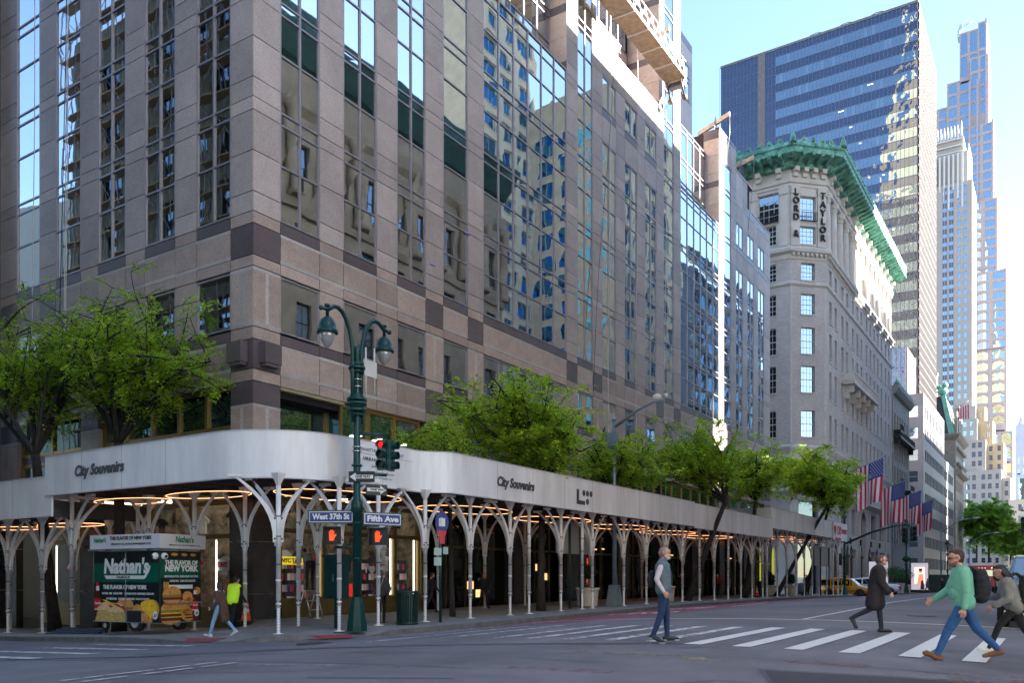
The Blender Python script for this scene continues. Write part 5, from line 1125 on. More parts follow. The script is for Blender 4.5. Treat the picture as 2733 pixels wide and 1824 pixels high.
signal(tl,(-15.92,17.75,3.42),(.35,-.94,0),(.94,.35,0),1,s=.78); signal(tl,(-15.72,18.0,3.40),(.97,.25,0),(-.25,.97,0),0,s=.78)
def streetsign(s,P0,U,N,w_,label=None,col=signblue,sz=.22,h=.3):
    F_=Fr(V(*P0)*1,U,N); q=MB(); U=V(*U).normalized(); N=V(*N).normalized(); P0=V(*P0); Z=V(0,0,1)
    def bx(mb,u0,u1,z0,z1,n0,n1,mi): mb.hexa([P0+U*a+Z*b+N*c for b in (z0,z1) for a,c in ((u0,n0),(u1,n0),(u1,n1),(u0,n1))],mi)
    bx(q,-.04,w_+.04,-.04,h+.04,-.02,.0,0); bx(q,0,w_,0,h,0,.004,1); bx(q,.02,w_-.02,.02,h-.02,.004,.008,2); o=q.build('street_sign',[green,signwhite,col],tl)
    o['label']=label or s; t_=text(s,sz,signwhite,tl,P0+U*w_/2+Z*h/2+N*.01,U,N,name='lettering',width=min(w_*.86,9),bold=.008); return o
streetsign('Fifth Ave',(-16.25,17.42,1.47),(.42,.908,0),(.908,-.42,0),1.1,'blue street name sign reading Fifth Ave')
streetsign('West 37th St',(-17.62,16.66,1.52),(.90,.44,0),(.44,-.90,0),1.25,'blue street name sign reading West 37th St')
def oneway(P0,U,N,w_,left,t1):
    P0=V(*P0); U=V(*U).normalized(); N=V(*N).normalized(); Z=V(0,0,1); q=MB()
    def bx(mb,u0,u1,z0,z1,n0,n1,mi): mb.hexa([P0+U*a+Z*b+N*c for b in (z0,z1) for a,c in ((u0,n0),(u1,n0),(u1,n1),(u0,n1))],mi)
    bx(q,0,w_,0,.3,-.015,0,0); pts=[(.03,.15),(.2,.27),(.2,.20),(w_-.04,.20),(w_-.04,.10),(.2,.10),(.2,.03)]; pts=pts if left else [(w_-a,b) for a,b in pts]
    q.prism([P0+U*a+Z*b+N*.001 for a,b in pts],N*.004,1); o=q.build('one_way_sign',[blackp,signwhite],tl); text(t1,.09,blackp,tl,P0+U*(w_*.55)+Z*.15+N*.008,U,N,bold=.004,ext=.002)
oneway((-16.52,17.08,2.62),(.85,.53,0),(.53,-.85,0),.72,True,'ONE WAY'); oneway((-16.18,17.4,2.28),(.5,.86,0),(.86,-.5,0),.62,False,'ONE WAY')
def pedsig(P0,U,N,par,nm='pedestrian_signal'):
    P0=V(*P0); U=V(*U).normalized(); N=V(*N).normalized(); Z=V(0,0,1); q=MB()
    q.hexa([P0+U*a+Z*b+N*c for b in (-.24,.24) for a,c in ((-.24,-.2),(.24,-.2),(.24,0),(-.24,0))]); q.hexa([P0+U*a+Z*b+N*c for b in (.21,.24) for a,c in ((-.24,0),(.24,0),(.24,.16),(-.24,.16))]); q.hexa([P0+U*a+Z*b+N*c for b in (-.24,.24) for a,c in ((-.24,0),(-.21,0),(-.21,.16),(-.24,.16))])
    o=q.build(nm,blackp,par); h=MB(); c0=P0+N*.006
    def hp(a,b): return c0+U*a+Z*b
    h.prism([hp(-.07,-.15),(hp(.05,-.15)),hp(.07,0),hp(-.08,0)],N*.006)
    for i,(du,l) in enumerate(((-.066,.11),(-.03,.15),(.008,.15),(.044,.12))): h.prism([hp(du-.014,0),hp(du+.014,0),hp(du+.014,l),hp(du-.014,l)],N*.006)
    h.prism([hp(.06,-.08),hp(.12,.01),hp(.10,.04),hp(.06,-.01)],N*.006); h.build('hand_symbol',handlamp,o); return o
pedsig((-15.93,17.62,1.12),(.9,.44,0),(.44,-.9,0),tl); pedsig((-16.98,16.9,1.15),(.75,.66,0),(.66,-.75,0),tl)
q=MB(); q.tube([(-16.42,17.3,1.42),(-15.95,17.7,1.42)],.04,6); q.build('signal_bracket',green,tl); q=MB(); q.tube([(-16.42,17.3,.82),(-16.95,17.0,.82)],.04,6); q.build('signal_bracket',green,tl)
# relay cabinet behind the lamp
t_=thing('signal_cabinet','green signal control cabinet behind the corner lamp','cabinet',(-17.6,17.7,swz(-17,18))); q=MB(); z=swz(-17,18); q.box(-17.95,17.55,z+.9,-17.35,17.95,z+2.1); q.box(-18,17.5,z+2.1,-17.3,18.0,z+2.18); q.box(-17.7,17.7,z,-17.6,17.8,z+.9); q.build('cabinet_body',green,t_); q=MB(); q.box(-17.6,17.53,z+1.4,-17.57,17.55,z+1.6); q.build('handle',silver,t_)
# silver cobra-head light halfway up the block
z=swz(-17.7,36.1); t_=thing('street_light','grey steel street light with a long upswept arm and camera cluster','street light',(-17.6,35.9,z)); q=MB(); q.hexa([(-17.9,35.6,z),(-17.3,35.6,z),(-17.3,36.2,z),(-17.9,36.2,z),(-17.8,35.7,z+1.0),(-17.4,35.7,z+1.0),(-17.4,36.1,z+1.0),(-17.8,36.1,z+1.0)]); q.build('base',silver,t_)
q=MB(); q.tube([(-17.6,35.9,z+.9),(-17.6,35.9,7.4)],[.12,.09],8); q.lathe([(.1,7.35),(.12,7.45),(.02,7.6)],(-17.6,35.9,0),8); q.build('pole',silver,t_)
q=MB(); q.tube([(-17.6,35.9,7.05),(-17.0,35.9,7.4),(-16.4,35.9,7.72),(-15.7,35.9,7.98),(-15.1,35.9,8.1)],[.08,.075,.065,.05,.04],8); a_=q.build('lamp_arm',silver,t_)
q=MB(); q.ball((-15.45,35.9,8.22),.2,10,0,(1.2,.9,.8)); q.ball((-15.0,35.9,8.24),.12,8); q.build('camera_head',whitep,a_); q=MB(); q.box(-17.8,35.55,6.1,-17.35,35.78,6.75); q.build('junction_box',silver,t_)
for zz in (1.7,3.3): pass
# litter bins, bus stop, planters, cones, panels
def bin_(x,y,label,h=1.0,r=.30):
    z=swz(x,y); t_=thing('litter_bin',label,'litter bin',(x,y,z)); q=MB(); n=28
    for k in range(n):
        a=2*PI*k/n; e=.055; c,s_=math.cos(a),math.sin(a); q.hexa([(x+c*r*.9-s_*e*.4,y+s_*r*.9+c*e*.4,z+.05),(x+c*r*.9+s_*e*.4,y+s_*r*.9-c*e*.4,z+.05),(x+c*(r*.9+.02)+s_*e*.4,y+s_*(r*.9+.02)-c*e*.4,z+.05),(x+c*(r*.9+.02)-s_*e*.4,y+s_*(r*.9+.02)+c*e*.4,z+.05),(x+c*r-s_*e*.4,y+s_*r+c*e*.4,z+h),(x+c*r+s_*e*.4,y+s_*r-c*e*.4,z+h),(x+c*(r+.02)+s_*e*.4,y+s_*(r+.02)-c*e*.4,z+h),(x+c*(r+.02)-s_*e*.4,y+s_*(r+.02)+c*e*.4,z+h)])
    q.build('slatted_side',M('bin green',(.01,.04,.035),.4,.3),t_); q=MB(); q.lathe([(r+.03,h-.05),(r+.04,h),(r-.01,h+.02),(r-.02,h-.04)],(x,y,z),24); q.lathe([(r*.9+.03,0),(r*.9+.03,.07)],(x,y,z),24); q.build('rim',M('bin green',(.01,.04,.035),.4,.3),t_); q=MB(); q.lathe([(r*.82,.02),(r*.9,h-.1)],(x,y,z),16); q.build('liner',blackp,t_)
bin_(-17.0,20.15,'dark green slatted litter bin between the corner lamp and the bus stop pole',1.02,.34); bin_(-19.2,64.6,'dark green litter bin beside the far orange cone',1.15,.32)
z=swz(-16.75,21.6); t_=thing('bus_stop_sign','slim green bus stop pole with a round blue and red sign','sign',(-16.75,21.5,z)); q=MB(); q.tube([(-16.75,21.5,z),(-16.75,21.5,2.0)],.05,8); q.build('pole',green,t_)
q=MB(); F_=Fr((-16.69,21.5,0),(.45,.89,0),(.89,-.45,0)); n=18; q.prism([F_.p(.24*math.cos(2*PI*i/n),1.75+.36*math.sin(2*PI*i/n),0) for i in range(n)],F_.N*.01,0); q.build('sign_disc',signblue,t_)
q=MB(); q.prism([F_.p(-.17,1.48,.012),F_.p(.17,1.48,.012),F_.p(.10,1.28,.012),F_.p(-.10,1.28,.012)],F_.N*.004,0); q.prism([F_.p(-.1,1.28,.012),F_.p(.1,1.28,.012),F_.p(.09,1.05,.012),F_.p(-.09,1.05,.012)],F_.N*.004,0); q.build('red_tab',M('sign red',(.55,.02,.04),.4),t_)
q=MB(); q.box(-16.68,21.42,1.66,-16.67,21.58,1.9); F_.box(q,-.11,.11,1.62,1.88,.012,.016); q.build('bus_symbol',signwhite,t_)
q=MB(); F_.box(q,-.28,-.02,.35,.62,0,.01); F_.box(q,-.28,-.02,.68,.92,0,.01); F_.box(q,.04,.22,.72,.95,0,.01); q.build('timetable',M('pale green card',(.35,.5,.45),.6),t_)
leafd=leafmat('dark shrub leaf',(.008,.03,.012),(.03,.10,.035),.25)
def foliage(name,mat,par,c,r,n,ls,seed=1,hollow=.35,shell=False):
    rr=random.Random(seed); q=MB()
    for i in range(n):
        while 1:
            p=V(rr.uniform(-1,1),rr.uniform(-1,1),rr.uniform(-1,1)); l=p.length
            if l<1 and l>hollow: break
        lump=.82+.28*math.sin(p.x*5+seed)*math.cos(p.y*4+p.z*5)
        p=V(c[0]+p.x*r[0]*lump,c[1]+p.y*r[1]*lump,c[2]+p.z*r[2]*lump); a=V(rr.gauss(0,1),rr.gauss(0,1),rr.gauss(0,1)).normalized(); b=a.cross(V(rr.gauss(0,1),rr.gauss(0,1),rr.gauss(0,1))).normalized(); s_=ls*rr.uniform(.6,1.3)
        q.quad(p-a*s_,p-b*s_*.5,p+a*s_,p+b*s_*.5)
    return q.build(name,mat,par)
potm=M('white planter',(.55,.53,.5),.5,var=.1,scale=2)
def planter(x,y,label,kind=0,r=.5,h=.85,seed=1,group='white round planters along the kerb'):
    z=swz(x,y) if y<83 else road(x,y)+.15; t_=thing('planter',label,'planter',(x,y,z),group); q=MB(); q.lathe([(r*.8,0),(r*.84,.06),(r*.9,h*.6),(r*.92,h*.64),(r*.94,h-.12),(r,h-.1),(r*1.03,h),(r*.93,h),(r*.9,h-.08)],(x,y,z),24); q.build('pot',potm,t_)
    s_=tag(thing('shrub','',''),'clipped dark shrub growing in '+label,'shrub','shrubs in planters'); s_.location=(x,y,z+h-.1); s_['_w']=(x,y,z+h-.1)
    if kind==0:
        q=MB(); q.tube([(x,y,z+h-.1),(x+.05,y,z+h+.5)],.04,6); q.tube([(x,y,z+h-.1),(x-.12,y+.05,z+h+.45)],.03,6); q.build('trunk',M('shrub bark',(.12,.10,.08),.9),s_); foliage('crown',leafd,s_,(x,y,z+h+.75),(.5,.5,.4),1500,.05,seed)
    elif kind==1: foliage('crown',leafd,s_,(x,y,z+h+.55),(.5,.5,.62),1100,.07,seed,.1)
    else: q=MB(); q.tube([(x,y,z+h-.1),(x,y,z+h+.8)],.05,6); q.build('trunk',M('shrub bark',(.12,.10,.08),.9),s_); foliage('crown',leafmat('young street leaf',(.03,.10,.03),(.10,.22,.05)),s_,(x,y,z+h+1.3),(1.2,1.2,.9),900,.09,seed,.1)
planter(-18.55,35.0,'white planter left of the grey light pole',0,.56,.88,3); planter(-18.2,43.6,'white planter behind the man in the vest',1,.5,.85,4)
planter(-19.4,67.6,'white planter right of the far litter bin',1,.5,.85,5); planter(-19.0,72.2,'white planter under the far shed by the yellow hoarding',1,.52,.85,6); planter(-19.3,79.5,'white planter near the end of the far shed',1,.42,.75,7)
planter(-16.9,110,'left white planter by the glowing kiosk beyond the side street',2,.95,1.25,8,'planters beyond the side street'); planter(-16.9,114,'right white planter by the glowing kiosk beyond the side street',2,.9,1.25,9,'planters beyond the side street'); planter(-17.5,125,'small far planter near the walking group',2,.7,1.1,10,'planters beyond the side street')
def cone(x,y,label):
    z=swz(x,y); t_=thing('traffic_cone',label,'traffic cone',(x,y,z),'orange traffic cones'); q=MB(); q.box(x-.2,y-.2,z,x+.2,y+.2,z+.04); q.build('base',blackp,t_); q=MB(); q.lathe([(.16,.04),(.13,.2)],(x,y,z),14,0); q.lathe([(.13,.2),(.106,.32)],(x,y,z),14,0); q.lathe([(.106,.32),(.085,.44)],(x,y,z),14,1); q.lathe([(.085,.44),(.077,.5)],(x,y,z),14,0); q.lathe([(.077,.5),(.058,.62)],(x,y,z),14,1); q.lathe([(.058,.62),(.03,.76)],(x,y,z),14,0); q.build('cone',[M('cone orange',(.85,.07,.015),.5),M('reflective white',(.7,.7,.7),.3)],t_)
cone(-22.4,18.4,'orange traffic cone beside the dark granite corner'); cone(-18.2,60.2,'small orange cone beside the far litter bin')
z=swz(-18,33); t_=thing('notice_panel','blank grey panel back carried on two dark green poles','sign',(-18.1,32.6,z)); q=MB(); q.box(-18.13,31.3,1.0,-18.08,34.6,2.42); q.build('panel',M('grey sign back',(.33,.33,.32),.5,.2),t_)
for y in (32.35,33.35): q=MB(); q.tube([(-18.02,y,z),(-18.02,y,2.4)],.055,8); q.build('pole',M('dark green pole',(.008,.035,.035),.5),t_)
z=swz(-17.2,76); t_=thing('notice_panel','farther blank grey panel back on dark poles under the end of the shed','sign',(-17.2,75,z)); q=MB(); q.box(-17.13,72.6,.9,-17.08,79,2.6); q.build('panel',M('grey sign back',(.33,.33,.32),.5,.2),t_)
for y in (74.3,77.4): q=MB(); q.tube([(-17.02,y,z),(-17.02,y,2.5)],.055,8); q.build('pole',M('dark green pole',(.008,.035,.035),.5),t_)
# far corner lamps and mast-arm signals
tl2,z2=twin_lamp(-16.9,83.2,'green twin-headed street lamp at the far corner behind the tree tip',s=1.05)
q=MB(); q.box(-16.8,82.9,6.2,-16.5,83.3,6.9); q.build('antenna_box',whitep,tl2)
mast=MB(); mast.tube([(-16.8,83.2,3.1),(-14.5,83.2,4.1),(-12.6,83.2,4.6),(-10.9,83.2,4.75)],[.12,.1,.07,.05],8); am=mast.build('mast_arm',green,tl2)
signal(am,(-11.7,83.1,3.75),(-.2,-.98,0),(.98,-.2,0),0,M('far signal green',(.01,.04,.035),.5),1.25); signal(am,(-11.0,83.0,3.85),(.6,-.8,0),(.8,.6,0),0,M('far signal green',(.01,.04,.035),.5),1.25)
signal(tl2,(-17.3,83,1.6),(-.2,-.98,0),(.98,-.2,0),0,M('far signal green',(.01,.04,.035),.5),1)
tl3,_=twin_lamp(-15.6,112,'green twin-headed street lamp behind the walking group',s=1.1); q=MB(); q.lathe([(.1,3.9),(.5,4.2),(.42,4.5),(.15,4.7)],(-15.6,112,road(-15.6,112)),10); q.build('hanging_basket',leafd,tl3)
twin_lamp(-16.2,163,'most distant green twin-headed street lamp, seen over the backpack',s=1.1)
z=road(KX,118); t_=thing('subway_sign','dark post with round transit sign near the store front','sign',(-18.9,112,z)); q=MB(); q.tube([(-18.9,112,z),(-18.9,112,3.0)],.07,6); q.build('pole',iron,t_); q=MB(); q.box(-18.95,111.2,1.6,-18.85,112.6,2.3); q.lathe([(.5,-.05),(.5,.05)],(0,0,0),14) if False else q.ball((-18.9,112,2.95),.45,10,0,(.2,1,1)); q.build('panel',signblue,t_)
def kiosk(x,y,w_,label,c):
    z=road(KX,y)+.15; t_=thing('ad_kiosk',label,'kiosk',(x,y,z),'glowing advertising kiosks'); q=MB(); q.box(x-w_/2-.1,y,z,x+w_/2+.1,y+.3,z+4.1); q.build('housing',iron,t_); q=MB(); q.box(x-w_/2,y-.02,z+.35,x+w_/2,y,z+4.0); q.build('screen',M('kiosk screen',(.8,.74,.8),emit=.04),t_)
    q=MB(); q.box(x-w_*.3,y-.03,z+1.2,x+w_*.3,y-.021,z+3.4) if c else None
    pm=M('poster figure skin',(.75,.28,.16),emit=.1); pb=M('poster figure dark',(.08,.02,.03),.5)
    g=MB()
    if c: g=q; g.build('poster_ground',M('poster coral',(.75,.25,.2),emit=.5),t_); g=MB()
    n=14; g.prism([(x+.1+.24*math.cos(2*PI*i/n),y-.035,z+2.9+.3*math.sin(2*PI*i/n)) for i in range(n)],(0,-.004,0)); g.prism([(x-.35,y-.035,z+1.0),(x+.55,y-.035,z+1.0),(x+.45,y-.035,z+2.5),(x-.1,y-.035,z+2.5)],(0,-.004,0)); g.build('poster_figure',pm,t_)
    g=MB(); g.prism([(x-.1,y-.045,z+2.9),(x+.34,y-.045,z+2.9),(x+.34,y-.045,z+3.25),(x-.1,y-.045,z+3.25)],(0,-.004,0)); g.prism([(x+.1,y-.045,z+.4),(x+.6,y-.045,z+.4),(x+.5,y-.045,z+1.6),(x+.2,y-.045,z+1.6)],(0,-.004,0)); g.build('poster_hair',pb,t_)
kiosk(-19.6,117,2.3,'bright white advertising kiosk left of the two planters',0); kiosk(-15.9,126,2.1,'glowing kiosk with a coral poster behind the pedestrians',1)
q=MB(); z=road(KX,130); q.box(-21.5,128,z,-12.5,129,z+2.6); tag(q.build('hoarding',M('dark green hoarding',(.012,.04,.035),.6,var=.2,scale=1)),'dark green construction hoarding behind the far pedestrians','fence')
q=MB(); q.box(-21,119,z,-20.9,123,z+3.6); tag(q.build('hoarding',M('dark green hoarding',(.012,.04,.035),.6)),'tall dark green site screen by the store wall','fence')
# ---------------------------------------------------------------- food cart
cx0,cy0=-22.77,15.49; U1=V(.9925,.122,0); N1=V(.122,-.9925,0); LEN=2.95; WID=1.6
zc=swz(-23,15.6); cart=thing('food_cart','black and green hot dog cart covered in food pictures, parked under the shed','food cart',(cx0,cy0,zc))
FL=Fr(V(cx0,cy0,0)-U1*LEN,U1,N1); FRt=Fr(V(cx0,cy0,0),-N1,U1)
b0,b1=-1.42,.78
panel=M('cart green wrap',(.0,.11,.065),.3,var=.35,scale=1.5,col2=(.0,.075,.05)); dkpan=M('cart black wrap',(.006,.012,.014),.3,var=.4,scale=1.2)
def hx(F_,mb,u0,u1,h0,h1,d0,d1,mi=0): F_.box(mb,u0,u1,h0,h1,d0,d1,mi)
q=MB(); hx(FL,q,0,LEN,b0,b1,-WID,0); q.build('body',dkpan,cart,bevel=.01)
q=MB(); hx(FL,q,-.04,LEN+.1,.86,1.30,-WID-.1,.1); q.build('marquee',M('cart marquee',(.62,.62,.66),.4),cart)
q=MB(); hx(FL,q,.1,LEN-.1,.78,.86,-WID+.1,-.1); [hx(FL,q,u,u+.45,.80,.84,.0,.28) for u in (.1,1.95)]; hx(FRt,q,.8,1.3,.80,.84,0,.28); q.build('roof_trim',M('cart metal',(.5,.52,.55),.3,.8),cart)
def decal(F_,polys,mat,name='print',lay=1,par=cart):
    q=MB()
    for p in polys: q.prism([F_.p(u,h,.001+.0015*lay) for u,h in p],F_.N*.001)
    return q.build(name,mat,par)
rect=lambda a,b,c,d:[(a,b),(c,b),(c,d),(a,d)]
def ell(cu,ch,ru,rh,a0=0,a1=360,n=18): return [(cu+ru*math.cos(R(a0+(a1-a0)*i/n)),ch+rh*math.sin(R(a0+(a1-a0)*i/n))) for i in range(n+(0 if a1-a0==360 else 1))]
decal(FL,[rect(.02,-.18,2.9,.42)],panel,lay=0); decal(FRt,[rect(.02,-.05,1.58,.52)],panel,lay=0)
cw=M('cart white print',(.72,.74,.74),.4); cg=M('cart green print',(.0,.22,.12),.4); bun=M('bun',(.62,.27,.07),.5,var=.3,scale=12); bun2=M('pale bun',(.72,.50,.27),.5,var=.25,scale=14); let_=M('lettuce',(.12,.30,.03),.6,var=.5,scale=40); patty=M('patty',(.10,.035,.02),.7,var=.6,scale=50); chz=M('cheese',(.85,.50,.03),.4,var=.2,scale=8); tom=M('tomato',(.6,.06,.02),.4); saus=M('sausage',(.38,.05,.03),.35,var=.3,scale=20); steak=M('chopped steak',(.22,.12,.04),.7,var=.9,scale=38,col2=(.55,.38,.12)); fry=M('fried',(.60,.28,.05),.6,var=.5,scale=30); cola=M('cola red',(.62,.01,.02),.35); colad=M('cola',(.12,.02,.01),.2)
def ctext(s,F_,u,h,sz,mat,w_=None,sh=0,bold=.004,lay=4): return text(s,sz,mat,cart,F_.p(u,h,.001+.0015*lay),F_.U,F_.N,name='lettering',width=w_,bold=bold,shear=sh,ext=.0015)
ctext("Nathan's",FL,1.47,.30,.62,cw,2.0,.12,.026); decal(FL,[[(.6,-.08),(2.28,-.08),(2.36,-.02),(2.5,.16),(2.56,.32),(2.5,.34),(2.42,.14),(2.28,.03),(.5,.03)]],cw,lay=2); ctext('FAMOUS',FL,1.35,-.028,.10,dkpan,.62,.3,.003,6)
ctext('THE FLAVOR OF NEW YORK',FL,1.42,-.34,.17,cw,1.95,0,.008)
ctext('HOT DOGS   FRIES   CHICKEN STRIPS      MOZZARELLA STICKS  ONION RINGS  CORN DOGS',FL,1.55,-.535,.09,cw,2.3,0,.002); ctext('NY CHEESE STEAK    CHILI FRIES      CHEESE FRIES   CORN DOG NUGGETS',FL,1.55,-.70,.09,cw,1.9,0,.002)
ctext('THE FLAVOR OF',FRt,.82,.42,.19,cw,1.28,0,.009); ctext('NEW YORK',FRt,.82,.24,.25,cw,1.3,0,.014); ctext('MOZZARELLA STICKS  ONION RINGS  HOT DOGS',FRt,.82,-.0,.09,cw,1.3,0,.002); ctext('CHEESE FRIES   CORN DOG NUGGETS',FRt,.86,-.14,.09,cw,1.0,0,.002)
decal(FRt,[rect(.32,-.38,1.26,-.26)],cw)
ctext("Nathan's",FL,.42,1.13,.2,cg,.56,.12,.008,70) ; ctext('THE FLAVOR OF NEW YORK',FL,1.8,1.18,.15,dkpan,1.85,0,.006,70); ctext('OPERATED BY Y2J  718-726-1520 INFO@Y2JNYC.COM',FL,1.8,1.0,.08,dkpan,1.75,0,.002,70)
ctext("Nathan's",FRt,.85,1.14,.26,cg,.72,.12,.01,70); ctext('OPERATED BY Y2J  718-726-1520 INFO@Y2JNYC.COM',FRt,.85,.96,.06,dkpan,1.2,0,.001,70)
def bottle(F_,u,h0,s=1):
    decal(F_,[[(u-.13*s,h0),(u+.13*s,h0),(u+.15*s,h0+.3*s),(u+.13*s,h0+.8*s),(u+.06*s,h0+1.02*s),(u+.06*s,h0+1.12*s),(u-.06*s,h0+1.12*s),(u-.06*s,h0+1.02*s),(u-.13*s,h0+.8*s),(u-.15*s,h0+.3*s)]],colad,lay=3); decal(F_,[rect(u-.16*s,h0+.42*s,u+.16*s,h0+.78*s),rect(u-.07*s,h0+1.22*s,u+.07*s,h0+1.34*s)],cola,lay=4); decal(F_,[rect(u-.08*s,h0+1.06*s,u+.08*s,h0+1.22*s),rect(u-.16*s,h0+.38*s,u+.16*s,h0+.42*s)],cw,lay=4); ctext('Coca-Cola',F_,u,h0+.62*s,.1,cw,.28*s,.3,.003,7)
def burger(F_,u,h,w_,lay=3,dbl=True):
    decal(F_,[ell(u,h,w_*.46,w_*.16,180,360)],bun,lay=lay); y=h
    for m_,t_ in ([(patty,.12),(chz,.04),(patty,.11),(chz,.05),(tom,.04),(let_,.07)] if dbl else [(patty,.1),(tom,.05),(let_,.07)]):
        k=10; top=[(u+w_*(.5-i/k),y+w_*(t_+.03*((i*7)%3))) for i in range(k+1)]; decal(F_,[[(u-w_*.5,y),(u+w_*.5,y)]+top],m_,lay=lay); y+=w_*t_; lay+=.3
    decal(F_,[ell(u,y,w_*.5,w_*.36,0,180)],bun,lay=lay)
burger(FL,1.45,-1.12,.78,2,False); burger(FRt,.42,-1.36,.78,3); burger(FRt,.45,-.72,.72,3,False)
bottle(FL,.2,-1.40,.9); bottle(FRt,1.36,-1.36,.75)
decal(FL,[ell(.65,-1.0,.5,.2)],bun2,lay=3); decal(FL,[ell(1.0,-1.03,.42,.2)],bun2,lay=3.5); decal(FL,[ell(.98,-.96,.3,.11),ell(1.35,-1.02,.2,.1)],saus,lay=4); decal(FL,[[(.4,-.72),(.6,-.74),(1.3,-1.02),(1.2,-1.08)]],chz,lay=5)
decal(FL,[[(.08,-1.41),(1.48,-1.41),(1.5,-1.15),(1.2,-1.05),(.9,-1.1),(.5,-1.04),(.2,-1.1)]],steak,lay=5); decal(FL,[ell(.5,-1.06,.33,.17,0,180),ell(1.05,-1.12,.36,.18,0,180)],bun2,lay=6)
decal(FL,[[(2.1,-1.0),(2.15,-.8),(2.4,-.7),(2.7,-.72),(2.86,-.95),(2.8,-1.15),(2.6,-1.2),(2.56,-1.38),(2.5,-1.2),(2.3,-1.1)]],chz,lay=5); decal(FL,[ell(2.65,-1.0,.28,.3)],fry,lay=4)
decal(FL,[ell(2.0,-1.05,.2,.2),ell(1.85,-1.22,.18,.13),ell(2.25,-1.25,.22,.14),ell(2.45,-1.35,.2,.07)],bun,lay=5.5)
decal(FRt,[ell(1.05,-.62,.2,.16),ell(1.18,-.78,.2,.14),ell(.95,-.85,.2,.14)],bun,lay=3); decal(FRt,[ell(1.1,-1.2,.3,.2),ell(.98,-1.05,.25,.12),ell(1.45,-.45,.13,.12)],fry,lay=2.5); decal(FRt,[rect(.95,-1.22,1.3,-1.18),rect(.95,-1.32,1.3,-1.27)],patty,lay=4)
decal(FRt,[ell(.16,-.28,.03,.13),ell(.23,-.28,.03,.13),ell(.3,-.28,.03,.13)],fry,lay=3); decal(FRt,[ell(.55,.68,.14,.05),ell(.93,.68,.12,.05),ell(1.28,.68,.12,.05)],fry,lay=3)
decal(FL,[ell(2.76,-1.18,.1,.13)],cw,lay=7); ctext('07',FL,2.76,-1.2,.13,dkpan,.13,.2,.004,10); decal(FRt,[ell(1.42,-1.15,.1,.11)],cw,lay=7); ctext('07',FRt,1.42,-1.17,.12,dkpan,.13,.2,.004,10)
q=MB(); 
for F_,u in ((FL,LEN-.16),(FRt,.14)): q.ball(F_.p(u,.62,.03),.11,12)
q.build('googly_eye',cw,cart); q=MB()
for F_,u in ((FL,LEN-.19),(FRt,.12)): q.ball(F_.p(u,.61,.12),.05,8)
q.build('pupil',blackp,cart)
q=MB(); hx(FL,q,1.52,2.18,-1.42,-1.05,.0,.012); q.build('wheel_arch',blackp,cart)
q=MB(); 
for (a,b,c,d) in ((1.50,1.53,-1.42,-1.04),(2.17,2.2,-1.42,-1.04),(1.5,2.2,-1.06,-1.03),(0,LEN,-1.43,-1.41),(1.46,1.48,-1.4,.76)): hx(FL,q,a,b,c,d,.0,.02)
hx(FRt,q,0,WID,-1.43,-1.41,0,.02); hx(FRt,q,.1,1.55,-.83,-.80,.08,.11); hx(FRt,q,.12,.15,-.83,-.80,0,.1); hx(FRt,q,1.5,1.53,-.83,-.8,0,.1); q.build('metal_trim',M('cart metal',(.5,.52,.55),.3,.8),cart)
def wheel(par,c,ax,r,w_,rim=.6,nm='wheel',rm=None):
    c=V(*c); ax=V(*ax).normalized(); u=ax.cross(V(0,0,1)).normalized(); z=V(0,0,1); n=22; q=MB()
    def ringp(rad,d): return [c+ax*d+u*rad*math.cos(2*PI*i/n)+z*rad*math.sin(2*PI*i/n) for i in range(n)]
    prof=[(r*rim,w_/2),(r*.93,w_/2),(r,w_*.36),(r,-w_*.36),(r*.93,-w_/2),(r*rim,-w_/2)]; vs=[p for rad,d in prof for p in ringp(rad,d)]
    fs=[(i*n+k,i*n+(k+1)%n,(i+1)*n+(k+1)%n,(i+1)*n+k) for i in range(5) for k in range(n)]; q.add(vs,fs,0,True); t_=q.build(nm,M('tyre rubber',(.012,.012,.013),.8),par)
    q=MB(); vs=[p for rad,d in ((r*rim,w_*.4),(r*rim*.9,w_*.28),(r*.18,w_*.34),(.001,w_*.36)) for p in ringp(rad,d)]; q.add(vs,[(i*n+k,i*n+(k+1)%n,(i+1)*n+(k+1)%n,(i+1)*n+k) for i in range(3) for k in range(n)],0,False)
    q.add(ringp(r*rim,-w_*.4),[tuple(range(n))]); q.build('rim',rm or M('white rim',(.6,.62,.65),.3,.3),t_); return t_
wheel(cart,V(*FL.p(1.85,-1.40,-.10)),N1,.31,.2,.6); wheel(cart,V(*FL.p(.42,-1.55,-.12)),N1,.16,.08,.5); wheel(cart,V(*FRt.p(1.2,-1.42,-.5)),N1,.28,.2,.6)
# low blue folded barrier on the kerb, and bits
q=MB(); z=swz(-26,15.2)
for i in range(6): q.box(-29.2+i*.1,15.1+i*.13,z-.22+.05*i,-26.6+i*.1,15.2+i*.13,z-.17+.06*i)
for i in range(8): q.box(-29.0+i*.34,15.0,z-.2,-28.92+i*.34,15.9,z-.10)
tag(q.build('folded_barrier',M('navy metal',(.012,.045,.11),.5,.2)),'folded dark blue barrier lying by the kerb beside the cart','barrier')
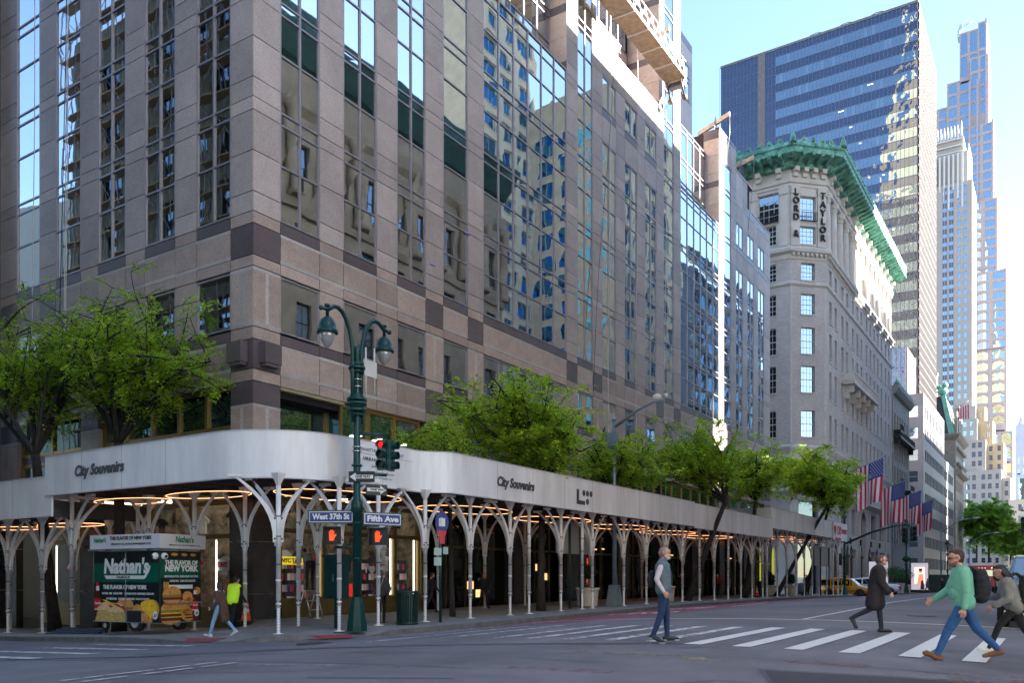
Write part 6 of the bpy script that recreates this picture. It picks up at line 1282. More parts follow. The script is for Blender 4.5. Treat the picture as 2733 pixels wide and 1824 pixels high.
# ---------------------------------------------------------------- shop goods
shirtm=[M('shirt '+n,c,.85,emit=.01) for n,c in (('white',(.6,.58,.55)),('black',(.02,.02,.025)),('red',(.45,.02,.03)),('navy',(.02,.03,.12)),('grey',(.25,.25,.27)),('pink',(.6,.3,.33)))]
def shirt(F_,u,h,d,m,s=1,label='',grp='shirts hanging in the shop windows'):
    q=MB(); pts=[(-.22,-.6),(.22,-.6),(.22,.0),(.38,-.14),(.46,-.02),(.2,.18),(.08,.22),(0,.17),(-.08,.22),(-.2,.18),(-.46,-.02),(-.38,-.14),(-.22,.0)]; q.prism([F_.p(u+a*s,h+b*s,d) for a,b in pts],F_.N*-.06); tag(q.build('hanging_shirt',m),label,'shirt',grp)
rr=random.Random(5); cn=['white','black','red','navy','grey','pink']; k=0
pl_=[(FE,u,h) for u in (20.9,21.5,22.1,22.95,23.6,24.9,25.5,26.1,27.1,27.6) for h in (.75,2.45)]+[(FS,u,h) for u in (24.6,25.5,27.1,28.2,29.6,30.7,34.2,35.4) for h in (.45,2.2)]
for F_,u,h in pl_:
    m_=rr.randrange(6); shirt(F_,u,h+rr.uniform(-.12,.1),-.75-rr.uniform(0,.5),shirtm[m_ if h<1.5 else (1 if rr.random()<.7 else 0)],.8,'souvenir shirt hanging in the lit corner shop windows')
tg=thing('shop_sign','yellow taxi sign hanging in the corner shop window','sign',(BX-.4,21.0,.5)); q=MB(); FE.box(q,20.55,21.65,.42,.72,-.36,-.33); q.build('panel',M('taxi yellow',(.7,.55,.02),.4,emit=.08),tg); text('NYC TAXI',.2,blackp,tg,FE.p(21.1,.57,-.32),FE.U,FE.N,width=.95,bold=.01)
tg=thing('shop_sign','red and white emblem reading FD in the side street shop window','sign',(-25.4,BY-.3,.4)); q=MB(); FS.box(q,24.6,25.3,.2,.62,-.36,-.33); q.build('panel',signwhite,tg); text('FDNY',.26,redp,tg,FS.p(24.95,.41,-.32),-FS.U,FS.N,width=.6,bold=.012)
tg=thing('shop_sign','white heart sign in the shop window behind the lamp','sign',(BX-.4,25.6,.2)); text('I \u2665 NY',.3,signwhite,tg,FE.p(25.5,.25,-.32),FE.U,FE.N,width=1.1,bold=.012)
def rack(F_,u,w_,label):
    t_=thing('souvenir_rack',label,'rack',F_.p(u,-1.55,-.6),'souvenir racks in the shop'); q=MB()
    for i in range(5):
        for j in range(int(w_/.16)):
            F_.box(q,u+j*.16,u+j*.16+.11,-1.4+i*.42,-1.15+i*.42,-.7,-.6,(i*3+j*5)%6)
    q.build('goods',shirtm,t_); q=MB(); F_.box(q,u-.05,u+w_,-1.5,.7,-.76,-.72); q.build('stand',iron,t_)
rack(FE,22.7,.9,'souvenir rack behind the corner lamp'); rack(FE,25.0,1.2,'postcard rack behind the man with earphones'); rack(FE,26.9,1.0,'postcard rack right of the open shop bay'); rack(FS,26.8,1.4,'toy rack left of the dark corner pier'); rack(FE,20.7,1.4,'low souvenir rack in the first corner window')
rb=MB(); FE.box(rb,21.0,22.2,-1.5,-.5,-1.1,-.8); FE.box(rb,24.6,25.4,-1.5,-.3,-1.0,-.8); tag(rb.build('red_display_case',M('red case',(.5,.015,.01),.4,emit=.1)),'red display cases on the corner shop floor','display case')
# ---------------------------------------------------------------- flags
fred=M('flag red',(.50,.015,.05),.7); fwh=M('flag white',(.62,.62,.66),.7); fbl=M('flag blue',(.02,.035,.22),.7)
def flag(y,label,seed,sc=1,h=13.6):
    x0=BX; t_=thing('flag',label,'flag',(x0,y,h),'national flags on poles over the store entrance'); q=MB(); a=V(x0,y,h-1.1); b=V(x0+5.2,y-.2,h+.9); q.tube([a,b],[.07,.045],8); q.ball(b,.12,8); q.build('pole',silver,t_)
    d=(b-a).normalized(); q=MB(); nx,ny=24,26; W=3.0*sc; Hh=4.9*sc; o0=b-d*.25
    rr=random.Random(seed); ph=rr.uniform(0,6)
    # hoist runs along the pole, stripes hang down; canton at the pole tip
    def P(i,j):
        s_=i/nx; t=j/ny; p=o0-d*W*s_*(1-.0*t)
        down=Hh*t*(1-.04*math.sin(3*s_+ph)); fold=.34*t**.7*math.sin(s_*9+t*2.2+ph)+.14*t*math.sin(s_*17+ph*2)
        return V(p.x*1+ .12*t*math.cos(s_*7+ph)-.3*t*(1-s_),p.y+fold,p.z-down+W*.0*s_+.22*t*s_)
    for j in range(ny):
        for i in range(nx):
            st=int(i/nx*13)%2; m_=2 if (i/nx<7/13-.01 and j/ny<.40) else (0 if st==0 else 1); q.quad(P(i,j),P(i+1,j),P(i+1,j+1),P(i,j+1),m_)
    f_=q.build('cloth',[fred,fwh,fbl],t_); f_.data.polygons.foreach_set('use_smooth',[True]*len(f_.data.polygons))
    q=MB()
    for r_ in range(9):
        for c_ in range(6 if r_%2==0 else 5):
            s_=(.025+(c_+(.0 if r_%2==0 else .5))*.086); t=.02+r_*.043; i=s_*nx; j=t*ny; p=P(i,j); n_=5
            for sg in (1,-1): q.add([p+V(.085*math.sin(PI*k/5)*(1 if k%2==0 else .4),0,.085*math.cos(PI*k/5)*(1 if k%2==0 else .4))+V(.0,sg*.02,0) for k in range(10)],[tuple(range(10))])
    q.build('stars',fwh,f_)
flag(110.6,'nearest and largest of the four striped flags, touching the tree tips',1,1.12,13.7); flag(128.0,'second striped flag from the left above the arch',2,1.15,12.6); flag(144.0,'third striped flag from the left, overlapping the farthest one',3,1.12,12.6); flag(158.5,'farthest of the four striped flags',4,1.1,12.3)
t_=thing('flag','tiny flag high up beside the pale tower','flag',(-22,247,35)); q=MB(); q.tube([(-22.9,249,44),(-19.8,249,46)],.08,6); q.build('pole',silver,t_); q=MB()
for i in range(9): q.quad((-22.3+i*.28,249,45-(8-i)*.1+.0),(-22.02+i*.28,249,45-(7-i)*.1),(-22.02+i*.28,249.3,41.3),(-22.3+i*.28,249.3,41.2),i%2)
q.build('cloth',[fred,fwh],t_)
# ---------------------------------------------------------------- street trees
bark=M('dark wet bark',(.028,.024,.022),.9,var=.35,scale=6,bump=.02,bscale=14); leafy=leafmat('fresh locust leaf',(.15,.32,.02),(.62,.80,.07),.55); leafy2=leafmat('far locust leaf',(.05,.16,.02),(.30,.50,.07),.5)
def bez(a,b,c,n):
    return [(a*(1-t)*(1-t)+b*2*t*(1-t)+c*t*t) for t in lin(0,1,n)]
def tree(label,base,fork,crown,rad,seed,limbs=7,subs=6,twigs=5,fr=13,fs=.15,trunk=.17,group='honey locust trees along the shed',lm=None,lean=None,zb=None,leafw=.36):
    rr=random.Random(seed); x,y=base; z0=(swz(x,y) if zb is None else zb)-.05; t_=thing('locust_tree',label,'tree',(x,y,z0),group); q=MB(); L=MB(); F0=V(*fork); B0=V(x,y,z0); Cc=V(*crown)
    mid=(B0+F0)/2+V(rr.uniform(-.25,.25),rr.uniform(-.25,.25),0); q.tube(bez(B0,mid,F0,7),[trunk*1.35,trunk*1.1]+[trunk*(1-.05*i) for i in range(6)],9)
    def pt(s_=1.0):
        while 1:
            p=V(rr.uniform(-1,1),rr.uniform(-1,1),rr.uniform(-1,1))
            if .25<p.length<1: break
        return V(Cc.x+p.x*rad[0]*s_,Cc.y+p.y*rad[1]*s_,Cc.z+p.z*rad[2]*s_)
    def frond(p,d):
        w_=fs*rr.uniform(.55,1.1); d=(d+V(rr.gauss(0,.7),rr.gauss(0,.7),rr.gauss(0,.35)-.1)).normalized(); s_=d.cross(V(0,0,1)+V(rr.gauss(0,.5),rr.gauss(0,.5),0)).normalized(); n=d.cross(s_)
        for k in range(3):
            c=p+d*w_*(.5+k*.75)-V(0,0,.03*k*k); e=w_*(leafw*1.25-.06*k)
            for g in (-1,1):
                a=c+s_*g*e*1.15+d*.3*w_-n*.25*e*g*rr.uniform(-1,1); b_=d*w_*.30
                L.quad(c-b_,a-b_*.5,a+b_*.55,c+b_)
    for i in range(limbs):
        ang=2*PI*(i+rr.uniform(-.3,.3))/limbs; rr_=rr.uniform(.45,.85); e=V(Cc.x+math.cos(ang)*rad[0]*rr_,Cc.y+math.sin(ang)*rad[1]*rr_,Cc.z+rr.uniform(-.35,.55)*rad[2])
        m_=F0+(e-F0)*.45+V(rr.gauss(0,.3),rr.gauss(0,.3),rr.uniform(.0,.9)*rad[2]*.4); lp=bez(F0,m_,e,9); r0=trunk*rr.uniform(.42,.62); q.tube(lp,[r0*(1-.085*k) for k in range(10)],6)
        for j in range(subs):
            k=rr.randint(3,9); s0=lp[k]; o=pt(1.0); 
            if (o-s0).length>1.1*max(rad)*.7: o=s0+(o-s0)*.6
            out=(s0-Cc); sp=bez(s0,s0+(o-s0)*.5+V(rr.gauss(0,.2),rr.gauss(0,.2),rr.uniform(0,.35)),o,5); r1=r0*.34; q.tube(sp,[r1*(1-.14*n_) for n_ in range(6)],4,cap=False)
            for h_ in range(twigs):
                k2=rr.randint(1,5); p0=sp[k2]; d=V(rr.gauss(0,1),rr.gauss(0,1),rr.gauss(.1,.4)).normalized(); ln=rr.uniform(.35,.9)*min(1,max(rad)*.3); p1=p0+d*ln; q.tube([p0,p0+d*ln*.5+V(0,0,.05),p1],[.012,.009,.005],3,cap=False)
                for f_ in range(fr): 
                    u=rr.random(); frond(p0+(p1-p0)*u+V(rr.gauss(0,.07),rr.gauss(0,.07),rr.gauss(0,.05)),d)
    q.build('trunk',bark,t_); L.build('crown',lm or leafy,t_); return t_
tree('leftmost young green tree, its dark trunk bending over the lower shed',(-31.2,16.9),(-30.1,15.6,4.3),(-32.8,17.4,8.4),(4.2,2.4,3.6),11,9,9,7,13,.12,.2)
tree('full green tree above the food cart, left of the corner',(-27.3,17.0),(-27.2,16.9,4.6),(-26.3,17.2,7.9),(4.4,2.3,3.3),12,10,10,7,12,.12,.2)
tree('small leafy tree just right of the corner lamp',(-18.6,24.6),(-18.6,24.4,4.0),(-18.7,23.6,4.8),(1.1,2.3,1.3),13,5,5,5,9,.13,.09)
tree('broad green tree rising through the shed in front of the first glass wall',(-18.2,30.2),(-18.3,30.6,4.1),(-18.2,28.6,6.3),(2.9,5.6,2.1),14,11,10,7,13,.15,.16)
tree('green tree directly left of the grey light pole',(-18.3,38.2),(-18.4,37.4,3.8),(-18.3,38.2,5.6),(2.6,4.6,1.5),15,8,8,6,11,.16,.15)
tree('green tree right of the grey light pole with a limb crossing the white panels',(-17.9,46.0),(-16.2,47.5,4.3),(-17.8,46.2,7.0),(3.0,5.6,2.4),16,10,9,6,12,.18,.17)
tree('green tree above the joint between the two long sheds',(-17.9,56.5),(-17.4,57.3,5.2),(-17.9,57.2,7.2),(3.0,5.6,2.4),17,9,9,6,11,.2,.17)
tree('leaning tree whose trunk slants across the far shed towards the street',(-18.6,66.5),(-16.0,72.6,6.0),(-17.0,68.5,8.0),(3.1,7.2,2.7),18,10,9,6,11,.23,.16)
tree('last green tree of the row, tips touching the nearest flag',(-18.6,75.0),(-17.4,79,6.2),(-17.0,79.0,8.2),(3.0,6.0,2.6),19,9,9,6,10,.25,.15)
for i,(x,y,z,r,rz,lab) in enumerate(((-16,262,15.5,9.5,9,'large mid-green tree filling the end of the avenue above the red truck'),(-12.5,300,11.5,8,8,'rounded street tree right of the avenue end, behind the traffic'),(-21,292,17,9,9,'tall tree at the foot of the stepped pale tower'),(-7.5,330,8,9,8,'farthest low tree at the right edge behind the cars'),(-3.5,250,6,5.5,5,'low dark tree tucked behind the dark vehicle'))):
    tree(lab,(x,y),(x,y,z-rz*.6),(x,y,z),(r,r,rz),30+i,10,9,6,9,.75,.3,'trees at the far end of the avenue',leafy2,zb=road(x,y),leafw=.5)
# ---------------------------------------------------------------- vehicles
def vehicle(name,label,cat,loc,rot,st,mats,wheels,wr=.34,wb=.22,group=None):
    """st: stations (x, zbottom, zbelt, zroof, half width, half roof width); nose at +x. mats: body, glass"""
    t_=thing(name,label,cat,loc,group,world=False,rot=rot); q=MB(); n=len(st)
    rows=[]
    for (x,zb,zl,zr,w_,wr_) in st:
        half=[(x,.0,zb),(x,w_*.86,zb),(x,w_,zb+.18),(x,w_*1.0,(zb+zl)*.5+.05),(x,w_*.97,zl),(x,wr_,zr),(x,wr_*.86,zr+.035),(x,0,zr+.05)]
        rows.append([p for p in half]+[(a,-b,c) for a,b,c in half[-2:0:-1]])
    k=len(rows[0]); q.v=[p for r in rows for p in r]
    for i in range(n-1):
        for j in range(k):
            j2=(j+1)%k; q.f.append([i*k+j,(i+1)*k+j,(i+1)*k+j2,i*k+j2]); q.m.append(0); q.sm.append(True)
    q.f.append(list(range(k))); q.m.append(0); q.sm.append(False); q.f.append(list(range((n-1)*k,n*k))); q.m.append(0); q.sm.append(False)
    b_=q.build('body',mats[0],t_,shift=(0,0,0)); 
    g=MB()
    for i in range(n-1):
        a,b=st[i],st[i+1]
        if a[3]-a[2]<.2 and b[3]-b[2]<.2: continue
        for s_ in (1,-1):
            P=lambda S,f:(S[0],s_*((S[4]*.97)*(1-f)+S[5]*f+.012),S[2]*(1-f)+S[3]*f)
            x0,x1=a[0],b[0]; 
            def lerp(A,B,u): return tuple(p+(r-p)*u for p,r in zip(A,B))
            f0,f1=.12,.86
            A0=lerp(P(a,f0),P(b,f0),.06); B0=lerp(P(a,f0),P(b,f0),.94); B1=lerp(P(a,f1),P(b,f1),.94); A1=lerp(P(a,f1),P(b,f1),.06); g.quad(A0,B0,B1,A1)
        if abs((a[3]-a[2])-(b[3]-b[2]))>.25:                     # windscreens
            lo,hi=(a,b) if a[3]-a[2]<b[3]-b[2] else (b,a); u=lambda f,w_:(lo[0]+(hi[0]-lo[0])*f,w_*(lo[5]*(1-f)+hi[5]*f)*.86,lo[3]+.05+(hi[3]-lo[3])*f+.015)
            g.quad(u(.1,-1),u(.1,1),u(.92,1),u(.92,-1))
    if g.v: g.build('window',mats[1],t_,shift=(0,0,0))
    W=max(s_[4] for s_ in st)
    for x in wheels:
        for s_ in (1,-1):
            a=MB(); a.lathe([(wr+.07,-.02),(wr+.07,.02)],(0,0,0),18); a.v=[(x+p[0],s_*(W+.002)+p[2]*.4,wr+p[1]) for p in a.v]; a.build('wheel_arch',blackp,t_,shift=(0,0,0))
            wheel(t_,(x,s_*(W-.05),wr),(0,s_,0),wr,wb,.62,rm=mats[2])
    return t_
tax=M('taxi orange yellow',(.62,.26,.01),.25,.0); cgl=glassmat('car glass',(.5,.6,.65),(.005,.006,.007),.35,.002,1.5); rimd=M('dark rim',(.03,.03,.035),.35,.6); rims=M('silver rim',(.5,.5,.52),.3,.8)
van=[(-2.2,.38,1.0,1.02,.80,.74),(-2.15,.3,1.02,1.72,.88,.72),(-1.2,.28,1.02,1.80,.9,.74),(-.2,.28,1.0,1.82,.9,.74),(.55,.28,.98,1.74,.9,.70),(1.35,.28,.97,1.02,.9,.78),(2.0,.3,.88,.90,.86,.74),(2.25,.4,.72,.74,.76,.64)]
yt=vehicle('taxi','yellow taxi van crossing on the side street behind the posts','taxi',(-17.4,86.2,road(-17.5,86.2)+.02),0,van,(tax,cgl,rimd),(-1.4,1.45),.36)
q=MB(); q.box(-.25,-.06,1.87,.25,.06,2.05); q.build('roof_sign',M('taxi sign',(.5,.3,.1),.4),yt,shift=(0,0,0))
for s_ in (-1,): 
    q=MB(); n=16; q.prism([(.15+.2*math.cos(2*PI*i/n),-.93,.78+.2*math.sin(2*PI*i/n)) for i in range(n)],(0,-.006,0)); q.box(-1.0,-.94,.52,1.0,-.92,.60); q.build('door_badge',blackp,yt,shift=(0,0,0))
text('T',.3,tax,yt,(.15,-.945,.78),(1,0,0),(0,-1,0),bold=.03)
q=MB(); q.ball((2.1,-.6,.78),.14,8,0,(.6,1,.8)); q.ball((2.1,.6,.78),.14,8,0,(.6,1,.8)); q.build('headlight',M('headlight',(.8,.8,.8),.15,emit=.1),yt,shift=(0,0,0))
wp=M('white car paint',(.62,.64,.68),.25)
suv=[(-2.3,.5,1.0,1.02,.85,.8),(-2.25,.45,1.08,1.68,.93,.76),(-1.0,.42,1.1,1.8,.95,.78),(0,.42,1.1,1.8,.95,.78),(.5,.42,1.1,1.74,.95,.76),(1.2,.42,1.1,1.14,.95,.84),(2.1,.45,1.05,1.08,.92,.82),(2.35,.55,.95,.97,.84,.76)]
wt=vehicle('pickup_truck','white pickup truck ahead of the taxi, half hidden by the man in the black coat','pickup truck',(-15.6,91.0,road(-15.8,91)+.02),0,suv,(wp,cgl,rimd),(-1.5,1.5),.42)
q=MB(); q.box(2.2,-.85,.85,2.37,-.5,1.05); q.box(2.2,.5,.85,2.37,.85,1.05); q.build('headlight',M('red amber lamp',(.6,.15,.08),.3),wt,shift=(0,0,0)); q=MB(); q.box(2.3,-.45,.6,2.4,.45,1.0); q.build('grille',blackp,wt,shift=(0,0,0))
blk_=M('black car paint',(.012,.016,.014),.08,.0,spec=.8)
bsuv=[(-2.4,.45,1.05,1.07,.9,.82),(-2.35,.4,1.12,1.78,.98,.80),(-1.0,.38,1.14,1.88,1.0,.82),(.0,.38,1.14,1.88,1.0,.82),(.45,.38,1.14,1.80,1.0,.80),(1.15,.38,1.14,1.18,1.0,.90),(1.9,.40,1.12,1.15,.99,.90),(2.3,.42,1.04,1.07,.95,.86),(2.45,.5,.92,.94,.88,.8)]
bs=vehicle('suv','large black suv waiting at the stop line, cut off by the right edge','car',(-.28,27.2,road(0,27.2)+.02),R(-90),bsuv,(blk_,glassmat('suv glass',(.7,.7,.66),(.01,.01,.01),.6,.01,1.2),rims),(-1.6,1.55),.40,.26)
chrome=M('chrome',(.75,.76,.78),.1,1)
q=MB(); q.box(2.3,-.75,.62,2.47,.75,.98); q.build('grille',M('grille',(.02,.02,.02),.3,.5),bs,shift=(0,0,0)); q=MB(); q.box(2.25,-.97,.88,2.42,-.6,1.02); q.box(2.25,.6,.88,2.42,.97,1.02); q.build('headlight',M('suv headlight',(.85,.88,.8),.1,emit=.08),bs,shift=(0,0,0))
q=MB(); q.box(2.3,-.9,.56,2.5,.9,.60); q.box(2.3,-.9,.42,2.5,-.6,.47); q.box(2.3,-.8,.99,2.46,.8,1.02); q.box(2.3,-.9,.36,2.52,.9,.40); q.build('chrome_trim',chrome,bs,shift=(0,0,0))
for s_ in (1,-1): q=MB(); q.ball((.75,s_*1.12,1.3),.17,10,0,(.55,.75,.62)); q.tube([(.75,s_*.95,1.22),(.75,s_*1.12,1.25)],.035,6); q.build('wing_mirror',blk_,bs,shift=(0,0,0))
q=MB(); q.box(-1.4,-1.03,.34,1.1,-.99,.42); q.box(-1.4,.99,.34,1.1,1.03,.42); q.build('door_sill',blackp,bs,shift=(0,0,0))
redm=M('truck red',(.42,.01,.03),.3)
t_=thing('fire_truck','red truck with a white roof and marker lights far down the avenue','truck',(-7.0,104,road(-7,104)),world=True); X,Y,Z=-7.0,104,road(-7,104)
q=MB(); q.box(X-1.25,Y,Z+.6,X+1.25,Y+9,Z+2.9); q.build('body',redm,t_,bevel=.08); q=MB(); q.box(X-1.0,Y+.3,Z+2.9,X+1.0,Y+9,Z+3.2); q.build('roof',whitep,t_)
q=MB(); q.box(X-.62,Y-.02,Z+1.75,X+1.0,Y,Z+2.4); q.build('windscreen',cgl,t_); q=MB()
for u in (-.95,-.3,0,.3,.95): q.ball((X+u,Y-.03,Z+2.62),.07 if abs(u)>.5 else .04,6)
q.build('marker_light',M('amber marker',(1,.75,.4),emit=.3),t_); q=MB(); q.box(X-.8,Y-.03,Z+1.25,X+.8,Y,Z+1.55); q.build('bumper',whitep,t_)
for u in (-1,1): wheel(t_,(X+u,Y+1.5,Z+.5),(u,0,0),.5,.3); wheel(t_,(X+u,Y+7,Z+.5),(u,0,0),.5,.3)
car=[(-2.2,.35,.85,.87,.78,.7),(-2.0,.28,.9,.95,.86,.74),(-1.3,.26,.9,1.42,.88,.66),(0,.26,.9,1.45,.88,.66),(.5,.26,.9,1.40,.88,.66),(1.2,.26,.88,.92,.88,.74),(2.0,.28,.8,.82,.84,.7),(2.2,.38,.68,.70,.76,.62)]
for i,(x,y,lab,st,m_) in enumerate(((-2.3,60,'dark saloon car behind the crouching woman',suv,blk_),(-2.5,74,'black car with a grey roof beyond the dark saloon',suv,M('charcoal paint',(.03,.035,.045),.25)),(-1.0,86,'white car far back at the right edge',suv,wp),(-8.8,152,'distant silver car in the avenue',car,M('silver paint',(.35,.37,.4),.25)),(-4.8,128,'distant black van behind the red truck',van,blk_))):
    vehicle('parked_car' if 0 else 'car',lab,'car',(x,y,road(x,y)+.02),R(-90),st,(m_,cgl,rims),(-1.4,1.4),.34,group='cars waiting along the avenue')
# right-hand mast with signal over the traffic
t_=thing('traffic_signal_mast','black signal mast over the traffic at the right edge','traffic signal',(2.0,97,road(2,97))); z=road(2,97); q=MB(); q.tube([(2,97,z),(2,97,6.3)],.12,8); q.tube([(2,97,6.0),(-.5,97,6.5),(-3.2,97,6.5)],.07,6); q.build('pole',green,t_); signal(t_,(-2.9,96.9,5.0),(-.1,-1,0),(1,-.1,0),0,M('far signal green',(.01,.04,.035),.5),1.6)
for (x,y,h) in ((-15.6,148,9.5),(-15.8,200,9.5)):
    z=road(x,y); t_=thing('street_light','distant grey cobra-head street light over the avenue' if y<160 else 'farther distant cobra-head street light by the trees','street light',(x,y,z)); q=MB(); q.tube([(x,y,z),(x,y,h-2.2)],.1,6); q.tube([(x,y,h-2.6),(x+2.4,y,h-.8),(x+4.6,y,h-.4)],.07,6); q.build('pole',silver,t_); q=MB(); q.ball((x+4.9,y,h-.45),.35,8,0,(1.6,.7,.4)); q.build('lamp_head',whitep,t_)
# ---------------------------------------------------------------- people
def cloth(n,c,var=.18,sc=9): return M('cloth '+n,c,.85,var=var,scale=sc,bump=.012,bscale=9)
skinm=M('skin',(.50,.27,.20),.55,var=.08,scale=20); skind=M('dark skin',(.09,.045,.03),.5); hairm=M('brown hair',(.035,.018,.010),.6,var=.3,scale=60,bump=.004,bscale=90); hairb=M('black hair',(.007,.006,.006),.5,bump=.004,bscale=90); hairg=M('grey stubble',(.22,.17,.15),.8,var=.3,scale=80); whit=M('white shoe',(.62,.61,.58),.5)
def capsule(mb,p0,p1,r0,r1,n=14,sc=(1,1,1)):
    p0=V(*p0); p1=V(*p1); d=p1-p0; L_=d.length
    if L_<1e-4: mb.ball(p0,r0,n,0,sc); return
    d.normalize(); a=V(1,0,0) if abs(d.x)<.8 else V(0,1,0); a=(a-d*a.dot(d)).normalized(); b=d.cross(a); rows=[]
    for i in range(5): t=-PI/2+PI/2*i/4; rows.append((p0+d*(math.sin(t)*r0),max(.001,r0*math.cos(t))))
    for i in range(5): t=PI/2*i/4; rows.append((p1+d*(math.sin(t)*r1),max(.001,r1*math.cos(t))))
    o=len(mb.v)
    for c,r in rows:
        for k in range(n): t=2*PI*k/n; mb.v.append(tuple(c+(a*math.cos(t)+b*math.sin(t))*r))
    for i in range(len(rows)-1):
        for k in range(n): q=(k+1)%n; mb.f.append([o+i*n+k,o+i*n+q,o+(i+1)*n+q,o+(i+1)*n+k]); mb.m.append(0); mb.sm.append(True)
    mb.f.append([o+k for k in range(n)][::-1]); mb.m.append(0); mb.sm.append(True); e=o+(len(rows)-1)*n; mb.f.append([e+k for k in range(n)]); mb.m.append(0); mb.sm.append(True)
def blend(name,prims,mats,par,vox,smooth=3):
    """prims: (p0,p1,r0,r1,material index[,scale]) fused into one continuous skin"""
    mb=MB()
    for p in prims: capsule(mb,*p[:4],sc=p[5] if len(p)>5 else (1,1,1))
    o=mb.build(name,mats,None,shift=(0,0,0)); m=o.modifiers.new('r','REMESH'); m.mode='VOXEL'; m.voxel_size=vox; m.use_smooth_shade=True
    sm=o.modifiers.new('s','SMOOTH'); sm.iterations=smooth; sm.factor=.6
    bpy.context.view_layer.update(); me=bpy.data.meshes.new_from_object(o.evaluated_get(bpy.context.evaluated_depsgraph_get())); bpy.data.objects.remove(o)
    me.materials.clear(); [me.materials.append(x) for x in mats]
    if len(mats)>1:
        import numpy as np
        n=len(me.polygons); c=np.empty(n*3); me.polygons.foreach_get('center',c); c=c.reshape(n,3); best=np.full(n,1e9); idx=np.zeros(n,int)
        for p in prims:
            a=np.array(p[0]); b=np.array(p[1]); d=b-a; L2=max(1e-8,(d*d).sum()); t=np.clip(((c-a)@d)/L2,0,1); q=a+t[:,None]*d; s=np.array(p[5] if len(p)>5 else (1,1,1)); dist=np.sqrt((((c-q)/s)**2).sum(1))-(p[2]+(p[3]-p[2])*t); k=dist<best; best[k]=dist[k]; idx[k]=p[4]
        me.polygons.foreach_set('material_index',idx.astype('i'))
    me.polygons.foreach_set('use_smooth',[True]*len(me.polygons)); me.name=name; r=bpy.data.objects.new(name,me); C.objects.link(r); r.parent=par; return r
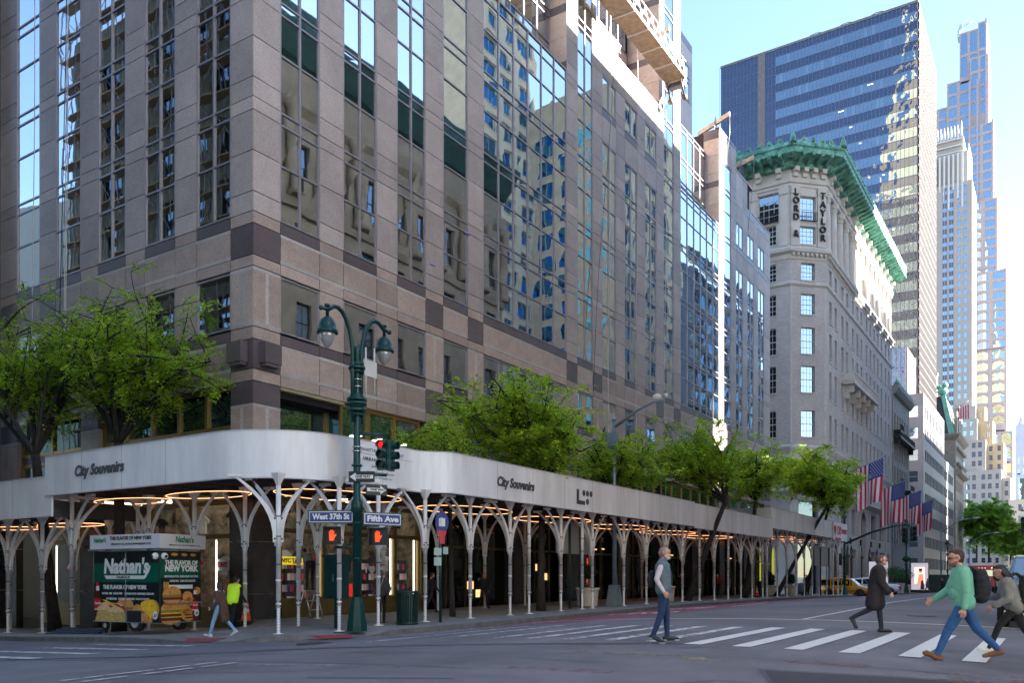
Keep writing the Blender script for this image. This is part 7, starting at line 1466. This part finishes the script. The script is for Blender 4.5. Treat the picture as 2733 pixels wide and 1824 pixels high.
def person(label,x,y,face,H=1.75,hip=(20,-20),knee=(5,25),foot=(0,0),sh=(-15,15),el=(15,20),ab=(8,8),lean=2,head=(0,0),fat=0,skin=None,cols=None,vox=.014,hair=None,bald=False,shoe=None,z=None,long_hair=0,coat=None,twist=0,kind='person',group=None,female=False,seatz=None,elin=(0,0),brows=True,beard=None):
    """cols = (top, trousers). face = heading in degrees. Index 0 is the left side."""
    k=H/1.75; skin=skin or skinm; zz=road(x,y) if z is None else z
    t_=thing('person',label,kind,(x,y,zz),group,world=False,rot=R(face))
    ln=math.sin(R(lean)); P=[]; J={}
    hz=.93; hipc=V(0,0,hz); up=V(math.sin(R(lean)),0,math.cos(R(lean)))
    legs=[]
    for i,s_ in enumerate((1,-1)):
        h_=V(0,s_*.09,hz); a=R(hip[i]); kn=h_+V(math.sin(a),0,-math.cos(a))*.43; b=a-R(knee[i]); an=kn+V(math.sin(b),0,-math.cos(b))*.42; f=R(foot[i]); to=an+V(math.cos(f),s_*.06,math.sin(f))*.19+V(0,0,-.055); he=an+V(-.055*math.cos(f)+.055*math.sin(f)*0,0,-.055-.055*math.sin(f)); legs.append((h_,kn,an,to,he))
    mz=min(min(l[3].z,l[4].z) for l in legs)-.032; dz=-mz
    sh_=lambda p:V(p.x,p.y,p.z+dz)*k
    legs=[tuple(sh_(p) for p in l) for l in legs]; hipc=sh_(hipc); F_=k*(1+fat); fw=.92 if female else 1
    prims=[]
    for h_,kn,an,to,he in legs:
        prims+=[(h_,kn,.088*F_,.062*F_,1),(kn,an,.060*F_,.046*k,1),(an,he,.045*k,.036*k,2),(he,to,.037*k,.033*k,2),(he+V(.05,0,.005),to+V(-.03,0,.01),.042*k,.036*k,2)]
    def T(f,h,l): return hipc+up*h*k+V(f*k*math.cos(R(lean)),l*k,-f*k*math.sin(R(lean)))
    for (f,h,l,r) in ((0,.02,.075,.105),(.01+fat*.25,.14,.06*fw,.105+fat*.09),(.01,.28,.085*fw,.108),(.0,.40,.10*fw,.100),(0,.455,.14*fw,.068)):
        prims.append((T(f,h,-l),T(f,h,l),r*F_,r*F_,0 if h>.05 else 1))
    prims.append((T(0,.14,0),T(0,.38,0),.12*F_,.115*F_,0))
    nk=T(0,.50,0); hc=T(.03,.665,0)+V(.02*k,0,0); prims.append((nk,T(.015,.58,0),.056*k,.050*k,3))
    arms=[]
    for i,s_ in enumerate((1,-1)):
        s0=T(0,.455,s_*.185*fw); a=R(sh[i]+lean*0); ab_=R(ab[i]); d=V(math.sin(a)*math.cos(ab_),s_*math.sin(ab_),-math.cos(a)*math.cos(ab_)); e0=s0+d*.285*k; b=a+R(el[i]); ab2=ab_-R(elin[i]); d2=V(math.sin(b)*math.cos(ab2),s_*math.sin(ab2),-math.cos(b)*math.cos(ab2)); w0=e0+d2*.25*k
        prims+=[(s0,e0,.060*F_,.046*F_,0),(e0,w0,.045*F_,.034*k,0)]; arms.append((s0,e0,w0,d2))
        sd=V(0,1,0) if abs(d2.y)<.8 else V(1,0,0); sd=(sd-d2*sd.dot(d2)).normalized(); nn=d2.cross(sd)
        pc=w0+d2*.075*k; fwd=nn if nn.x>0 else -nn
        prims.append((w0+d2*.01,pc,.022*k,.022*k,3)); prims.append((w0+d2*.05*k+fwd*.022*k,pc+fwd*.024*k,.014*k,.013*k,3)); prims.append((w0+d2*.05*k-fwd*.02*k,pc-fwd*.02*k,.014*k,.013*k,3))
        if vox<=.0145:
            for j,(o_,l_) in enumerate(((.033,.07),(.011,.085),(-.011,.08),(-.032,.062))):
                r0=pc+fwd*o_*k; m1=r0+(d2*.9-sd*s_*.25).normalized()*l_*.5*k; m2=m1+(d2*.7-sd*s_*.7).normalized()*l_*.5*k; prims+=[(r0,m1,.0098*k,.009*k,3),(m1,m2,.009*k,.008*k,3)]
            th=w0+d2*.03*k+fwd*.03*k; prims+=[(th,th+(d2*.6+fwd*.75).normalized()*.04*k,.012*k,.0105*k,3),(th+(d2*.6+fwd*.75).normalized()*.04*k,th+(d2*.9+fwd*.45).normalized()*.07*k,.0105*k,.009*k,3)]
    # head in its own turned frame
    yw=R(head[0]); pt=R(head[1]+lean*.3); hx_=V(math.cos(yw)*math.cos(pt),math.sin(yw),-math.sin(pt)).normalized(); hy=V(-math.sin(yw),math.cos(yw),0); hzv=hx_.cross(hy)
    def Hd(f,l,u): return hc+(hx_*f+hy*l+hzv*u)*k
    prims+=[(Hd(-.015,0,.03),Hd(.012,0,.035),.088*k,.080*k,3,(1,.92,1.12)),(Hd(.03,0,-.055),Hd(.058,0,-.075),.052*k,.034*k,3),(Hd(.085,0,.0),Hd(.098,0,-.022),.011*k,.015*k,3),(Hd(.07,0,.04),Hd(.072,0,.04),.032*k,.032*k,3),(Hd(.078,-.02,-.052),Hd(.078,.02,-.052),.012*k,.012*k,3),(Hd(.02,.045,-.03),Hd(.05,.03,-.05),.035*k,.03*k,3),(Hd(.02,-.045,-.03),Hd(.05,-.03,-.05),.035*k,.03*k,3)]
    for s_ in (1,-1): prims+=[(Hd(-.01,s_*.083,-.015),Hd(-.015,s_*.09,.022),.012*k,.017*k,3)]
    cols=cols or (cloth('grey',(.1,.1,.1)),cloth('navy',(.02,.03,.06))); body=blend('body',prims,[cols[0],cols[1],shoe or M('black shoe',(.015,.015,.016),.5),skin],t_,vox,2)
    ex=MB()
    for s_ in (1,-1): ex.ball(Hd(.083,s_*.033,.012),.0085*k,6); 
    for s_ in (1,-1): ex.tube([Hd(.09,s_*.017,.034),Hd(.086,s_*.05,.032)],.005*k,4)
    e_=ex.build('eyes',hairb,t_,shift=(0,0,0))
    if not bald:
        hp=[(Hd(-.038,0,.045),Hd(-.018,0,.06),.090*k,.082*k,0,(1,.97,1.05)),(Hd(-.05,0,.0),Hd(-.05,0,-.03),.075*k,.06*k,0),(Hd(.03,0,.115),Hd(.055,0,.105),.032*k,.025*k,0)]
        if long_hair:
            hp+=[(Hd(-.06,0,.0),Hd(-.09,0,-long_hair),.075*k,.06*k,0),(Hd(-.03,.06,-.0),Hd(-.06,.07,-long_hair*.9),.04*k,.035*k,0),(Hd(-.03,-.06,-.0),Hd(-.06,-.07,-long_hair*.9),.04*k,.035*k,0)]
        blend('hair',hp,[hair or hairm],t_,vox,2)
    elif bald=='crop': blend('hair',[(Hd(-.035,0,.01),Hd(-.025,0,.045),.088*k,.086*k,0,(1,.98,1.0)),(Hd(-.01,.035,.0),Hd(-.01,.035,.03),.057*k,.055*k,0),(Hd(-.01,-.035,.0),Hd(-.01,-.035,.03),.057*k,.055*k,0)],[hair or hairg],t_,vox,1)
    if beard: blend('beard',[(Hd(.045,0,-.085),Hd(.075,0,-.075),.044*k,.03*k,0),(Hd(.02,.05,-.05),Hd(.06,.02,-.08),.03*k,.03*k,0),(Hd(.02,-.05,-.05),Hd(.06,-.02,-.08),.03*k,.03*k,0)],[beard],t_,vox,2)
    return t_,dict(T=T,Hd=Hd,legs=legs,arms=arms,k=k,F=F_,hipc=hipc)
def outer(t_,J,mat,name,length=.0,slv=True,extra=0,vox=.016,open_=0,coll=None):
    """coat or jacket worn over the body, as one continuous garment"""
    T=J['T']; k=J['k']; F_=J['F']; e=.022+extra; pr=[]
    for (f,h,l,r) in ((.005,.08,.07,.112),(.01,.14,.07,.113),(.012,.21,.075,.113),(.012,.28,.085,.112),(.006,.34,.10,.108),(0,.40,.11,.100),(0,.46,.15,.075)): pr.append((T(f,h,-l),T(f,h,l),r*F_+e,r*F_+e,0))
    pr.append((T(0,.02,-.08),T(0,.02,.08),.112*F_+e,.112*F_+e,0)); pr.append((T(0,.02,0),T(0,.4,0),.13*F_+e,.12*F_+e,0))
    if length: 
        for s_ in (1,-1): l=J['legs'][0 if s_>0 else 1]; m_=l[0]+(l[1]-l[0])*min(1,length/.43); pr.append((T(0,.0,s_*.07),V(m_.x*.75,s_*.095,m_.z),.12*F_+e,.118*F_+e,0))
        pr.append((T(0,0,0),V(0,0,J['legs'][0][1].z*.35+J['hipc'].z*.65-length*.4),.13*F_+e,.13*F_+e,0))
    if slv:
        for s0,e0,w0,d2 in J['arms']: pr+=[(s0,e0,.064*F_+e*.8,.052*F_+e*.8,0),(e0,w0+(e0-w0)*.04,.050*F_+e*.7,.040*k+e*.7,0)]
    if coll: pr.append((T(-.01,.49,0),T(0,.545,0),.075*k,.068*k,0))
    return blend(name,pr,[mat],t_,vox,14)
def backpack(label,px,py,pz,face,T,off,mat,s=1,strap=True,rx=.34):
    """bag on the wearer's back"""
    b_=thing('backpack',label,'backpack',(px,py,pz),world=False,rot=R(face)); c=V(*off)
    blend('bag',[(c+V(0,-.07,.16)*s,c+V(0,.07,.16)*s,.095*s,.095*s,0),(c+V(-.015,-.08,.07)*s,c+V(-.015,.08,.07)*s,.115*s,.115*s,0),(c+V(-.03,-.08,-.03)*s,c+V(-.03,.08,-.03)*s,.122*s,.122*s,0),(c+V(-.025,-.08,-.12)*s,c+V(-.025,.08,-.12)*s,.12*s,.12*s,0),(c+V(-.01,-.08,-.2)*s,c+V(-.01,.08,-.2)*s,.11*s,.11*s,0)],[mat],b_,.014,6)
    if strap:
        q=MB()
        for s_ in (1,-1): q.tube([c+V(.06,s_*.1,.2),c+V(.15,s_*.12,.27),c+V(.24,s_*.13,.2),c+V(.27,s_*.14,.02),c+V(.18,s_*.17,-.16),c+V(.05,s_*.13,-.22)],.022,6)
        q.build('strap',mat,b_,shift=(0,0,0))
    return b_
# man in grey vest standing mid-crossing, facing right along the crosswalk
fc=18
vest_y=(-6.37,15.12)
jean=cloth('dark denim',(.012,.035,.10)); shirtw=cloth('lilac check shirt',(.55,.48,.56),.12,14)
t_,J=person('man in a grey vest and lilac shirt standing on the crosswalk, hand in pocket',*vest_y,18,H=1.83,hip=(6,-4),knee=(4,16),foot=(0,-22),sh=(-22,-18),el=(42,48),ab=(12,12),elin=(14,14),lean=-2,head=(-4,2),fat=.06,cols=(shirtw,jean),vox=.012,bald='crop',beard=M('grey beard',(.45,.40,.36),.9,var=.2,scale=60),shoe=M('navy shoe',(.02,.03,.045),.6))
outer(t_,J,cloth('grey blue vest',(.10,.145,.18)),'vest',slv=False,extra=.0,coll=1,vox=.013)
T=J['T']; q=MB()
blend('vest_panel',[(T(.105,.40,-.02),T(.135,.12,-.02),.05,.045,0),(T(.10,.42,.0),T(.125,.20,.0),.055,.05,0),(T(0,.42,.10),T(-.03,.1,.13),.04,.05,0),(T(0,.42,-.125),T(-.02,.12,-.145),.045,.05,0)],[cloth('navy panel',(.012,.016,.03))],t_,.014)
q=MB()
for l in J['legs']: q.ball((l[4].x+.02,l[4].y,l[4].z-.028),.045,8,0,(1.2,.9,.35)); q.ball((l[3].x-.02,l[3].y,l[3].z-.025),.045,8,0,(1.4,.9,.3))
q.build('shoe_sole',whit,t_,shift=(0,0,0))
backpack('small dark bag on the back of the man in the vest',vest_y[0],vest_y[1],road(*vest_y),18,T,T(-.20,.22,0),cloth('black nylon',(.01,.012,.018)),.62,False)
# man in long black coat striding left to right... heading right
bx_=(-3.5,20.56)
t_,J=person('balding man in a long black coat striding over the crosswalk',*bx_,12,H=1.80,hip=(10,-16),knee=(4,46),foot=(-2,-58),sh=(-6,12),el=(20,22),ab=(7,8),lean=7,head=(-4,4),fat=.04,cols=(cloth('black wool',(.012,.011,.014)),cloth('navy trouser',(.008,.014,.03))),vox=.013,bald='crop',hair=M('dark crop',(.10,.07,.06),.8))
outer(t_,J,cloth('black coat',(.014,.011,.015),.3),'coat',length=.30,extra=.025,coll=1); blend('scarf',[(J['T'](.05,.49,-.04),J['T'](.06,.49,.04),.055,.055,0)],[cloth('red plaid',(.12,.01,.015),.6,30)],t_,.014)
# big man in mint sweatshirt walking left
mx=(-1.27,15.1)
t_,J=person('tall bearded man in glasses, mint green sweatshirt and jeans, striding left',*mx,197,H=1.87,hip=(30,-27),knee=(8,16),foot=(20,-14),sh=(-6,22),el=(14,32),ab=(9,9),elin=(6,0),lean=5,head=(2,8),fat=.16,cols=(cloth('mint sweatshirt',(.15,.42,.31),.10),cloth('blue jeans',(.02,.085,.24),.2)),vox=.011,hair=hairm,shoe=M('brown suede shoe',(.16,.07,.03),.8),beard=M('short brown beard',(.20,.10,.065),.9))
outer(t_,J,cloth('mint sweatshirt',(.15,.42,.31),.10),'sweatshirt',extra=-.002,vox=.016)
blend('collar',[(J['T'](0,.50,0),J['T'](.012,.535,0),.078,.066,0)],[cloth('grey collar',(.3,.32,.33))],t_,.012)
q=MB(); Hd=J['Hd']
for s_ in (1,-1):
    q.tube([Hd(.1,s_*.034+.024*math.cos(a),.012+.02*math.sin(a)) for a in lin(0,2*PI,10)],.003,4); q.tube([Hd(.1,s_*.058,.016),Hd(.0,s_*.088,.012)],.003,4)
q.tube([Hd(.1,-.01,.014),Hd(.1,.01,.014)],.003,4); q.build('glasses',iron,t_,shift=(0,0,0))
backpack('black backpack on the man in the mint sweatshirt',mx[0],mx[1],road(*mx),197,J['T'],J['T'](-.235,.26,0),cloth('black nylon',(.01,.012,.018)),1.0)
# crouching-forward woman behind him
wx=(-.62,16.4)
t_,J=person('dark-haired woman in a grey jacket and black trousers, bent forward, walking left',*wx,190,H=1.63,hip=(38,-22),knee=(18,12),foot=(4,-25),sh=(2,16),el=(55,75),ab=(8,12),elin=(10,20),lean=17,head=(0,22),fat=.02,cols=(cloth('grey wool',(.17,.17,.165)),cloth('black leggings',(.008,.008,.010))),vox=.013,hair=hairb,long_hair=.20,shoe=whit,female=True)
outer(t_,J,cloth('grey wool jacket',(.19,.19,.18)),'jacket',extra=.008,coll=1)
backpack('dark bag on the shoulder of the bent woman',wx[0],wx[1],road(*wx),190,J['T'],J['T'](-.25,.26,0),cloth('dark green nylon',(.012,.02,.016)),.95)
# woman by the cart
t_,J=person('pregnant woman in a brown coat, lilac top and pale jeans walking past the food cart',-19.6,15.2,196,H=1.62,hip=(22,-24),knee=(4,22),foot=(6,-28),sh=(-12,8),el=(60,30),ab=(12,8),elin=(5,0),lean=-2,head=(-12,-2),cols=(cloth('lilac top',(.60,.54,.66)),cloth('pale jeans',(.20,.38,.60))),vox=.014,hair=M('chestnut hair',(.03,.013,.01),.5),long_hair=.26,shoe=whit,female=True,z=swz(-19.9,15)-.04)
blend('bump',[(J['T'](.07,.16,-.02),J['T'](.07,.16,.02),.115,.115,0)],[cloth('lilac top',(.50,.44,.58))],t_,.014)
Tq=J['T']; cm_=cloth('brown coat',(.085,.045,.03)); pr=[]
for s_ in (1,-1):
    pr+=[(Tq(-.04,.45,s_*.11),Tq(-.13,.05,s_*.115),.05,.055,0),(Tq(-.13,.05,s_*.11),Tq(-.20,-.38,s_*.10),.06,.07,0)]
    s0,e0,w0,d2=J['arms'][0 if s_>0 else 1]; pr+=[(s0,e0,.074,.058,0),(e0,w0,.056,.046,0)]
pr.append((Tq(-.11,.42,0),Tq(-.19,-.38,0),.08,.085,0)); blend('coat',pr,[cm_],t_,.015,3)
# hi-vis workers
hv=M('hi-vis yellow',(.45,.75,.02),.6,emit=.02); 
t_,J=person('worker in a yellow hi-vis vest behind the woman with the brown coat',-21.6,17.2,100,H=1.74,cols=(cloth('black jacket',(.01,.01,.012)),cloth('black trouser',(.008,.008,.01))),vox=.018,hair=hairb,lean=14,head=(0,20),z=swz(-21,17.6),hip=(10,-6),knee=(10,5)); outer(t_,J,hv,'vest',slv=False)
t_,J=person('worker in a black jacket with green reflective bands at the left edge',-33.3,15.6,150,H=1.78,cols=(cloth('black jacket',(.01,.01,.012)),cloth('black trouser',(.008,.008,.01))),vox=.018,hair=hairb,z=swz(-33,15.6),sh=(5,10),el=(30,30))
for h in (.12,.36): blend('reflective_band',[(J['T'](.0,h,-.09),J['T'](.0,h,.09),.127,.127,0,(1,1,.3))],[hv],t_,.02,1)
# man on the step ladder at the shop window
z=swz(-22.2,21)
ld=thing('step_ladder','small metal step ladder in front of the taxi sign window','ladder',(-22.1,20.9,z)); q=MB()
for y in (20.65,21.2): q=MB(); q.tube([(-21.75,y,z),(-22.05,y,z+1.0)],.022,6); q.tube([(-22.5,y,z),(-22.1,y,z+1.0)],.022,6); q.build('rail',rims,ld)
for h,xo in ((.3,-21.85),(.62,-21.95),(.97,-22.05)): q=MB(); q.box(xo-.1,20.67,z+h,xo+.08,21.18,z+h+.03); q.build('step',rims,ld)
t_,J=person('man in a grey sweater standing on the step ladder, leaning into the window',-22.05,20.9,160,H=1.74,cols=(cloth('grey sweater',(.20,.20,.19)),cloth('black jeans',(.01,.012,.018))),vox=.016,hair=hairb,z=z+1.0,hip=(10,4),knee=(5,5),lean=48,sh=(50,60),el=(20,10),head=(0,10))
t_,J=person('man with white earphones in a dark jacket standing between the lamp and the litter bin',-18.2,20.3,-60,H=1.70,skin=skind,hip=(4,-2),knee=(3,6),sh=(-8,-6),el=(55,60),ab=(14,12),elin=(16,16),cols=(cloth('charcoal jacket',(.03,.032,.03)),cloth('black trouser',(.008,.008,.01))),vox=.014,hair=hairb,z=swz(-18,20.3)); outer(t_,J,cloth('charcoal jacket',(.035,.037,.033)),'jacket',coll=1)
q=MB(); Hd=J['Hd']; q.tube([Hd(-.01,.1,-.01),Hd(.04,.09,-.12),Hd(.09,.04,-.3),Hd(.1,.0,-.42)],.006,4); q.build('earphone_cord',whit,t_,shift=(0,0,0))
dkp=(cloth('black jacket',(.01,.01,.012)),cloth('black trouser',(.008,.008,.01)))
person('shadowy walker in black under the shed, just right of the litter bin',-21.2,26.6,70,H=1.72,cols=dkp,vox=.02,hair=hairb,z=swz(-21,26),hip=(24,-22),knee=(5,20))
person('woman in a black coat and white top under the shed, facing the street',-21.6,30.9,-30,H=1.68,cols=(cloth('black jacket',(.01,.01,.012)),cloth('black trouser',(.008,.008,.01))),vox=.02,hair=M('blonde hair',(.35,.2,.08),.6),z=swz(-21,30),female=True,long_hair=.15)
for i,(x,y,f_,lab,c_) in enumerate(((-20.6,51.5,80,'dim figure walking deep under the first shed',dkp),(-20.3,58,-100,'person with a red bag deep under the shed',(cloth('red coat',(.25,.02,.02)),dkp[1])),(-20.8,66,80,'dark figure beside the planter under the far shed',dkp),(-18.8,77.5,90,'person carrying a navy pack near the taxi',(cloth('pale blue shirt',(.35,.42,.5)),dkp[1])),(-20.2,70.8,-90,'dim figure behind the shrub by the yellow hoarding',dkp))):
    t_,J=person(lab,x,y,f_,H=1.72,cols=c_,vox=.03,hair=hairb,z=swz(x,y),hip=(20,-20),knee=(4,20))
    if 'navy' in lab: backpack('navy pack with a pale emblem near the taxi',x,y,swz(x,y),f_,J['T'],J['T'](-.22,.22,0),cloth('navy nylon',(.012,.02,.05)),1.2,False)
for i,(x,y,f_,lab,c_) in enumerate(((-12.6,106,20,'far pedestrian in grey with a dark pack before the coral kiosk',(cloth('grey',(.12,.12,.12)),cloth('mauve trouser',(.10,.08,.09)))),(-11.2,108,-170,'far pedestrian in black at the left of the trio',dkp),(-10.4,108.5,-170,'far pedestrian in a bright blue shirt',(cloth('bright blue',(.10,.30,.6)),dkp[1])),(-9.2,107,170,'far pedestrian in a navy coat and olive trousers',(cloth('navy coat',(.01,.015,.04)),cloth('olive trouser',(.05,.05,.025)))),(-6.9,124,0,'tiny distant pedestrian by the parked cars',dkp),(-17.6,109.3,40,'far pedestrian beside the left kiosk',dkp),(-19.3,113,40,'far pedestrian in a white top by the planters',(cloth('white',(.5,.5,.5)),dkp[1])))):
    person(lab,x,y,f_,H=1.76,cols=c_,vox=.03,hair=hairb,hip=(24,-22),knee=(4,22),group='pedestrians beyond the side street')
